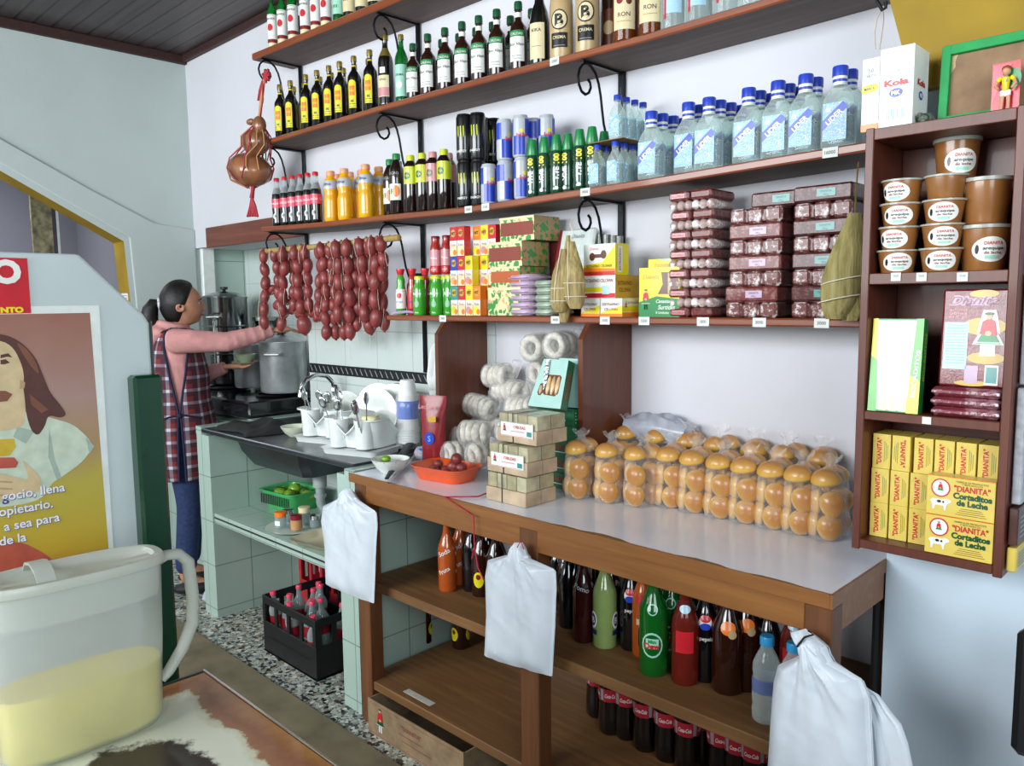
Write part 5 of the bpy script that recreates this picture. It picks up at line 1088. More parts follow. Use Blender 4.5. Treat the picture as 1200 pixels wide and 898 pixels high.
# green pastry cartons behind
M('carton_green','#1e6a42',.4,coat=.3,var=.06)
def mk_green():
    t=empty('pastry_carton'); w,d,h=.155,.20,.0495; b=MB(); b.box((-w,0,0),(0,d,h),'carton_green',.0008); b.build('box',t,0)
    b=MB(); S=Plane((.0002,0,0),(0,1,0),(0,0,1)); b.text(S,'"DIANITA"',d*.55,h*.62,h*.26,'p_red',bold=.04,w=d*.4); b.text(S,'DULCES',d*.2,h*.62,h*.14,'p_white',w=d*.2); b.text(S,'TRADICIONALES',d*.2,h*.38,h*.12,'p_white',w=d*.24); b.rect(S,d*.6,h*.34,d*.56,h*.05,'p_rose')
    S2=Plane((-w,-.0003,0),(1,0,0),(0,0,1)); b.text(S2,'"DIANITA"',w*.55,h*.6,h*.26,'p_red',w=w*.5); b.rect(S2,w*.5,h*.3,w*.6,h*.06,'p_white'); 
    for q in range(4): b.disc(S,d*.05,h*(.2+.2*q),.002,.002,'p_white',n=6)
    b.build('print',t,0); return t
for i in range(5): put('gcart',mk_green,3.14,-.262,ZC+.05*i,0,'green carton with red lettering beside the board, %s from the bottom'%ORD[i],'carton','green pastry cartons')
# window cartons leaning on top
M('carton_mint','#a8cfc6',.3,coat=.5,var=.03); M('pastry','#c9a878',.4,coat=.6,var=.2,scale=40)
def wincarton(x,y,z,rz,lab,tilt,first):
    t=empty('window_carton',(x,y,z),rz,lab,'carton'); t.rotation_euler=(tilt,0,rz); w,h,d=.118,.150,.034
    b=MB(); b.prism([(-w*.56,0),(w*.50,0),(w*.44,h),(-w*.36,h)],0,d,'carton_green'); b.poly(Plane((0,-.0004,0),(1,0,0),(0,0,1)),[(-w*.56,0),(w*.50,0),(w*.44,h),(-w*.36,h)],'carton_mint'); b.build('box',t,0)
    if first:
        S=Plane((0,-.0008,0),(1,0,0),(0,0,1))
        b=MB(); b.poly(S,[(-w*.34,h*.30),(-w*.30,h*.24),(-w*.22,h*.24),(-w*.16,h*.30),(-w*.12,h*.26),(w*.24,h*.24),(w*.33,h*.30),(w*.34,h*.64),(w*.28,h*.68),(-w*.10,h*.68),(-w*.16,h*.5),(-w*.30,h*.48)],'p_brown',off=.0003); b.build('window',t,0)
        for q in range(3): b=MB(); b.ell((-w*.03+q*w*.145,-.001,h*.46),(w*.066,.006,h*.20),'pastry',12,8); b.build('pastry',t,60)
        b=MB(); b.ell((-w*.25,-.001,h*.36),(w*.05,.005,h*.10),'pastry',12,8); b.build('pastry',t,60)
        b=MB(); b.poly(S,[(-w*.26,h*.98),(-w*.12,h*.98),(-w*.08,h*.5),(-w*.14,h*.32),(-w*.2,h*.6)],'foil',off=.005); b.build('window_shine',t,0)  # metallic sliver imitating a streak of shine across the window
    b=MB(); S2=Plane((w*.50,.0,0),(0,1,0),Vector((-w*.06,0,h))); S2.n=Vector((1,0,.05)); b.text(S2,'"DIANITA"',d*.5,h*.5,d*.35,'p_red',rot=PI/2,w=h*.6,off=.001); b.build('print',t,0)
    return t
zt_=ZC+.2605
wincarton(3.085,-.330,zt_,.06,'mint green carton with window showing pastries, leaning on top',R(-20),True)
wincarton(3.100,-.235,zt_-.008,.06,'green carton with red print behind the mint window carton',R(-3),False)
# ------------------------------------------------------------ bags of ring biscuits
M('sugar_ring','#cfc8ba',.5,var=.14,scale=60,bump=.5,bscale=150); film('ring_film','#ffffff',.13,.14,55,1.0)
def torus(b,c,ax,R0,r0,m,seg=18,s2=8,wob=0):
    c=Vector(c); ax=Vector(ax).normalized(); u=ax.cross(Vector((0,0,1)) if abs(ax.z)<.9 else Vector((1,0,0))).normalized(); v=ax.cross(u); V=[];F=[]
    for i in range(seg):
        a=2*PI*i/seg; dd=u*math.cos(a)+v*math.sin(a)
        for k in range(s2): t=2*PI*k/s2; rr=r0*(1+.08*math.sin(3*a+wob)); V.append(c+dd*(R0+rr*math.cos(t))+ax*rr*math.sin(t))
    for i in range(seg):
        for k in range(s2): i2=(i+1)%seg;k2=(k+1)%s2; F.append((i*s2+k,i2*s2+k,i2*s2+k2,i*s2+k2))
    b.add(V,F,m)
def ringbag(c,ax,n,lab,R0=.029,r0=.0125,pitch=.023,tail=None):
    c=Vector(c); ax=Vector(ax).normalized(); t=empty('ring_biscuit_bag',c,0,lab,'biscuit bag','bags of sugared ring biscuits')
    for i in range(n): b=MB(); torus(b,ax*(i*pitch)+Vector((random.uniform(-.003,.003),0,random.uniform(-.003,.003))),ax+Vector((random.uniform(-.12,.12),random.uniform(-.12,.12),random.uniform(-.12,.12))),R0,r0,'sugar_ring',wob=i); b.build('ring_biscuit',t,60)
    rr=R0+r0+.003; L=(n-1)*pitch; pts=[ax*s for s in (-.034,-.022,-.012,0,L/2,L,L+.012,L+.024,L+.040)]; rad=[rr*.2,rr*.7,rr*.97,rr*1.03,rr*1.04,rr*1.03,rr*.97,rr*.6,rr*.25]
    if tail: pts.append(ax*(L+.05)+Vector(tail)*.02); pts.append(ax*(L+.06)+Vector(tail)*.05); rad+=[rr*.3,rr*.5]
    b=MB(); b.tube(pts,rad,'ring_film',16); b.build('plastic_bag',t,60); return t
P=lambda px,py,Y: U(px,py,Y=Y)
zb_=lambda px: 0
RB=[(527,532,-.275,(.3,1,0),3,'bag of ring biscuits standing nearest the red packet'),(556,534,-.31,(.2,1,0),2,'short bag of ring biscuits between orange tray and wafer bundles'),
 (546,507,-.235,(1,.45,0),4,'bag of ring biscuits lying aslant behind the orange tray'),(592,504,-.235,(1,.1,0),3,'bag of ring biscuits touching the middle wafer bundle'),
 (552,474,-.10,(1,.1,-.12),5,'bag of ring biscuits high at left against the divider board'),(602,478,-.17,(1,.15,.05),4,'bag of ring biscuits behind the top wafer bundle'),
 (586,456,-.08,(1,.0,-.06),5,'uppermost bag of ring biscuits in the big heap'),(628,437,-.07,(.1,1,0),2,'bag of ring biscuits half hidden by the mint window carton'),
 (575,440,-.10,(1,.1,.05),4,'small bag of ring biscuits at the very top of the heap'),(612,462,-.06,(.4,1,0),2,'bag of ring biscuits behind the mint carton, low'),(532,512,-.17,(.6,1,0),3,'bag of ring biscuits next to the divider board, middle height'),
 (540,525,-.13,(1,0,0),5,'lowest bag of ring biscuits at the back of the heap'),(560,500,-.07,(1,0,0),6,'bag of ring biscuits against the wall in the heap')]
for px,py,Y,ax,n,lb in RB: ringbag(P(px,py,Y),ax,n,lb,R0=.029,r0=.0128,pitch=.024,tail=(random.uniform(-.3,.3),0,1))
q=P(623,408,-.15); ringbag(q,(0,1,0),4,'left of two hanging bags of ring biscuits under the shelf',R0=.033,tail=(.3,0,1))
q=P(650,406,-.15); ringbag(q,(0,1,0),4,'right of two hanging bags of ring biscuits under the shelf',R0=.033,tail=(0,0,1))
# grey plastic carrier on the bread
M('grey_plastic','#a9adb8',.35,var=.06,coat=.4,bump=.5,bscale=25)
b=MB(); rs=[]
for i in range(9):
    t_=i/8; x=3.20+.22*t_; hh=.035*math.sin(PI*(.15+.75*t_))+.01; rs.append([(x+.004*math.sin(k),-.055+.045*math.cos(2*PI*k/14),ZC+.185+hh*(1+.25*math.sin(3*k+i))*math.sin(2*PI*k/14)) for k in range(14)])
b.rings(rs,'grey_plastic'); tag(b.build('plastic_carrier_bag',smooth=60),'crumpled grey plastic bag lying on the rear bread bags by the board','bag')
# ------------------------------------------------------------ orange tray with red sausages
M('tray_orange','#e2571c',.3,coat=.5,var=.03)
t=empty('orange_tray',(2.715,-.405,ZC),.12,'bright orange plastic tray holding red sausages on the counter','tray')
def rr_(w,d,r,z,n=5):
    o=[]
    for cx,cy,a0 in ((w/2-r,d/2-r,0),(-w/2+r,d/2-r,90),(-w/2+r,-d/2+r,180),(w/2-r,-d/2+r,270)):
        for k in range(n): a=R(a0+90*k/(n-1)); o.append((cx+r*math.cos(a),cy+r*math.sin(a),z))
    return o
b=MB(); b.rings([rr_(.18,.11,.03,.0),rr_(.215,.145,.035,.042),rr_(.225,.155,.038,.045),rr_(.225,.155,.038,.047),rr_(.210,.140,.034,.046),rr_(.174,.104,.028,.004)],'tray_orange'); b.build('basin',t,60)
M('sausage','#7f3431',.45,coat=.15,var=.14,scale=25,bump=.15,bscale=90)
SAUS=None
for i,(x,y,z,r) in enumerate(((-.055,.0,.024,1),(-.02,.015,.024,.9),(-.03,-.025,.024,1),(.015,-.015,.026,1.05),(.04,.02,.024,1),(.055,-.02,.026,1),(.0,.03,.03,.9),(.030,.0,.047,1),(.062,.005,.045,.95),(.048,-.003,.074,1),(-.045,.01,.044,.8))):
    b=MB(); b.ell((0,0,0),(.021*r,.019*r,.019*r),'sausage',14,9); o=b.build('sausage',None,80); o.location=Vector(t.location)+Matrix.Rotation(.12,3,'Z')@Vector((x,y,z-.002)); o.rotation_euler=(0,0,i)
    tag(o,'small round red sausage in the orange tray' if i!=9 else 'round red sausage on top of the heap in the orange tray','sausage','sausages in the orange tray')
# cups, red packet, foam trays, clear bag, black utensil
M('foam','#dfe2e0',.5,var=.02,coat=.1); M('blue_wrap','#2462c4',.3,coat=.5,var=.05,bump=.4,bscale=60)
t=empty('foam_cup_stack',(2.275,-.215,.8935),0,'tall upside-down stack of white foam cups with blue wrapping','cups')
b=MB(); b.lathe([(.042,.03),(.042,.036),(.040,.10),(.0395,.101),(.0395,.19),(.036,.20),(.034,.235),(.028,.265),(.026,.272),(0,.272)],'foam',24)
for z in (.04,.05,.06,.07,.08): b.lathe([(.0425,z),(.0445,z+.003),(.0425,z+.006)],'foam',24,close=False)
b.build('cups',t,50)
b=MB(); b.lathe([(.0435,.125),(.045,.13),(.0425,.165),(.044,.19),(.041,.193)],'blue_wrap',20,close=False); b.build('wrapper',t,50)
b=MB(); b.lathe([(.048,.012),(.049,.05),(.047,.12),(.0475,.19),(.042,.215)],'ring_film',20,close=False); b.build('plastic_sleeve',t,50)
b=MB(); b.lathe([(.050,0),(.050,.012),(.030,.0125),(.030,.03),(0,.03)],'black_paint',20); b.build('base',t,40)
M('packet_red','#84141d',.35,coat=.25,var=.06,bump=.3,bscale=30)
t=empty('red_packet',(U(508,500,Y=-.29).x,-.29,ZC),.35,'tall glossy red packet standing beside the foam cups','packet')
b=MB(); rs=[]
for z,w,d in ((0,.042,.025),(.01,.046,.03),(.09,.045,.03),(.18,.05,.02),(.235,.055,.004),(.25,.055,.002)): rs.append([(w*math.cos(2*PI*k/16),d*math.sin(2*PI*k/16)*(1 if abs(math.cos(2*PI*k/16))<.95 else .6),z) for k in range(16)])
b.rings(rs,'packet_red'); b.build('packet',t,50); b=MB(); S=Plane((0,-.031,0),(1,0,0),(0,0,1)); b.text(S,'Lechera',0,.215,.016,'p_rose',shear=.2,off=.014 if 0 else .012); b.disc(S,0,.1,.02,.022,'p_blue',off=.001); b.text(S,'S',0,.1,.02,'p_sky',off=.0018); b.rect(S,.015,.17,.03,.02,'p_ochre',off=.004); b.build('print',t,0)
t=empty('foam_tray',(2.262,-.036,ZC+.21),0,'white oval foam tray propped upright against the tiled wall','tray'); t.rotation_euler=(R(80),0,0)
b=MB(); b.rings([rr_(.10,.17,.04,-.008,6),rr_(.12,.19,.05,.012,6),rr_(.122,.192,.051,.014,6),rr_(.105,.175,.043,.011,6),rr_(.088,.158,.036,-.004,6)],'foam'); b.build('tray',t,60); t.location=(2.262,-.035,ZC+.325); 
b=MB(); b.box((2.2,-.05,ZC),(2.32,-.012,ZC+.228),'foam',.006); tag(b.build('foam_tray_pack'),'upright pack of white foam trays behind the foam cups','trays')
t=empty('clear_bag_roll',(2.46,-.27,ZC+.03),0,'clear plastic bag with pink and blue print lying before the red packet','bag')
b=MB(); film('clear_crumple','#dfe6ee',.3,.15,40,1.0); b.tube([(-.055,-.02,0),(-.04,-.015,.0),(0,0,.003),(.04,.015,.003),(.08,.03,-.004),(.09,.033,-.01)],[.006,.026,.031,.030,.022,.006],'clear_crumple',16,flat=.9); b.build('roll',t,60)
b=MB(); b.ell((-.035,-.03,.0),(.008,.006,.014),'p_pink',8,6); b.ell((-.01,-.025,.016),(.014,.006,.006),'p_blue',8,6); b.build('print',t,60)
t=empty('kitchen_shears',(2.50,-.43,ZC),0,'open black and steel kitchen shears lying near the bowl','shears')
a0=U(452,563,Z=ZC+.006); a1=U(477,520,Z=ZC+.03); a2=U(487,530,Z=ZC+.02)
b=local(t); hz=ZC+.016; q0=U(453,561,Z=ZC+.008); q1=U(486,512,Z=ZC+.05); b.tube([q0,q0.lerp(q1,.25),q0.lerp(q1,.6),q1],[.007,.013,.017,.018],'black_paint',12,flat=.45); b.build('handle',t,50)
b=local(t); b.tube([U(456,566,Z=ZC+.006),U(472,548,Z=ZC+.010),U(488,531,Z=ZC+.016)],[.006,.009,.010],'steel_bright',8,flat=.35); b.build('blade',t,50)
# patterned bowl at the bench end
M('porcelain','#d8ddd6',.2,coat=.6,var=.02); M('lime','#6f9a25',.4,coat=.4,var=.15,scale=40)
def bowl(b,r,h,m,seg=28): b.lathe([(r*.45,0),(r*.48,.003),(r*.75,h*.4),(r*.95,h*.85),(r,h),(r*.97,h),(r*.9,h*.8),(r*.68,h*.38),(r*.4,h*.10),(0,h*.08)],m,seg)
p=U(446,551,Z=ZC); t=empty('patterned_bowl',(2.505,-.475,ZC),0,'white bowl with dark leaf pattern holding a cut lime','bowl'); b=MB(); bowl(b,.066,.05,'porcelain'); b.build('bowl',t,60)
b=MB(); S=Cyl(lambda z: .066*(.48+.5*min(1,max(0,z)/.05)**.8)+.001,0,.4)
for q in range(9): b.disc(S,-.07+q*.017,.042+.003*(q%2),.006,.0022,'p_navy',off=.0004,n=8)
b.build('leaf_pattern',t,0)
b=MB(); b.ell((-.025,.0,.045),(.02,.017,.012),'lime',12,8); o=b.build('lime_piece'); o.location=t.location; tag(o,'cut green lime inside the patterned bowl','lime')
# red string over the counter edge
b=MB(); M('red_string','#b3223a',.7); b.tube([U(574,577,Z=ZC+.004),U(560,582,Z=ZC+.004),(2.905,-.578,ZC+.003),U(555,605,Y=-.582),U(556,640,Y=-.584),U(560,665,Y=-.584),U(567,680,Y=-.584)],.0022,'red_string',6); b.tube([U(556,640,Y=-.585),U(553,655,Y=-.585)],.0016,'red_string',5); tag(b.build('red_string',smooth=60),'red string hanging over the counter edge before the wafer bundles','string')
# ------------------------------------------------------------ carrier bag bundles hanging from the counter
M('carrier_white','#ccd4dc',.42,var=.03,coat=.15,bump=.15,bscale=40,scale=12)
def bundle(rows,Y,th,lab,knot,seed=0,sheets=4):
    "stack of flat bags: each sheet is a grid between left and right outline points, with sharp radial folds from the knot"
    K=U(*knot,Y=Y); L=[U(*r[0],Y=Y) for r in rows]; Rr=[U(*r[1],Y=Y) for r in rows]; t=empty('carrier_bag_bundle',K,0,lab,'plastic bags','bundles of white carrier bags'); rnd=random.Random(seed)
    tri=lambda x: 2*abs(x-math.floor(x+.5))
    NU,NV=40,56; ph=[rnd.uniform(0,1) for _ in range(6)]
    def surf(u,v,s,side):
        f=v*(len(rows)-1); i=min(int(f),len(rows)-2); g=f-i; g=g*g*(3-2*g)*.5+g*.5; l=L[i].lerp(L[i+1],g); r=Rr[i].lerp(Rr[i+1],g); p=l.lerp(r,u); d=p-K; ang=math.atan2(d.x,-d.z); rr=d.length
        amp=min(1,rr/.05)*min(1,4.5*min(u,1-u)+.15)
        fold=(.010*tri(ang*1.9+ph[0])*math.exp(-rr*4)+.0045*tri(ang*4.3+ph[1])*math.exp(-rr*3)+.003*tri(p.z*9+p.x*6+ph[2])+.0022*tri(p.x*17-p.z*5+ph[3])+.0012*tri(p.z*31+p.x*13+ph[4]))*amp
        edge=(1-abs(2*u-1)**6)*min(1,(v+.02)*9)*min(1,(1.02-v)*14)
        y=Y+side*(th/2*edge+.0006)-fold-.0+s*0; return Vector((p.x,y,p.z))
    for k in range(sheets):
        f0=-1+2*k/sheets; f1=-1+2*(k+1)/sheets; b=local(t); V=[];F=[]
        off=Vector((.0025*k,0,.003*math.sin(k*2)))
        for sd in (f0,f1-.06):
            for j in range(NV+1):
                for i in range(NU+1): V.append(surf(i/NU,j/NV,0,sd)+off*(1 if j>8 else .2))
        n1=(NU+1)*(NV+1)
        for j in range(NV):
            for i in range(NU):
                q=j*(NU+1)+i; F.append((q,q+NU+1,q+NU+2,q+1)); F.append((n1+q,n1+q+1,n1+q+NU+2,n1+q+NU+1))
        for j in range(NV):
            for i in (0,NU): q=j*(NU+1)+i; F.append((q,q+NU+1,n1+q+NU+1,n1+q) if i else (q,n1+q,n1+q+NU+1,q+NU+1))
        for i in range(NU): q=i; F.append((q,q+1,n1+q+1,n1+q)); q=NV*(NU+1)+i; F.append((q,n1+q,n1+q+1,q+1))
        b.add(V,F,'carrier_white'); b.build('bag_layer',t,28)
    return t
t=bundle([((404,573),(411,573)),((399,584),(419,586)),((379,594),(440,600)),((377,610),(441,613)),((381,645),(439,650)),((382,684),(437,706))],-.603,.034,'white carrier bag bundle hanging at the left end of the counter',(407,572),1)
b=local(t); b.tube([U(394,596,Y=-.626),U(398,588,Y=-.626),U(400,580,Y=-.622)],.0016,'black_paint',5); b.build('tie',t,50)
t=bundle([((603,636),(612,636)),((598,650),(620,655)),((572,657),(649,668)),((569,675),(650,690)),((570,720),(648,735)),((568,768),(645,791))],-.603,.036,'white carrier bag bundle hanging at the middle counter leg',(608,635),2)
b=local(t); b.tube([U(606,642,Y=-.626),U(610,634,Y=-.618),U(614,644,Y=-.626)],.0016,'red_string',5); b.build('tie',t,50)
t=bundle([((926,740),(944,737)),((936,755),(966,756)),((938,768),(975,776)),((912,780),(1008,796)),((907,800),(1016,818)),((903,850),(1018,862)),((900,900),(1020,907)),((897,960),(1023,970))],-.608,.042,'large white carrier bag bundle hanging at the right counter end',(945,748),3)
b=local(t); b.tube([U(934,758,Y=-.634),U(943,747,Y=-.634),U(953,744,Y=-.632),U(947,739,Y=-.63)],.0022,'black_paint',5); b.build('tie',t,50)
b=local(t); V=[];F=[]; 
e=[U(a,c,Y=-.588) for a,c in ((1006,800),(1030,815),(1044,835),(1056,850),(1064,872),(1070,900),(1082,960))]; w=[U(a,c,Y=-.588) for a,c in ((1000,800),(1006,815),(1006,835),(1006,850),(1006,872),(1006,900),(1006,960))]
for j in range(7):
    for i in range(9): p=w[j].lerp(e[j],i/8); V.append((p.x,-.585-.006*abs(((i*.37+j*.21)%1)-.5)-.004*(i%2),p.z))
for j in range(6):
    for i in range(8): q=j*9+i; F.append((q,q+9,q+10,q+1))
b.add(V,F,'carrier_white'); o=b.build('loose_bag',t,30); so=o.modifiers.new('s','SOLIDIFY'); so.thickness=.0015
# ------------------------------------------------------------ sausage strings on a pole
M('pole_wood','#a58a52',.6,var=.1); M('twine','#cfc6b4',.8)
YP=-.208; ZP=1.705
b=MB(); b.tube([(1.19,YP,ZP),(1.7,YP,ZP-.004),(2.245,YP-.006,ZP-.002)],.0125,'pole_wood',10); b.ell((2.245,YP-.006,ZP-.002),(.006,.013,.013),'pole_wood',10,6)
tag(b.build('wooden_pole',smooth=50),'horizontal wooden pole through the scroll brackets, carrying the sausages','pole')
def link_mesh():
    b=MB(); b.ell((0,0,0),(.0235,.0235,.031),'sausage',12,9,fn=lambda p: Vector((p.x*(1+.0*p.z),p.y,p.z))); b.tube([(0,0,-.034),(0,0,-.030)],.005,'sausage',8); b.tube([(0,0,.030),(0,0,.034)],.005,'sausage',8); return b
def stringline(): b=MB(); b.tube([(.0238,-.004,-.031),(.0245,-.008,0),(.0238,-.004,.031)],.0009,'twine',4); return b
# (px at top, px at bottom, y bottom, Y offset, links left out)
ST=[(311,310,386,0,1.0),(325,327,366,.02,1),(334,330,388,-.012,1),(341,346,365,.025,1),(347,352,368,-.006,1),(360,362,366,.0,1),(357,357,392,.028,1.15),(376,374,372,.02,1),(379,383,398,-.01,1),(389,392,398,.018,1),(397,397,378,-.012,1),(404,403,398,.02,1),(409,410,398,-.014,1.05),(417,420,388,.018,1.05),(424,428,378,-.012,1.08),(433,433,392,.012,1.1),(438,441,384,-.014,1.08),(446,450,388,.022,1.08),(452,449,330,.0,1)]
LK=None; SL=None
for i,(pt,pb,yb,dy,sc) in enumerate(ST):
    Y=YP+dy; T=U(pt,288,Y=Y); B=U(pb,yb,Y=Y); T.z=ZP+.004
    t=empty('sausage_string',T,0,'string of dark red sausages on the pole, %s from the left'%(ORD+['seventeenth','eighteenth','nineteenth'])[i],'sausages','sausage strings hanging from the pole')
    L=(T-B).length; pitch=.062*sc; n=max(3,round(L/pitch))
    for j in range(n):
        f=(j+.45)/n; p=T.lerp(B,f)-T; p.x+=random.uniform(-.005,.005); p.y+=random.uniform(-.004,.004)
        if j==0: p.y-=.013; 
        if LK is None: LK=link_mesh().build('sausage',t,80); SL=stringline().build('twine_tie',LK,0); o=LK; kid=SL
        else:
            o=LK.copy(); COL.objects.link(o); o.parent=t
            kid=SL.copy(); COL.objects.link(kid); kid.parent=o
        o.location=p; o.rotation_euler=(random.uniform(-.15,.15),random.uniform(-.18,.18),random.uniform(0,6)); s_=sc*random.uniform(.90,1.02); o.scale=(s_*(1.3 if (i==6 and j==n-1) else 1),s_*(1.3 if (i==6 and j==n-1) else 1),(pitch/.062)*L/n/pitch*1.16)
    if i in (12,13,15,17):
        b=MB(); q=B-T; b.tube([q,q+Vector((.004,0,-.03)),q+Vector((-.003,0,-.055)),q+Vector((.003,0,-.08))],.0009,'twine',4); b.build('loose_twine',t,0)
# cross loops of links sagging between strings
for i,(pa,pb_,y0,y1,lb) in enumerate(((318,333,340,368,'short sagging loop of sausages between the second and third strings'),(336,352,352,367,'short sagging loop of sausages between the fourth and sixth strings'),(368,378,366,370,'short sagging loop of sausages left of the eighth string'))):
    Y=YP+.03; A=U(pa,y0,Y=Y); B=U(pb_,y1,Y=Y); t=empty('sausage_string',A,0,lb,'sausages','sausage strings hanging from the pole')
    for j in range(3):
        o=LK.copy(); COL.objects.link(o); o.parent=t; kid=SL.copy(); COL.objects.link(kid); kid.parent=o; p=A.lerp(B,j/2)-A; p.z-=.012*math.sin(PI*j/2); o.location=p; o.rotation_euler=(0,R(60),0)
# ------------------------------------------------------------ gourd in a red net, hanging from the left bracket
M('gourd','#8a5a3c',.3,coat=.5,var=.18,scale=14); M('net_red','#a12a35',.7,var=.1); M('net_tan','#b5895a',.7,var=.1)
YG=-.25; g=lambda px,py,dy=0: U(px,py,Y=YG+dy)
t=empty('gourd_in_net',g(296,205),0,'brown gourd in a red string net hanging at the left shelf ends','gourd')
b=local(t); c1=g(293,199); c2=g(300,167); rt=Matrix.Rotation(R(14),3,'Y'); b.ell(c1,(.118,.095,.076),'gourd',28,16,rot=rt); b.ell(c2,(.072,.060,.060),'gourd',22,12); b.ell(g(304,147),(.033,.03,.042),'gourd',16,10); b.ell(g(294,143),(.030,.018,.015),'gourd',12,8); b.build('gourd',t,80)
b=local(t)
top=g(304,140)
for k in range(13):
    a=2*PI*k/13; pts=[top]
    for c,r,dz in ((c2,.072,.025),(c2,.074,-.02),(c1,.105,.045),(c1,.121,.0),(c1,.100,-.045),(c1,.02,-.082)):
        aa=a+.35*(1 if k%2 else -1)*(0 if c is c2 and dz>0 else 1)*(.6 if dz>-.02 else 0); pts.append(Vector((c.x+math.cos(aa)*r,c.y+math.sin(aa)*r*.88,c.z+dz)))
    b.tube(pts,.0028,'net_red' if k%3 else 'net_tan',5)
b.tube([g(297,214),g(296,225),g(295,232)],[.012,.009,.011],'net_red',8)
for k in range(6): b.tube([g(295,230),g(293+k*1.3,242,-.0),g(290+k*2.4,254)],[.005,.005,.006],'net_red',6)
b.build('net',t,50)
b=local(t); b.tube([top,g(306,120),g(309,100),g(310,88)],[.008,.008,.006,.006],'net_tan',8); b.tube([top,g(308,118,-.006),g(308,100,-.005),g(309,86)],.004,'net_red',6); b.build('cord',t,50)
b=local(t)
for k in range(7): a=k*.9; c=g(312,88); b.tube([c,c+Vector((math.cos(a)*.015,0,.012*math.sin(a))),c+Vector((math.cos(a)*.034,0,.03*math.sin(a)-.004))],[.010,.010,.006],'net_red',6)
for k in range(4): b.tube([g(307,95),g(304+k,105),g(302+k,118)],.003,'net_red',5)
b.build('bow',t,50)
# ------------------------------------------------------------ stove and pots
M('stove_black','#141517',.15,coat=.7,var=.02)
t=empty('gas_stove',(.12,-.25,.866),0,'black glossy two-burner gas stove on the tiled ledge','stove')
b=local(t); b.box((.12,-.27,.885),(1.02,.22,.975),'stove_black',.008); b.build('body',t,30)
b=local(t); b.box((.14,-.272,.893),(1.0,-.2705,.955),'steel'); b.box((.45,-.2735,.905),(.62,-.272,.94),'stove_black'); b.build('front_panel',t,0)
for x in (.2,.32,.78,.9): b=local(t); b.tube([(x,-.272,.925),(x,-.292,.925)],[.018,.015],'black_paint',12); b.build('knob',t,40)
for x in (.28,.86):
    b=local(t); b.lathe([(.11,.976),(.115,.982),(.11,.988),(.02,.988)],'iron',20,cx=x,cy=-.02)
    for k in range(4): a=k*PI/2+.4; b.box((x-.11,-.024,.985),(x+.11,-.016,.996),'iron') if k%2 else b.box((x-.004,-.13,.985),(x+.004,.09,.996),'iron')
    b.build('burner',t,30)
ST_T=t
for x,y in ((.15,-.24),(.99,-.24),(.15,.19),(.99,.19)): b=local(t); b.tube([(x,y,.8655),(x,y,.886)],.012,'black_paint',8); b.build('foot',t,30)
t.location.y+=.045
def pot(x,y,z,r,h,lab,m='alu',lid=True,rim=.006,hand=True,knob=.03):
    t=empty('cooking_pot',(x,y,z),0,lab,'pot'); b=MB(); b.lathe([(r*.94,0),(r,.01),(r,h-.01),(r+rim,h),(r+rim,h+.004),(r-.004,h+.004)],m,32); b.build('body',t,50)
    if lid: b=MB(); b.lathe([(r+.003,h+.004),(r*.9,h+.012),(r*.5,h+.030),(0,h+.038)],m,28); b.build('lid',t,60); b=MB(); b.lathe([(.012,h+.034),(.008,h+.045),(.022,h+.05),(.022,h+.05+knob*.4),(0,h+.05+knob*.45)],'black_paint',14); b.build('lid_knob',t,50)
    if hand:
        for a in (-.9,PI-.9): b=MB(); c=math.cos(a);s=math.sin(a); o=Vector((c*r,s*r,h*.78)); tn=Vector((-s,c,0)); nn=Vector((c,s,0)); b.tube([o-tn*.035,o-tn*.035+nn*.03,o+tn*.035+nn*.03,o+tn*.035],.006,m,8); b.ell(o-tn*.035,.010,m,8,6); b.ell(o+tn*.035,.010,m,8,6); b.build('handle',t,50)
    return t
p=U(334,456,Z=.997); pot(.895,.045,.997,.120,.262,'big dull aluminium stock pot on the stove, right behind the sausages')
pot(.535,.055,.997,.098,.235,'aluminium stock pot behind the big one, nearer the steamer')
M('inox','#9aa0a0',.16,metal=1,var=.06,scale=6)
t=pot(.225,.06,.997,.125,.50,'tall shiny steel steamer urn in the alcove corner, beside the woman','inox')
b=MB()
for z in (.17,.33): b.lathe([(.1255,z),(.131,z+.006),(.1255,z+.012)],'inox',32,close=False)
b.build('seam_rings',t,50)
b=MB(); b.tube([(.085,-.10,.10),(.10,-.118,.12),(.10,-.118,.36),(.085,-.10,.38)],.007,'steel_bright',8); b.lathe([(.02,.24),(.02,.27)],'steel_bright',10,cx=.10,cy=-.118); b.build('gauge_tube',t,50)
t=empty('coffee_pot',(.40,.215,.997),0,'small steel pot beside the tall urn, with a flat lid','pot'); b=MB(); b.lathe([(.07,0),(.075,.02),(.075,.30),(.05,.34),(.06,.36),(.07,.365),(.07,.385),(.05,.39),(0,.395)],'inox',24); b.build('body',t,50)
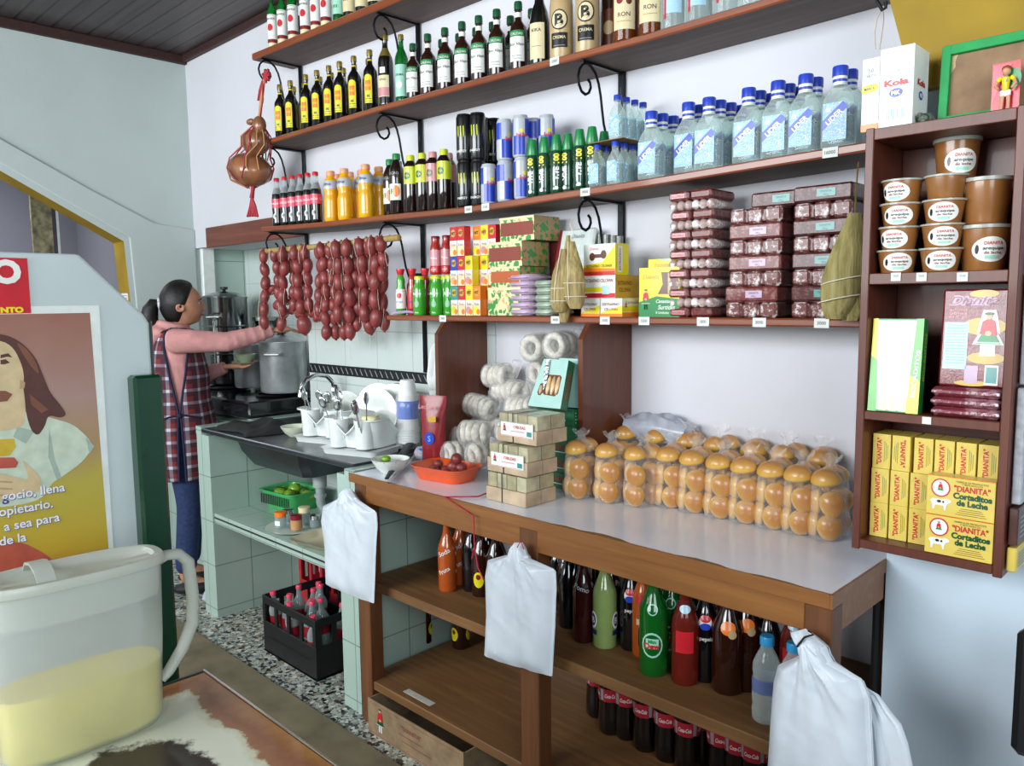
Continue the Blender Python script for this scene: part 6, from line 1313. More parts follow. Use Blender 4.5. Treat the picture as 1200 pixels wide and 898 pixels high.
# ------------------------------------------------------------ things on the sink bench
ZB=.8935
b=MB(); M('black_cloth','#16191b',.8,var=.2,bump=.5,bscale=40); rs=[]
c0=Vector((1.36,-.34,ZB)); 
V=[];F=[];N=22
for j in range(N+1):
    for i in range(N+1):
        u=i/N*2-1; v=j/N*2-1; r=max(abs(u),abs(v)); e=max(0,1-r**3); z=(.024+.010*math.sin(4*u+2*v)*math.cos(3*v-u)+.006*math.sin(7*v+3*u)+.003*math.sin(17*u+5*v))*e; V.append((c0.x+u*.20+v*.03,c0.y+v*.135-u*.02+.02*math.sin(4*u),ZB+.001+max(0,z)*1.2))
for j in range(N):
    for i in range(N): k=j*(N+1)+i; F.append((k,k+1,k+N+2,k+N+1))
b.add(V,F,'black_cloth'); o=b.build('black_cloth',smooth=80); mo=o.modifiers.new('s','SOLIDIFY'); mo.thickness=.003; mo.offset=1; tag(o,'crumpled black cloth lying at the left end of the steel sink top','cloth')
def mk_plate(): t=empty('saucer'); b=MB(); b.lathe([(.03,0),(.034,.003),(.06,.012),(.062,.014),(.058,.0145),(.03,.006),(0,.005)],'porcelain',24); b.build('plate',t,60); return t
pp=U(331,481,Z=ZB)
for i in range(6): put('saucer',mk_plate,1.16,.10,ZB+.0095*i,0,'small white saucer in the stack on the steel top, %s from the bottom'%ORD[i],'plate','stacked white saucers')
b=MB(); M('bowl_cream','#c9cfb8',.3,coat=.5); bowl(b,.065,.045,'bowl_cream'); o=b.build('small_bowl',smooth=60); o.location=(1.66,-.34,ZB); tag(o,'small cream bowl on the steel top beside the left dish rack','bowl')
b=MB(); b.tube([(1.30,-.04,ZB),(1.30,-.04,ZB+.16),(1.30,-.055,ZB+.22),(1.30,-.09,ZB+.255),(1.30,-.15,ZB+.265),(1.30,-.21,ZB+.245),(1.30,-.235,ZB+.215),(1.30,-.24,ZB+.19)],.011,'steel_bright',12); b.lathe([(.025,ZB),(.025,ZB+.012),(.014,ZB+.016)],'steel_bright',16,cx=1.30,cy=-.04); b.tube([(1.30,-.24,ZB+.195),(1.30,-.243,ZB+.165)],[.013,.016],'steel_bright',12)
o=b.build('tap',smooth=50); q=U(393,474,Y=-.06); o.location=(q.x-1.30*.9,-.02,ZB*.08); o.scale=(.9,.9,.92); tag(o,'tall curved chrome tap over the sink','tap')
M('rack_white','#dfe4e2',.3,coat=.4,var=.02)
def mk_rack():
    t=empty('dish_rack'); w,d=.255,.29
    b=MB(); b.rings([rr_(w,d,.03,0),rr_(w+.01,d+.01,.03,.018),rr_(w+.02,d+.02,.03,.024),rr_(w,d,.03,.022)],'rack_white'); b.build('drip_tray',t,40)
    b=MB(); n=48
    # wall of the basket with the dip in front and at the sides
    def ring(s,z,dip): 
        o=[]
        for k in range(n):
            a=2*PI*k/n; c,s_=math.cos(a),math.sin(a); rr=(abs(c)**5+abs(s_)**5)**(-1/5); f=.5+.5*math.cos(a*2) 
            dz=-dip*max(0,1-abs(((a/(PI/2)+.5)%1)-.5)*4.2)**.7
            o.append(((w/2*s)*c*rr,(d/2*s)*s_*rr,z+dz))
        return o
    b.rings([ring(.80,.026,0),ring(.86,.06,0),ring(.98,.135,.055),ring(1.06,.138,.055),ring(1.06,.133,.055),ring(.965,.128,.055),ring(.84,.05,0),ring(.78,.032,0)],'rack_white'); b.build('basket',t,50)
    b=MB()
    for q in (-1,1): b.lathe([(.033,.028),(.037,.11),(.040,.135),(.036,.133),(.030,.032)],'rack_white',18,cx=q*.06,cy=-d/2+.028,close=False)
    b.build('cutlery_cups',t,50); return t
def dish(t,kind,x,y,z,rot,lab,gr):
    pass
PR={}
def plate_up(x,y,z,rz,r,lab):
    def mk(): t=empty('dinner_plate'); b=MB(); b.lathe([(.05,0),(.055,.003),(.095,.016),(.1,.019),(.095,.0195),(.05,.007),(0,.006)],'porcelain',30); b.build('plate',t,60); return t
    o=put('dplate',mk,x,y,z,0,lab,'plate','plates and cups in the dish racks',r/.1); o.rotation_euler=(R(78),0,rz); return o
def cup_at(x,y,z,rot,lab):
    def mk(): 
        t=empty('cup'); b=MB(); b.lathe([(.022,0),(.026,.003),(.036,.04),(.040,.07),(.037,.07),(.033,.04),(.02,.008),(0,.006)],'porcelain',22); b.build('bowl',t,60)
        b=MB(); b.tube([(.036,0,.055),(.055,0,.06),(.062,0,.04),(.050,0,.02),(.031,0,.018)],.004,'porcelain',8); b.build('handle',t,50); return t
    o=put('cup',mk,x,y,z,0,lab,'cup','plates and cups in the dish racks'); o.rotation_euler=rot; return o
def spoon_at(x,y,z,rot,lab):
    def mk():
        t=empty('spoon'); b=MB(); b.ell((0,0,.155),(.016,.005,.024),'steel_bright',12,8); b.tube([(0,0,0),(0,0,.06),(0,0,.135)],[.0045,.003,.003],'steel_bright',6,flat=.5); b.build('spoon',t,60); return t
    o=put('spoon',mk,x,y,z,0,lab,'spoon','spoons standing in the dish racks'); o.rotation_euler=rot; return o
RK=[(1.845,-.235,.30,'left'),(2.15,-.30,.30,'right')]
for i,(x,y,rz,nm) in enumerate(RK):
    put('rack',mk_rack,x,y,ZB,rz,'white plastic dish rack on the steel top, the %s one'%nm,'dish rack','white dish racks')
    c=Vector((x,y,ZB))
    for j in range(6):
        q=Vector((-.065+.02*(j%3)-(.02 if j>2 else 0),-.13+.008*(j//3),.04)) if j%2==0 else Vector((.05+.012*j*.5,-.13,.04))
        w_=c+Matrix.Rotation(rz,3,'Z')@q; spoon_at(w_.x,w_.y,w_.z+.012*(j%3),(random.uniform(-.3,.25),random.uniform(-.35,.3),random.uniform(0,3)),'shiny spoon in the %s dish rack, %s of six'%(nm,ORD[j]))
plate_up(1.84,-.20,ZB+.10,.3,.095,'white plate standing in the left dish rack'); plate_up(1.97,-.13,ZB+.12,.35,.11,'large white plate standing between the two dish racks, rear one')
plate_up(2.08,-.22,ZB+.12,.4,.105,'white plate standing in the right dish rack, front'); plate_up(2.12,-.16,ZB+.13,.4,.11,'white plate standing in the right dish rack, rear')
cup_at(1.80,-.24,ZB+.10,(R(60),R(30),.6),'white cup tipped over in the left dish rack'); cup_at(2.06,-.10,ZB+.215,(R(115),R(25),1.0),'white cup balanced upside down on the rear plates'); cup_at(2.19,-.30,ZB+.09,(R(170),0,.4),'white cup upside down in the right dish rack, front'); cup_at(2.24,-.20,ZB+.11,(R(150),R(20),2),'white cup upside down at the right rack end'); cup_at(1.90,-.27,ZB+.08,(R(170),0,1.5),'white cup upside down in the left rack')
b=MB(); bowl(b,.075,.06,'porcelain'); o=b.build('serving_bowl',smooth=60); o.location=(2.11,-.29,ZB+.15); o.rotation_euler=(R(165),0,0); tag(o,'white bowl upside down on top of the right dish rack','bowl')
M('sponge','#e0dca8',.9); b=MB(); b.box((-.03,-.02,0),(.03,.02,.02),'sponge',.006); o=b.build('sponge'); o.location=(2.235,-.36,ZB+.125); o.rotation_euler=(0,0,.4); tag(o,'pale yellow sponge on the right dish rack','sponge')
# ------------------------------------------------------------ tiled shelf under the sink
ZT=.5005
M('basket_green','#3fa45a',.4,coat=.3,var=.05)
t=empty('green_basket',(1.36,-.20,ZT),.1,'green plastic basket full of limes under the sink','basket')
b=MB(); b.rings([rr_(.20,.15,.03,0),rr_(.25,.19,.035,.085),rr_(.27,.21,.035,.088),rr_(.27,.21,.035,.093),rr_(.24,.18,.03,.09),rr_(.19,.14,.028,.004)],'basket_green')
for k in range(16): b.box((-.105+.014*k,-.100,.03),(-.101+.014*k,-.0935 if 0 else -.096,.075),'dark_line')
b.build('basket',t,50)
M('lime_dark','#3a5d1e',.35,coat=.4,var=.2,scale=30)
for i,(x,y,z) in enumerate(((-.07,-.03,.07),(-.02,-.05,.072),(.03,-.03,.07),(.08,-.04,.065),(-.05,.04,.07),(.0,.02,.085),(.05,.04,.07),(.09,.03,.065),(-.09,.01,.06))):
    b=MB(); b.ell((0,0,0),(.032,.027,.027),'lime' if i%3 else 'lime_dark',14,9); o=b.build('lime'); o.location=Vector(t.location)+Vector((x,y,z)); o.rotation_euler=(0,0,i); tag(o,'green lime in the basket under the sink','lime','limes in the green basket')
t=empty('saucer_plate',(1.69,-.375,ZT),0,'white plate under the sink carrying small condiment jars','plate'); b=MB(); b.lathe([(.07,0),(.075,.003),(.125,.012),(.128,.015),(.12,.0145),(.07,.006),(0,.005)],'porcelain',32); b.build('plate',t,60)
film('jar_glass','#c9d6d6',.3,.06,8,.1); M('spice','#b98a5a',.6)
for i,(x,y,h,c,lb,bd) in enumerate(((1.66,-.43,.065,'p_orange','glass jar with orange lid on the plate under the sink','jar_glass'),(1.745,-.405,.062,'p_darkred','small jar of spice with dark red lid under the sink','spice'),(1.70,-.34,.075,'p_cream','glass jar with pale lid behind the dark red lidded one','jar_glass'),(1.60,-.36,.05,'steel_bright','clear jar without colour at the left of the plate','jar_glass'),(1.77,-.33,.05,'steel_bright','clear jar at the right of the plate, under the pipe','jar_glass'))):
    t=empty('condiment_jar',(x,y,ZT+.0155),0,lb,'jar'); b=MB(); b.lathe([(.022,0),(.024,.004),(.024,h*.66),(.020,h*.7)],bd,18); b.build('jar',t,50); b=MB(); b.lathe([(.024,h*.7),(.0245,h),(0,h+.002)],c,18); b.build('lid',t,50)
    if i==0: b=MB(); b.rect(Cyl(.0243,0,.3),0,h*.3,.03,.02,'p_white',off=.0004); b.build('label',t,0)
M('tray_cream','#c9bf9f',.4,coat=.3,var=.03); b=MB(); b.rings([rr_(.20,.135,.03,0),rr_(.24,.17,.035,.02),rr_(.255,.185,.035,.024),rr_(.235,.165,.03,.021),rr_(.19,.125,.028,.004)],'tray_cream'); o=b.build('cream_tray',smooth=50); o.location=(1.97,-.41,ZT+.001); o.rotation_euler=(0,0,.15); tag(o,'shallow cream plastic tray on the tiled shelf under the sink','tray')
t=empty('red_funnel',(2.16,-.455,ZT),0,'small orange-red plastic cone at the right of the tiled shelf','funnel'); b=MB(); b.lathe([(.035,0),(.03,.02),(.012,.06),(.008,.07),(0,.07)],'tray_orange',16); b.build('cone',t,50)
# crates on the floor
M('crate_red','#a5202c',.45,var=.08); M('crate_black','#121314',.5,var=.1)
def crate(name,x0,x1,y0,y1,z0,z1,m,lab,txt=None,rz=0):
    cx,cy=(x0+x1)/2,(y0+y1)/2; t=empty(name,(cx,cy,z0),rz,lab,'crate'); w,d,h=(x1-x0)/2,(y1-y0)/2,z1-z0; e=.008
    for nm,(a0,b0,a1,b1) in (('front_wall',(-w,-d,w,-d+e)),('back_wall',(-w,d-e,w,d)),('side_wall',(-w,-d+e,-w+e,d-e)),('side_wall',(w-e,-d+e,w,d-e))):
        b=MB(); ax=abs(a1-a0)>abs(b1-b0)
        b.box((a0,b0,0),(a1,b1,h*.55),m,.002); b.box((a0,b0,h*.86),(a1,b1,h),m,.002)
        L=(a1-a0) if ax else (b1-b0); n=4
        for q in range(n+1):
            f=q/n*(L-.02)
            if ax: b.box((a0+f,b0,h*.55),(a0+f+.02,b1,h*.86),m)
            else: b.box((a0,b0+f,h*.55),(a1,b0+f+.02,h*.86),m)
        if ax and a0==-w and b0==-d:
            S=Plane((0,-d-.001,0),(1,0,0),(0,0,1)); b.rect(S,0,h*.3,w*1.5,.004,m,off=.002)
            if txt: b.text(S,txt,0,h*.3,h*.18,'p_black',off=.002,bold=.04)
        b.build(nm,t,0)
    b=MB(); b.box((-w,-d,0),(w,d,.008),m); b.build('floor_panel',t,0); return t
crate('black_crate',1.66,2.07,-.53,-.22,.001,.245,'crate_black','black plastic crate with empty bottles on the floor under the sink')
crate('red_crate',1.42,1.80,-.215,-.03,.001,.315,'crate_red','red plastic bottle crate behind the black crate','ANDINA' if 0 else None)
film('pet_empty','#c5d2d2',.25,.08,10,.2)
rnd=random.Random(5)
for i in range(12):
    x=1.70+.075*(i%5)+rnd.uniform(-.01,.01); y=-.48+.085*(i//5)+rnd.uniform(-.01,.01); z=.03+rnd.uniform(.0,.02)
    def mke(): return bottle('empty_bottle',.215,.028,'pet_empty','p_pink',[(.35,.55,'p_darkred')],seg=12)
    o=put('empty',mke,x,y,z,0,'empty plastic bottle with red label in the black crate','bottle','empty bottles in the black crate'); o.rotation_euler=(rnd.uniform(-.12,.12),rnd.uniform(-.12,.12),rnd.uniform(0,6))
b=MB(); M('rag','#aab2c0',.9,var=.1,bump=.4,bscale=50); b.ell((.98,-.43,.03),(.05,.06,.03),'rag',14,8); b.ell((1.0,-.45,.055),(.035,.04,.03),'rag',12,8); tag(b.build('floor_rag'),'pale blue rag lying on the floor by the bench','rag')
# ------------------------------------------------------------ bottles under the counter
ZM=.5085; ZL=.1595
def art_lab(txt,c,z,hh,w,bg=None,k=(0,2.1,4.2),rot=0):
    def f(b,S,h):
        for a in k:
            S.a=a
            if bg: b.rect(S,0,h*z,w*1.25,hh*2.2,bg,off=.0008)
            b.text(S,txt,0,h*z,hh,c,off=.0014,rot=rot,bold=.03,w=None if rot else w)
    return f
def pr_glass(h,r): return [(r*.9,0),(r,.006),(r,h*.54),(r*.95,h*.60),(r*.72,h*.68),(r*.46,h*.77),(r*.36,h*.86),(r*.36,h*.95),(r*.42,h*.955),(r*.42,h*.975)]
kinds={
 'orsoda':('soda_bottle',.245,.031,'orange_soda','cap_gold',lambda b,S,h:[(setattr(S,'a',a),b.text(S,'Soda',0,h*.55,.016,'p_white',off=.001,rot=.5),b.text(S,'Fruta',0,h*.3,.014,'p_white',off=.001,rot=.5)) for a in (0,2,4)]),
 'blk':('soda_bottle',.245,.031,'pepsi_black','p_black',None),
 'malt':('malt_bottle',.235,.033,'glass_brown','cap_gold',lambda b,S,h:[(setattr(S,'a',a),b.disc(S,0,h*.25,.018,.026,'p_yellow',off=.001),b.disc(S,0,h*.29,.008,.009,'p_darkred',off=.0015)) for a in (0,2,4)]),
 'lem':('soda_bottle',.265,.034,'lemon_drink','p_grey',lambda b,S,h:[(setattr(S,'a',a),b.disc(S,0,h*.30,.014,.024,'p_white',off=.001),b.disc(S,0,h*.30,.010,.018,'p_navy',off=.0014),b.text(S,'B',0,h*.3,.018,'p_white',off=.0018),b.rect(S,0,h*.17,.026,.014,'p_navy',off=.001)) for a in (-.9,1.2,3.3)]),
 'pep':('soda_bottle',.27,.031,'pepsi_black','p_blue',lambda b,S,h:[(setattr(S,'a',a),b.disc(S,0,h*.58,.016,.018,'p_white',off=.001),b.disc(S,0,h*.615,.013,.009,'p_red',off=.0014),b.disc(S,0,h*.545,.013,.009,'p_blue',off=.0014),b.text(S,'pepsi',0,h*.43,.010,'p_white',off=.001)) for a in (0,2,4)]),
 'brn':('soda_bottle',.27,.030,'orange_soda','cap_gold',lambda b,S,h:[(setattr(S,'a',a),b.rect(S,0,h*.6,.03,.020,'p_red',off=.001),b.rect(S,0,h*.37,.03,.016,'p_cream',off=.001)) for a in (0,2,4)]),
 'grn':('soda_bottle',.285,.037,'green_pet','p_green',lambda b,S,h:[(setattr(S,'a',a),b.disc(S,0,h*.30,.027,.033,'p_mint',off=.001),b.disc(S,0,h*.30,.023,.028,'green_pet',off=.0014),b.rect(S,0,h*.315,.032,.026,'p_mint',off=.0016),b.text(S,'Mtn',0,h*.335,.009,'p_green',off=.0020,bold=.05),b.text(S,'Dew',0,h*.295,.014,'p_red',off=.0020,bold=.05),b.disc(S,0,h*.62,.013,.014,'p_mint',off=.001),b.disc(S,0,h*.62,.010,.011,'green_pet',off=.0014)) for a in (0,2.1,4.2)]),
 'redd':('soda_bottle',.27,.034,'red_drink','p_sky',lambda b,S,h:[(setattr(S,'a',a),b.rect(S,0,h*.42,.045,.055,'p_red',off=.001),b.disc(S,0,h*.72,.012,.010,'p_lblue',off=.004)) for a in (0,2.1,4.2)]),
 'big':('soda_bottle',.27,.039,'glass_brown','p_orange',lambda b,S,h:[(setattr(S,'a',a),b.disc(S,0,h*.62,.018,.016,'p_orange',off=.001),b.disc(S,.01,h*.57,.010,.010,'p_tan',off=.0014)) for a in (0,2.1,4.2)]),
 'cred':('soda_bottle',.265,.030,'cola_red','p_grey',lambda b,S,h:[(setattr(S,'a',a),b.text(S,'Pomo',0,h*.6,.014,'p_silver',off=.001,rot=-.3)) for a in (0,2,4)]),
}
def mkk(k):
    n,h,r,bd,cp,art=kinds[k]; return lambda: bottle(n,h,r,bd,cp,prof=pr_glass(h,r),art=(lambda b,S,hh: art(b,S,hh)) if art else None,caph=.045)
FR=[(518,697,'orsoda','orange soda bottle, front left of the middle plank'),(534,689,'orsoda','orange soda bottle just behind the front left one'),(546,697,'blk','black soda bottle between the orange ones and the malt bottle'),(558,703,'malt','dark malt bottle with oval yellow label, left one'),(575,707,'malt','dark malt bottle with oval yellow label beside the hanging bags'),
 (660,740,'blk','black soda bottle just right of the middle carrier bags'),(677,757,'cred','dark reddish soda bottle left of the pale green one'),(702,763,'lem','pale green lemon soda bottle on the middle plank'),(733,766,'pep','dark cola bottle with round red and blue badge, left one'),(747,774,'brn','orange-brown soda bottle squeezed left of the big green one'),(759,795,'grn','big green soda bottle with oval mint logo, front'),(780,786,'grn','big green soda bottle half hidden behind the front one'),
 (796,806,'redd','clear reddish soda bottle with bright red label'),(820,803,'pep','dark cola bottle with round red and blue badge, right one'),(846,816,'big','big dark bottle with orange fruit print, left one'),(868,812,'big','big dark bottle with orange fruit print, right one')]
for px,py,k,lb in FR:
    p=U(px,py-4,Z=ZM); put('uc'+k,mkk(k),p.x,p.y+.025,ZM,.5,lb,'bottle','soda bottles under the counter')
for i,(x,y,k) in enumerate(((2.80,-.30,'blk'),(2.87,-.33,'malt'),(2.94,-.30,'blk'),(3.02,-.33,'malt'),(3.09,-.28,'blk'),(3.16,-.32,'cred'),(3.23,-.35,'blk'),(3.28,-.27,'pep'),(3.34,-.34,'cred'),(3.40,-.30,'blk'),(3.47,-.30,'lem'),(3.53,-.26,'cred'),(3.60,-.34,'blk'),(3.67,-.30,'pep'),(3.75,-.30,'cred'),(3.81,-.33,'blk'),(3.88,-.34,'redd'),(3.95,-.40,'cred'),(3.0,-.22,'pep'),(3.2,-.2,'blk'))):
    put('uc'+k,mkk(k),x,y,ZM,random.uniform(0,1),'%s soda bottle in the dim rear rows of the middle plank, %s from left'%({'blk':'black','malt':'malt','cred':'reddish','pep':'dark cola','lem':'pale lemon','redd':'clear red'}[k],(ORD+['seventeenth','eighteenth','nineteenth','twentieth'])[i]),'bottle','soda bottles under the counter')
def mk_water():
    h,r=.20,.031; return bottle('water_bottle',h,r,'glass_clear','p_waterblue',[(.36,.52,'p_navyfilm')],prof=[(.024,0),(.030,.006),(.031,.03),(.0285,.04),(.031,.05),(.031,.07),(.030,.075),(.031,.08),(.031,.10),(.0285,.108),(.031,.116),(.030,.135),(.022,.155),(.014,.17),(.0135,.185)],capr=.016,caph=.10)
M('p_waterblue','#2c8fc4',.35,coat=.4); film('p_navyfilm','#8fa0d6',.3,.1,10,.2)
p=U(892,848,Z=ZM); put('water',mk_water,p.x,p.y+.02,ZM,0,'clear water bottle with bright blue cap at the front right of the plank','bottle')
put('water',None,3.93,-.455,ZM,0,'second water bottle hidden behind the front one, bluish cap','bottle')
def mk_bigcoke():
    h,r=.275,.0365
    def art(b,S,h):
        for a in (0,1.57,3.14,4.71): S.a=a; b.rect(S,0,h*.465,.046,.040,'p_cokered',off=.0012); b.text(S,'Coca-Cola',0,h*.465,.012,'p_white',off=.0017,shear=.35,w=.036)
    return bottle('cola_bottle',h,r,'cola','p_cokered',[(.40,.53,'p_grey')],prof=[(r*.8,0),(r,.01),(r,h*.2),(r*.93,h*.35),(r,h*.5),(r,h*.74),(r*.8,h*.83),(r*.4,h*.91),(r*.36,h*.97)],art=art,caph=.07,capr=.017)
M('p_cokered','#a12230',.4,coat=.3)
for i,(px,py) in enumerate(((692,848),(707,868),(726,874),(748,888),(773,900),(797,912),(836,925),(856,935),(876,945))):
    p=U(px,py-6,Z=ZL); put('bcoke',mk_bigcoke,p.x,p.y+.035,ZL,random.uniform(0,.8),'large cola bottle on the lower plank, front row, %s from the left'%ORD[i],'bottle','large cola bottles on the lower plank')
for i in range(7): put('bcoke',mk_bigcoke,3.28+.092*i,-.20,ZL,random.uniform(0,1),'large cola bottle on the lower plank, rear row, %s from the left'%ORD[i],'bottle','large cola bottles on the lower plank')
for px,py,lb in ((497,752,'dark bottle standing alone at the back left of the lower plank'),(540,758,'amber bottle standing alone at the back of the lower plank')):
    p=U(px,py,Z=ZL); put('ucmalt',mkk('malt'),p.x,min(p.y,-.06),ZL,0,lb,'bottle')
# cardboard box on the floor under the lower plank
M('carton_brown','#8a7458',.85,var=.1); M('carton_print','#8a4a40',.8)
t=empty('cardboard_box',(2.70,-.50,0),0,'old open cardboard box on the floor under the lower plank','box')
for nm,lo,hi in (('front_wall',(2.505,-.598,0),(2.99,-.594,.122)),('back_wall',(2.505,-.30,0),(2.99,-.296,.12)),('side_wall',(2.505,-.594,0),(2.509,-.30,.12)),('side_wall',(2.986,-.594,0),(2.99,-.30,.12)),('bottom',(2.509,-.594,.0),(2.986,-.30,.004))):
    b=local(t); b.box(lo,hi,'carton_brown'); 
    if nm=='front_wall':
        S=Plane((2.505,-.5985,0),(1,0,0),(0,0,1)); b.text(S,'"DIANITA"',.235,.085,.016,'carton_print'); b.rect(S,.23,.06,.12,.003,'carton_print'); b.rect(S,.26,.04,.15,.003,'carton_print'); girl(b,S,.07,.065,.085,skirt='p_dgreen'); b.rect(S,.24,.008,.46,.002,'carton_print'); b.rect(S,.24,.112,.46,.002,'carton_print')
    b.build(nm,t,0)
# ------------------------------------------------------------ foreground counter top, partition, green post, pitcher
def fronttop():
    m,nt,b=newmat('worn_top','#cfcbb4',.35,coat=.5); p=nt.pos(); x=nt.xyz(p)
    n=nt.noise(7,6,.7,vec=p); n2=nt.noise(16,6,.75,vec=p)
    # bare brown wood along the worn rim, pale varnish inside, dark patch in the middle
    dx=nt.math('SUBTRACT',x[0],3.29); dy=nt.math('SUBTRACT',-1.486,x[1]); e=nt.math('MINIMUM',dx,dy)
    f=nt.math('ADD',nt.math('MULTIPLY',e,9.5),nt.math('MULTIPLY',nt.math('SUBTRACT',n,.5),1.1))
    c=nt.ramp(f,[(.0,'#9a6a38'),(.28,'#7c4a26'),(.50,'#8a5a34'),(.56,'#b9b79b'),(.70,'#c9ccba')])
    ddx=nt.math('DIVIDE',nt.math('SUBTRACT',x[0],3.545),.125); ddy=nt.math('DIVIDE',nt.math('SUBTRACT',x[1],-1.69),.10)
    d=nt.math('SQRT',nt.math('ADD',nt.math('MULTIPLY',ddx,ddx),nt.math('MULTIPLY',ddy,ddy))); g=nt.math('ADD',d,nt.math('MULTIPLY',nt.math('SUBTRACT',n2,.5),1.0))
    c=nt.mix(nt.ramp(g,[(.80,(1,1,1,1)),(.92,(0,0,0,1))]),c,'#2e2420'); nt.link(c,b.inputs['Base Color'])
fronttop()
t=empty('front_counter',(3.29,-1.486,0),0,'worn brown and cream front counter top with bright metal edging','counter')
b=local(t); b.box((3.295,-2.6,.765),(6.2,-1.491,.7985),'worn_top'); b.build('top',t,0)
b=local(t); b.box((3.288,-1.4905,.785),(6.2,-1.486,.8015),'steel_bright',.001); b.build('metal_edge',t,0)
b=local(t); b.box((3.288,-2.6,.785),(3.2945,-1.4908,.8005),'steel',.001); b.build('metal_edge',t,0)
b=local(t); b.box((3.34,-2.5,0),(6.2,-1.56,.7645),'wood_counter'); b.build('body',t,0)  # carried on out of view to the right to shade the low shelves
# white partition with chamfered corner
M('panel_white','#c0cbcc',.4,var=.03,scale=3,coat=.15); M('panel_edge','#3c4240',.3,coat=.4)
XP=3.0; y=lambda px,py: U(px,py,X=XP).y; z=lambda px,py: U(px,py,X=XP).z
t=empty('white_partition',(XP,-1.75,0),0,'pale partition panel with chamfered corner carrying the religious poster','partition')
ye=-1.437; b=local(t); b.prism([(-2.6,0),(ye,0),(ye,1.425),(-1.447,1.443),(-1.560,1.560),(-2.6,1.560)],XP-.045,XP,'panel_white',axis='x'); o=b.build('panel',t,0); mo=o.modifiers.new('b','BEVEL'); mo.width=.006; mo.segments=2; mo.limit_method='ANGLE'
b=local(t); b.box((XP-.038,ye+.0003,.3),(XP-.006,ye+.0025,1.415),'panel_edge'); b.build('edge_strip',t,0); b=local(t); b.box((2.915,-1.60,.3),(2.945,U(177,400,X=2.93).y,1.43),'panel_edge',.004); b.build('rear_panel',t,0)
# poster
def grad():
    m,nt,b=newmat('poster_back','#b08a78',.35,coat=.4); x=nt.xyz(nt.pos()); n=nt.noise(5,3,vec=nt.pos())
    f=nt.math('ADD',nt.math('MULTIPLY',nt.math('SUBTRACT',x[2],.95),1.9),nt.math('MULTIPLY',nt.math('SUBTRACT',n,.5),.3))
    nt.link(nt.ramp(f,[(.0,'#b9702f'),(.08,'#c2a02a'),(.30,'#b7a843'),(.45,'#a98a62'),(.68,'#a8877c'),(.95,'#96604f')]),b.inputs['Base Color'])
grad()
for n_,c_ in dict(ps_skin='#cdb58c',ps_skin2='#b3936c',ps_hair='#55302a',ps_hair2='#7a4a34',ps_robe='#c3cfba',ps_robe2='#9fb0a2',ps_glow='#d6cdbd',ps_gold='#c9a92c',ps_red='#b5523e',ps_text='#e6e6ec',ps_shadow='#4d4a86').items(): M(n_,c_,.4,var=.05,coat=.4,scale=40)
t=empty('poster',(XP,-1.75,.9),0,'religious poster of a long-haired robed figure, fixed on the pale partition','poster')
S=Plane((XP+.0006,0,0),(0,1,0),(0,0,1)); Q=lambda px,py: (y(px,py),z(px,py))
def PP(b,pts,m,off): 
    q=[Q(*p) for p in pts]
    for _ in range(2 if len(q)>5 else 0):
        n=len(q); q=[tuple(q[i][c]*(1-f)+q[(i+1)%n][c]*f for c in (0,1)) for i in range(n) for f in (.22,.78)]
    b.poly(S,q,m,off=off)
b=local(t); b.prism([(-2.25,.90),(-1.535,.90),(y(116,362),1.462),(-2.25,1.462)],XP+.0002,XP+.0015,'white_gloss',axis='x'); b.build('frame_border',t,0)
b=local(t); S.o.x=XP+.0018
yr=-1.549
b.poly(S,[(-2.2,.915),(yr+.006,.915),(yr,1.448),(-2.2,1.448)],'poster_back',off=0)
# robe and shoulders
PP(b,[(-60,505),(0,497),(30,480),(60,490),(85,497),(100,510),(109,522),(98,540),(75,557),(60,566),(45,590),(-60,600)],'ps_robe',.0005)
PP(b,[(57,500),(64,540),(72,560),(66,562),(56,535)],'ps_robe2',.0007); PP(b,[(100,512),(110,523),(104,532)],'ps_robe2',.0007); PP(b,[(20,500),(40,505),(30,520),(15,512)],'ps_robe2',.0007)
# neck, hair, face
PP(b,[(-40,440),(25,440),(30,480),(28,500),(0,506),(-40,505)],'ps_skin',.0008)
PP(b,[(-60,392),(-10,390),(12,394),(28,404),(42,420),(50,440),(58,460),(70,474),(78,486),(70,490),(56,486),(52,500),(44,511),(36,505),(30,485),(28,460),(22,430),(10,400),(-60,395)],'ps_hair',.0010)
PP(b,[(18,400),(30,408),(42,424),(46,440),(36,430),(26,415)],'ps_hair2',.0013); PP(b,[(34,462),(44,470),(56,480),(48,484),(36,474)],'ps_hair2',.0013)
PP(b,[(-60,400),(0,398),(16,408),(26,430),(28,447),(22,455),(10,462),(0,465),(-60,470)],'ps_skin',.0012)
PP(b,[(0,416),(9,414),(14,419),(8,418),(0,420)],'ps_hair',.0016); PP(b,[(0,422),(6,421),(11,425),(5,427),(0,427)],'ps_hair',.0016)
PP(b,[(-40,458),(6,458),(14,462),(8,470),(-40,476)],'ps_hair2',.0016); PP(b,[(23,445),(29,448),(28,455),(22,456)],'ps_skin2',.0017)
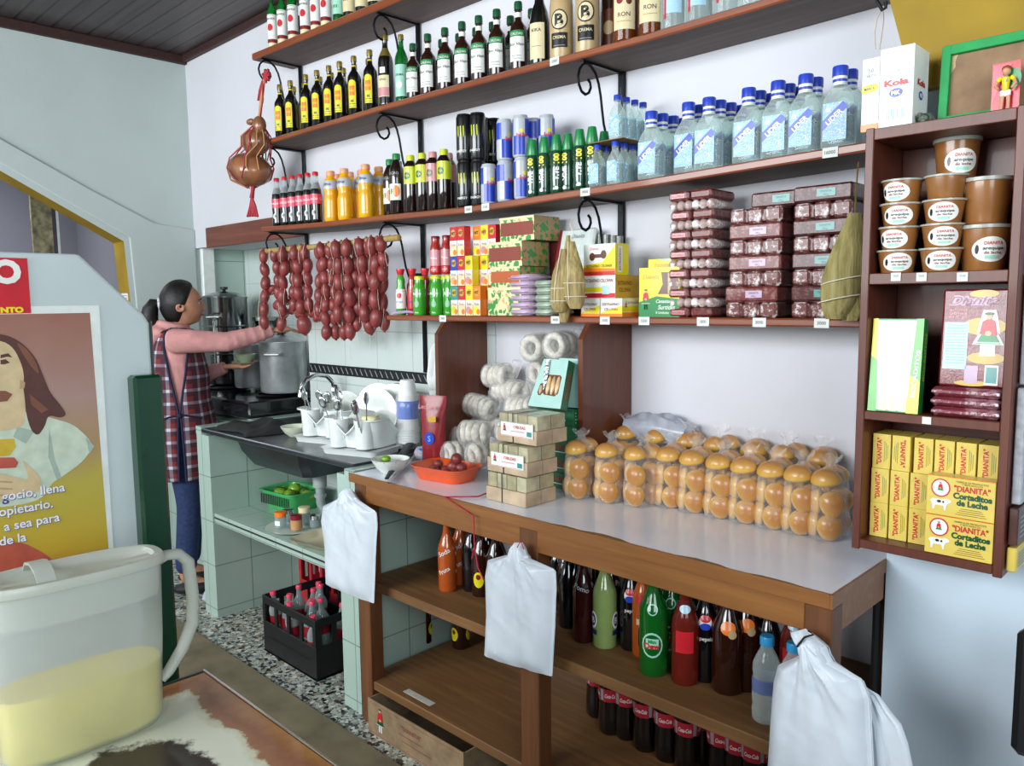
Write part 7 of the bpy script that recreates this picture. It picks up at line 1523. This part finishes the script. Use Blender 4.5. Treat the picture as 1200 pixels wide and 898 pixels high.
# hands around a rosy heart shape, golden glow
PP(b,[(-20,516),(16,514),(18,524),(10,534),(-20,536)],'ps_gold',.0013)
PP(b,[(-20,536),(16,536),(21,542),(18,548),(-20,550)],'ps_red',.0016)
PP(b,[(24,537),(32,545),(44,556),(48,566),(44,578),(20,580),(-20,592),(-20,552),(8,556),(28,562),(34,560)],'ps_skin',.0019)
for yy in (562,570,578): PP(b,[(-20,yy),(14,yy+2),(14,yy+4),(-20,yy+2)],'ps_skin2',.0022)
PP(b,[(-60,645),(20,632),(55,650),(80,672),(60,690),(-60,745)],'ps_red',.0006) 
for tx,px,py,yb in (('gocio, llena',75,576,'r'),('opietario.',61,595,'r'),('a sea para',69,611,'r'),('de la',30,634,'r')):
    a_,c_=Q(px,py-6); b.text(S,tx,a_+.001,c_-.001,.0165,'ps_shadow',off=.0024,al='r',bold=.03); b.text(S,tx,a_,c_,.0165,'ps_text',off=.0028,al='r',bold=.02)
b.build('print',t,0)
# red sign above
t=empty('red_sign',(XP,-1.66,1.45),0,'red sign with a big white letter O above the poster','sign')
b=local(t); a0,z0=Q(0,302); a1,z1=Q(36,367); b.box((XP+.0002,-2.1,z1),(XP+.003,a1,z0),'p_red'); b.build('board',t,0)
b=local(t); S2=Plane((XP+.0032,0,0),(0,1,0),(0,0,1)); a_,c_=Q(24,318); b.text(S2,'O',a_,Q(10,318)[1],.040,'p_white',bold=.05,al='r'); a_,c_=Q(27,363); b.text(S2,'NTO',a_,c_,.0095,'p_yellow',bold=.06,al='r',sx=1.25); b.build('lettering',t,0)
# green post
M('green_gloss','#06361f',.22,coat=.4,var=.06,scale=4)
b=MB(); yy0=U(153,600,X=3.03).y; b.box((2.965,-1.487,0),(3.034,-1.430,1.322),'green_gloss',.006); tag(b.build('green_post',smooth=30),'glossy dark green square post at the end of the partition','post')
# ------------------------------------------------------------ translucent pitcher with egg-yellow liquid
def milky(name,col,a,rough=.4):
    m,nt,b=newmat(name,col,rough,spec=.5); tr=nt.new('ShaderNodeBsdfTransparent'); tl=nt.new('ShaderNodeBsdfTranslucent'); tl.inputs[0].default_value=lin(col)
    m1=nt.new('ShaderNodeMixShader'); m1.inputs[0].default_value=.35; nt.link(b.outputs[0],m1.inputs[1]); nt.link(tl.outputs[0],m1.inputs[2])
    m2=nt.new('ShaderNodeMixShader'); m2.inputs[0].default_value=a; nt.link(tr.outputs[0],m2.inputs[1]); nt.link(m1.outputs[0],m2.inputs[2])
    nt.bump(nt.noise(60,3),.12,.004); out=[x for x in nt.n if x.type=='OUTPUT_MATERIAL'][0]; nt.link(m2.outputs[0],out.inputs[0])
milky('milky_plastic','#d3d9d6',.40); milky('lid_plastic','#c9cdc4',.93,.3); M('egg_liquid','#d6c65a',.3,coat=.4,var=.02)
PC=Vector((3.383,-1.716,.800)); PA=R(88)
t=empty('plastic_pitcher',PC,PA,'large milky plastic pitcher with lid, half full of pale yellow liquid','pitcher')
HL,HWd,PH=.122,.052,.262
def oval(l,w,z,n=48,p=2.9):
    o=[]
    for k in range(n):
        a=2*PI*k/n; c,s=math.cos(a),math.sin(a); rr=(abs(c)**p+abs(s)**p)**(-1/p); o.append((l*c*rr,w*s*rr,z))
    return o
b=MB(); b.rings([oval(HL*.78,HWd*.70,.0),oval(HL*.86,HWd*.84,.004),oval(HL*.92,HWd*.92,.016),oval(HL*.93,HWd*.95,.06),oval(HL*.97,HWd,.15),oval(HL,HWd*1.04,PH),],'milky_plastic',caps=False); b.rings([oval(HL*.78,HWd*.70,.0005),oval(.001,.001,.0006)],'milky_plastic',caps=False); b.build('jug',t,60)
b=MB(); b.rings([oval(HL*.80,HWd*.74,.003),oval(HL*.895,HWd*.89,.016),oval(HL*.905,HWd*.925,.06),oval(HL*.928,HWd*.95,.108),oval(.001,.001,.1081)],'egg_liquid'); b.build('liquid',t,60)
b=MB(); b.rings([oval(HL*.955,HWd*.98,PH-.05),oval(HL*.985,HWd*1.0,PH-.002),oval(HL*1.035,HWd*1.12,PH-.001),oval(HL*1.045,HWd*1.14,PH+.007),oval(HL*1.02,HWd*1.08,PH+.013),oval(HL*.93,HWd*.90,PH+.013),oval(HL*.90,HWd*.82,PH+.006),oval(HL*.5,HWd*.4,PH+.005),oval(.001,.001,PH+.005)],'lid_plastic',caps=False)
b.build('lid',t,60)
b=MB(); 
pts=[(0,-HWd*.86,PH+.010),(0,-HWd*.55,PH+.024),(0,0,PH+.030),(0,HWd*.55,PH+.024),(0,HWd*.86,PH+.010)]
rs=[]
for p_ in pts: rs.append([(dx,p_[1],p_[2]+dz) for dx,dz in ((-.012,-.002),(.012,-.002),(.012,.002),(-.012,.002))])
b.rings(rs,'lid_plastic'); o=b.build('lid_handle',t,30); o.location=(-.045,0,0)
b=MB(); 
hp=[(HL*.99,0,PH-.008),(HL*1.10,0,PH-.002),(HL*1.26,0,PH-.004),(HL*1.38,0,PH-.020),(HL*1.42,0,PH-.08),(HL*1.40,0,PH-.125),(HL*1.24,0,PH-.165),(HL*1.05,0,PH-.195),(HL*.95,0,PH-.205)]
b.tube(hp,[.010,.011,.012,.013,.013,.013,.012,.011,.009],'lid_plastic',12,flat=.75); b.build('handle',t,60)
# dark rounded thing at the right edge of the view
b=MB(); a0=U(1187,800,Y=-.5); z1=U(1192,738,Y=-.5).z; z0=U(1192,888,Y=-.5).z; b.box((a0.x,-.5,z0),(a0.x+.30,-.46,z1),'black_paint',.012)
for q in (.06,.22): b.box((a0.x+q,-.49,.0),(a0.x+q+.025,-.47,z0+.03),'black_paint',.004)
b.box((a0.x+.03,-.60,0),(a0.x+.27,-.36,.02),'black_paint',.004); b.box((a0.x+.06,-.49,z0-.02),(a0.x+.245,-.47,z0+.02),'black_paint',.002); tag(b.build('black_panel_stand',smooth=30),'black rounded standing panel at the far right edge, before the white wall','panel')
# notice on the yellow jamb and a framed strip beyond the opening
b=MB(); b.box((-.13,-.3868,1.40),(-.03,-.3856,1.74),'p_white') ; S=Plane((-.13,-.3869,1.40),(1,0,0),(0,0,1))
for q in range(20): b.rect(S,.05,.03+.014*q,.08,.004,'p_grey')
b.text(S,'AVISO',.05,.315,.014,'p_black'); 
tag(b.build('paper_notice',smooth=0),'sheet of printed paper taped on the yellow opening edge','notice')
M('mottled','#8d8566',.6,var=.3,scale=22); M('purple_dark','#4a4253',.5)
t=empty('narrow_panel',(-.9,-.4,1.2),0,'narrow mottled yellowish panel seen through the opening','panel'); a0=U(38,270,X=-.9); a1=U(62,270,X=-.9)
b=local(t); b.box((-.93,a0.y,.6),(-.9,a1.y,2.35),'mottled'); b.build('panel',t,0); b=local(t); b.box((-.93,a1.y+.001,.6),(-.895,a1.y+.02,2.35),'purple_dark'); b.box((-.93,a1.y+.021,.6),(-.893,a1.y+.035,2.35),'white_gloss'); b.build('edge_trim',t,0)
# ------------------------------------------------------------ woman at the stove
PO=Vector((.70,-.43,0)); PF=Vector((.41,.912,0)).normalized(); PANG=math.atan2(PF.y,PF.x)
# local frame: +x forward, +y her left, z up
person=empty('person',PO,PANG,'woman in pink hoodie and plaid apron reaching over the stove','person')
M('skin','#b98468',.5,var=.05,scale=30,spec=.4); M('hoodie_pink','#c98f8c',.85,var=.07,scale=18,bump=.3,bscale=120); M('jeans','#26345c',.85,var=.12,scale=60,bump=.3,bscale=300); m_,n_,b_=newmat('hair_black','#100c0b',.5); q_=n_.noise(1,4,.6,stretch=(40,40,160)); n_.bump(q_,.5,.003); M('apron_trim','#1b1f3c',.8)
def skinned(joints,edges,mat,name,parent,sub=2,extra=None,voxel=None,root=0):
    me=bpy.data.meshes.new('sk'); me.from_pydata([j[0] for j in joints],edges,[]); o=bpy.data.objects.new('sk',me); COL.objects.link(o)
    sm=o.modifiers.new('s','SKIN'); sm.use_smooth_shade=True
    lay=me.skin_vertices[0].data
    for i,j in enumerate(joints): r=j[1]; lay[i].radius=(r,r) if isinstance(r,(int,float)) else r; lay[i].use_root=(i==root)
    ss=o.modifiers.new('u','SUBSURF'); ss.levels=ss.render_levels=sub
    dg=bpy.context.evaluated_depsgraph_get(); dg.update(); m2=bpy.data.meshes.new_from_object(o.evaluated_get(dg)); bpy.data.objects.remove(o)
    if extra:
        b=MB(); b.add([v.co for v in m2.vertices],[tuple(p.vertices) for p in m2.polygons],mat); extra(b); o=b.build(name,None,80)
        if voxel:
            rm=o.modifiers.new('r','REMESH'); rm.mode='VOXEL'; rm.voxel_size=voxel; rm.use_smooth_shade=True; cs=o.modifiers.new('c','CORRECTIVE_SMOOTH') if 0 else o.modifiers.new('c','SMOOTH'); cs.factor=.5; cs.iterations=2
            dg=bpy.context.evaluated_depsgraph_get(); dg.update(); m3=bpy.data.meshes.new_from_object(o.evaluated_get(dg)); bpy.data.objects.remove(o); o=bpy.data.objects.new(name,m3); COL.objects.link(o)
            m3.materials.clear(); m3.materials.append(MATS[mat])
    else: m2.materials.clear(); m2.materials.append(MATS[mat]); o=bpy.data.objects.new(name,m2); COL.objects.link(o)
    for p in o.data.polygons: p.use_smooth=True
    o.data.name=name; o.parent=parent; return o
SHR=Vector((.0,-.155,1.285)); ELR=Vector((.235,-.165,1.275)); WRR=Vector((.455,-.125,1.325))
SHL=Vector((.0,.155,1.28)); ELL=Vector((.04,.19,1.06)); WRL=Vector((.235,.08,1.135))
HC_=Vector((.035,0,1.462))
bj=[((0,0,.86),(.10,.13)),((0,0,.98),(.085,.11)),((0,0,1.12),(.085,.12)),((0,0,1.25),(.07,.12)),((.0,0,1.325),.05),((.012,0,1.385),.045),
    (tuple(SHR),.045),(tuple(ELR),.036),(tuple(WRR),.024),(tuple(SHL),.045),(tuple(ELL),.036),(tuple(WRL),.024),
    ((0,-.085,.80),.078),((.02,-.09,.45),.05),((-.02,-.09,.085),.034),((0,.085,.80),.078),((.03,.09,.45),.05),((-.0,.09,.085),.034),((.10,-.09,.03),.028),((.12,.09,.03),.028)]
be=[(0,1),(1,2),(2,3),(3,4),(4,5),(3,6),(6,7),(7,8),(3,9),(9,10),(10,11),(0,12),(12,13),(13,14),(0,15),(15,16),(16,17),(14,18),(17,19)]
def head(b):
    def bump(p,d,w): 
        d=Vector(d).normalized(); q=p.normalized(); a=q.angle(d) if q.length>0 else 0; return math.exp(-(a/w)**2)
    V=[];F=[];sg,rg=48,36
    for i in range(rg+1):
        t=PI*i/rg
        for k in range(sg):
            a=2*PI*k/sg; p=Vector((math.sin(t)*math.cos(a),math.sin(t)*math.sin(a),-math.cos(t)))
            x,y,z=p; q=Vector((x*.094,y*.074,z*.110))
            if x>0: q.x*=(1-.10*max(0,z)); 
            if z<0: q.y*=1-.26*min(1,-z*1.1); q.x+= -.012*(-z) if x<0 else .006*(-z)
            q+=p*( .0
              +.020*bump(p,(1,0,-.22),.10)+.012*bump(p,(1,0,-.08),.09)+.006*bump(p,(1,0,.06),.10)   # nose and bridge
              -.007*bump(p,(1,.36,.04),.15)-.007*bump(p,(1,-.36,.04),.15)                                # eye sockets
              +.005*bump(p,(1,0,.32),.3)+.007*bump(p,(1,0,-.50),.10)+.006*bump(p,(1,0,-.64),.09)-.004*bump(p,(1,0,-.57),.05)  # lips
              +.010*bump(p,(1,0,-1.05),.2)+.004*bump(p,(1,.55,-.3),.25)+.004*bump(p,(1,-.55,-.3),.25))
            V.append(HC_+q)
    for i in range(rg):
        for k in range(sg):
            k2=(k+1)%sg; F.append((i*sg+k,i*sg+k2,(i+1)*sg+k2,(i+1)*sg+k))
    b.add(V,F,'skin')
    for s in (-1,1):   # ears
        c=HC_+Vector((-.008,s*.070,-.018)); torus(b,c+Vector((0,s*.006,0)),(.15,s,0),.017,.0055,'skin',16,8); b.ell(c,(.012,.007,.018),'skin',10,7)
def hand(b,w,d,up,side,grip=.6,th=1):
    "palm from wrist w towards d; four fingers and a thumb leaving the side of the palm"
    d=d.normalized(); up=(up-d*up.dot(d)).normalized(); sd=d.cross(up)*side; pc=w+d*.045
    b.tube([w-d*.015,w+d*.01,w+d*.04,w+d*.078],[.022,.026,.036,.033],'skin',14,flat=.5)
    ln=(.068,.076,.071,.056)
    for i in range(4):
        o=w+d*.072+sd*((i-1.5)*.0185); r0=.0085; q=[o]; dd=d.copy()
        for j in range(3):
            a=grip*(.35+.3*j); dd=(d*math.cos(a)-up*math.sin(a)).normalized(); q.append(q[-1]+dd*ln[i]*(.42,.32,.26)[j])
        b.tube(q,[r0,r0*.95,r0*.85,r0*.65],'skin',8)
    o=w+d*.022-sd*.030; q=[o,o+(d*.5-sd*.8).normalized()*.028,o+(d*.5-sd*.8).normalized()*.028+(d*.9-sd*.3-up*.4).normalized()*.030,o+(d*.5-sd*.8).normalized()*.028+(d*.9-sd*.3-up*.4).normalized()*.030+(d-up*.6).normalized()*.022]
    b.tube(q,[.012,.0105,.0095,.007],'skin',8)
def extras(b):
    head(b); hand(b,WRR,(WRR-ELR)+Vector((.05,0,-.03)),Vector((0,0,1)),1,.7); hand(b,WRL,Vector((1,-.25,.05)),Vector((0,.3,-1)),-1,.35)
body=skinned(bj,be,'skin','body',person,2,extras,.0052)
# hoodie
def fused(name,mat,build,voxel,parent):
    b=MB(); build(b); o=b.build(name,None,80); rm=o.modifiers.new('r','REMESH'); rm.mode='VOXEL'; rm.voxel_size=voxel; rm.use_smooth_shade=True; cs=o.modifiers.new('c','SMOOTH'); cs.factor=.5; cs.iterations=2
    dg=bpy.context.evaluated_depsgraph_get(); dg.update(); m3=bpy.data.meshes.new_from_object(o.evaluated_get(dg)); bpy.data.objects.remove(o); o=bpy.data.objects.new(name,m3); COL.objects.link(o)
    m3.materials.clear(); m3.materials.append(MATS[mat]); o.parent=parent
    for p in m3.polygons: p.use_smooth=True
    return o
def hood(b):
    el=lambda ax,ay,z,cx=0: [(cx+ax*math.cos(2*PI*k/24),ay*math.sin(2*PI*k/24),z) for k in range(24)]
    b.rings([el(.128,.155,.92),el(.130,.158,1.0),el(.126,.155,1.12),el(.112,.150,1.22),el(.095,.135,1.28),el(.065,.085,1.325),el(.05,.055,1.35)],'hoodie_pink')
    for A,B_,C_ in ((SHR,ELR,WRR),(SHL,ELL,WRL)):
        s0=A*.55+Vector((0,0,.55)); e1=C_-(C_-B_).normalized()*.012
        b.tube([s0,A+Vector((0,0,.002)),A.lerp(B_,.3),A.lerp(B_,.6),B_,B_.lerp(C_,.4),B_.lerp(C_,.75),e1],[.050,.062,.058,.053,.049,.044,.038,.031],'hoodie_pink',18)
    # collapsed hood round the back of the neck, and cuff
    b.ell((-.075,0,1.325),(.058,.095,.042),'hoodie_pink',20,12); torus(b,(-.012,0,1.355),(.22,0,1),.062,.020,'hoodie_pink',26,10,1); b.ell((-.105,0,1.285),(.038,.07,.055),'hoodie_pink',18,10)
    for A,B in ((ELR,WRR),): 
        for f in (.15,.35,.55,.75): c=A.lerp(B,f); torus(b,c,B-A,.044-.012*f,.008,'hoodie_pink',18,8,f*9)
    c=WRR-(WRR-ELR).normalized()*.012; torus(b,c,WRR-ELR,.026,.009,'hoodie_pink',18,8)
fused('hoodie','hoodie_pink',hood,.007,person)
# jeans and shoes
jj=[((0,0,.95),(.112,.135)),((0,0,.87),(.122,.150)),((0,-.088,.79),.092),((.02,-.09,.46),.062),((-.015,-.09,.10),.055),((0,.088,.79),.092),((.03,.09,.46),.062),((.005,.09,.10),.055)]
skinned(jj,[(0,1),(1,2),(2,3),(3,4),(1,5),(5,6),(6,7)],'jeans','jeans',person,2)
M('shoe_dark','#1b1b20',.6)
for s in (-1,1): b=MB(); b.ell((.045 if s<0 else .065,s*.09,.034),(.125,.046,.034),'shoe_dark',20,10,fn=lambda p: Vector((p.x,p.y*(1-.15*p.x),max(p.z,-.9)*(1-.25*max(0,p.x))))); b.build('shoe',person,80)
# plaid tabard apron: front and back panel, laced at the sides
def plaid():
    m,nt,b=newmat('plaid','#6b2a2c',.85); p=nt.xyz(nt.obj()); a=nt.math('MULTIPLY',nt.math('ARCTAN2',p[1],p[0]),.14)
    def band(v,step,off,w): return nt.math('LESS_THAN',nt.math('FRACT',nt.math('DIVIDE',nt.math('ADD',v,off+5),step)),w)
    n=nt.noise(30,3)
    navy=nt.math('MAXIMUM',nt.math('MULTIPLY',band(a,.062,.0,.42),.65),nt.math('MULTIPLY',band(p[2],.062,.0,.42),.65))
    wh=nt.math('MULTIPLY',band(a,.062,.039,.22),band(p[2],.062,.039,.24)); wl=nt.math('MULTIPLY',nt.math('MAXIMUM',band(a,.062,.039,.22),band(p[2],.062,.039,.24)),.30)
    c=nt.mix(navy,'#74282a','#1a1d30'); c=nt.mix(wl,c,'#a9a9b8'); c=nt.mix(nt.math('MULTIPLY',wh,.85),c,'#c3cbd8')
    nt.link(c,b.inputs['Base Color'])
plaid()
def tors(z):
    "outer half axes of the clothed torso"
    return interp([(.60,.155),(.75,.165),(.86,.160),(1.0,.138),(1.12,.138),(1.24,.115),(1.30,.092),(1.335,.078)],z),interp([(.60,.175),(.75,.190),(.86,.185),(1.0,.165),(1.12,.166),(1.24,.150),(1.30,.125),(1.335,.10)],z)
def gap(z): return interp([(.60,.10),(.80,.07),(.90,.05),(.94,.03),(1.05,.16),(1.18,.34),(1.26,.52),(1.335,.60)],z)
for name,c0 in (('apron_front',0),('apron_back',PI)):
    b=MB(); nz,na=26,26; V=[];F=[]; E0=[];E1=[]
    for j in range(nz+1):
        z=.60+(1.335-.60)*j/nz; ax,ay=tors(z); g_=gap(z)
        for i in range(na+1):
            t=-PI/2+g_+(PI-2*g_)*i/na+c0
            w=1+.02*math.sin(6*t+z*8)*(1.4-z); V.append((math.cos(t)*ax*w*1.03,math.sin(t)*ay*w*1.03,z))
            if i==0: E0.append(V[-1])
            if i==na: E1.append(V[-1])
    for j in range(nz):
        for i in range(na): k=j*(na+1)+i; F.append((k,k+1,k+na+2,k+na+1))
    b.add(V,F,'plaid'); o=b.build(name,person,80); so=o.modifiers.new('s','SOLIDIFY'); so.thickness=.004; so.offset=1
    for E in (E0,E1): b=MB(); b.tube(E,.0062,'apron_trim',6); b.build('binding',o,50)
for s in (-1,1):
    b=MB(); ax,ay=tors(1.33); b.tube([(-.085,s*.075,1.315),(-.02,s*.092,1.345),(.045,s*.085,1.34),(.085,s*.07,1.315)],.013,'plaid',8,flat=.4); b.build('shoulder_strap',person,50)
    ax,ay=tors(.93); b=MB(); b.tube([(.10,s*ay*.90,.905),(.03,s*ay*1.05,.925),(-.03,s*ay*1.05,.925),(-.10,s*ay*.90,.90)],.010,'apron_trim',8,flat=.5); b.ell((0,s*ay*1.06,.925),(.015,.012,.014),'apron_trim',10,7); b.build('side_tie',person,50)
# hair: cap drawn back from the face into a low pony tail
b=MB(); V=[];F=[];sg,rg=40,30
for i in range(rg+1):
    t=PI*i/rg
    for k in range(sg):
        a=2*PI*k/sg; p=Vector((math.sin(t)*math.cos(a),math.sin(t)*math.sin(a),-math.cos(t))); x,y,z=p
        # keep behind a slanting hairline: covers crown, sides and nape
        line=.52+.30*max(0,z)-.30*abs(y)*0; cover=x-(.46*z+.16) 
        s=1.0 if cover<0 else max(.0,1-cover*3.2)
        q=Vector((x*.101,y*.081,z*.118)); 
        if z<0: q.y*=1-.22*min(1,-z*1.1)
        k_=.80+.20*s*1.0 if s>0 else .80
        V.append(HC_+Vector((-.006,0,.004))+q*(k_ if s<1 else 1+.012*math.sin(14*a+6*z)))
for i in range(rg):
    for k in range(sg): k2=(k+1)%sg; F.append((i*sg+k,i*sg+k2,(i+1)*sg+k2,(i+1)*sg+k))
b.add(V,F,'hair_black'); b.build('hair',person,80)
b=MB(); T0=HC_+Vector((-.105,0,.005)); b.tube([T0+Vector((.03,0,.0)),T0,T0+Vector((-.022,0,.0)),T0+Vector((-.040,.0,-.03)),T0+Vector((-.048,0,-.07)),T0+Vector((-.040,0,-.12)),T0+Vector((-.025,0,-.165)),T0+Vector((-.015,0,-.19))],[.022,.020,.030,.038,.042,.038,.026,.008],'hair_black',14); b.build('ponytail',person,80)
b=MB(); M('hair_tie','#c9c6cf',.4,var=.3,scale=200); 
torus(b,T0+Vector((.002,0,.002)),(1,0,.0),.022,.007,'hair_tie',20,8,2)
for q in range(5): b.ell(T0+Vector((0,-.022*math.cos(q*.5-1),.022*math.sin(q*.5-1)+.0)),(.007,.006,.008),'hair_tie',8,6)
b.build('hair_tie',person,60)
# face details
M('eye_white','#a89c94',.4); M('eye_dark','#1c120e',.2); M('lip','#8a4a45',.45)
for s in (-1,1):
    e=HC_+Vector((.079,s*.030,.004)); b=MB(); b.ell(e,(.009,.0125,.0075),'eye_white',12,8); b.ell(e+Vector((.0055,0,0)),(.0045,.0055,.0055),'eye_dark',10,7); b.tube([e+Vector((.006,-.014,.003)),e+Vector((.0105,0,.0075)),e+Vector((.005,.014,.003))],.0016,'eye_dark',5); b.build('eye',person,60)
    b=MB(); b.tube([e+Vector((.004,-s*.016,.016)),e+Vector((.010,0,.021)),e+Vector((.000,s*.018,.016))],[.0018,.0028,.0014],'hair_black',6); b.build('eyebrow',person,60)
b=MB(); b.tube([HC_+Vector((.083,-.022,-.056)),HC_+Vector((.095,-.008,-.053)),HC_+Vector((.097,0,-.054)),HC_+Vector((.095,.008,-.053)),HC_+Vector((.083,.022,-.056))],[.002,.0045,.005,.0045,.002],'lip',8); b.build('lips',person,60)
# bowl and saucer carried in the left hand
RM_=Matrix.Rotation(PANG,3,'Z'); hb=PO+RM_@Vector((.325,.055,1.148))
M('celadon','#a9b596',.3,coat=.5,var=.03)
b=MB(); b.lathe([(.03,0),(.035,.003),(.07,.010),(.072,.013),(.04,.008),(0,.007)],'celadon',26); o=b.build('saucer',smooth=60); o.location=hb; tag(o,'pale green saucer held in the woman\'s left hand','plate')
b=MB(); bowl(b,.060,.042,'celadon'); o=b.build('soup_bowl',smooth=60); o.location=hb+Vector((0,0,.0085)); tag(o,'pale green bowl on the saucer held by the woman','bowl')
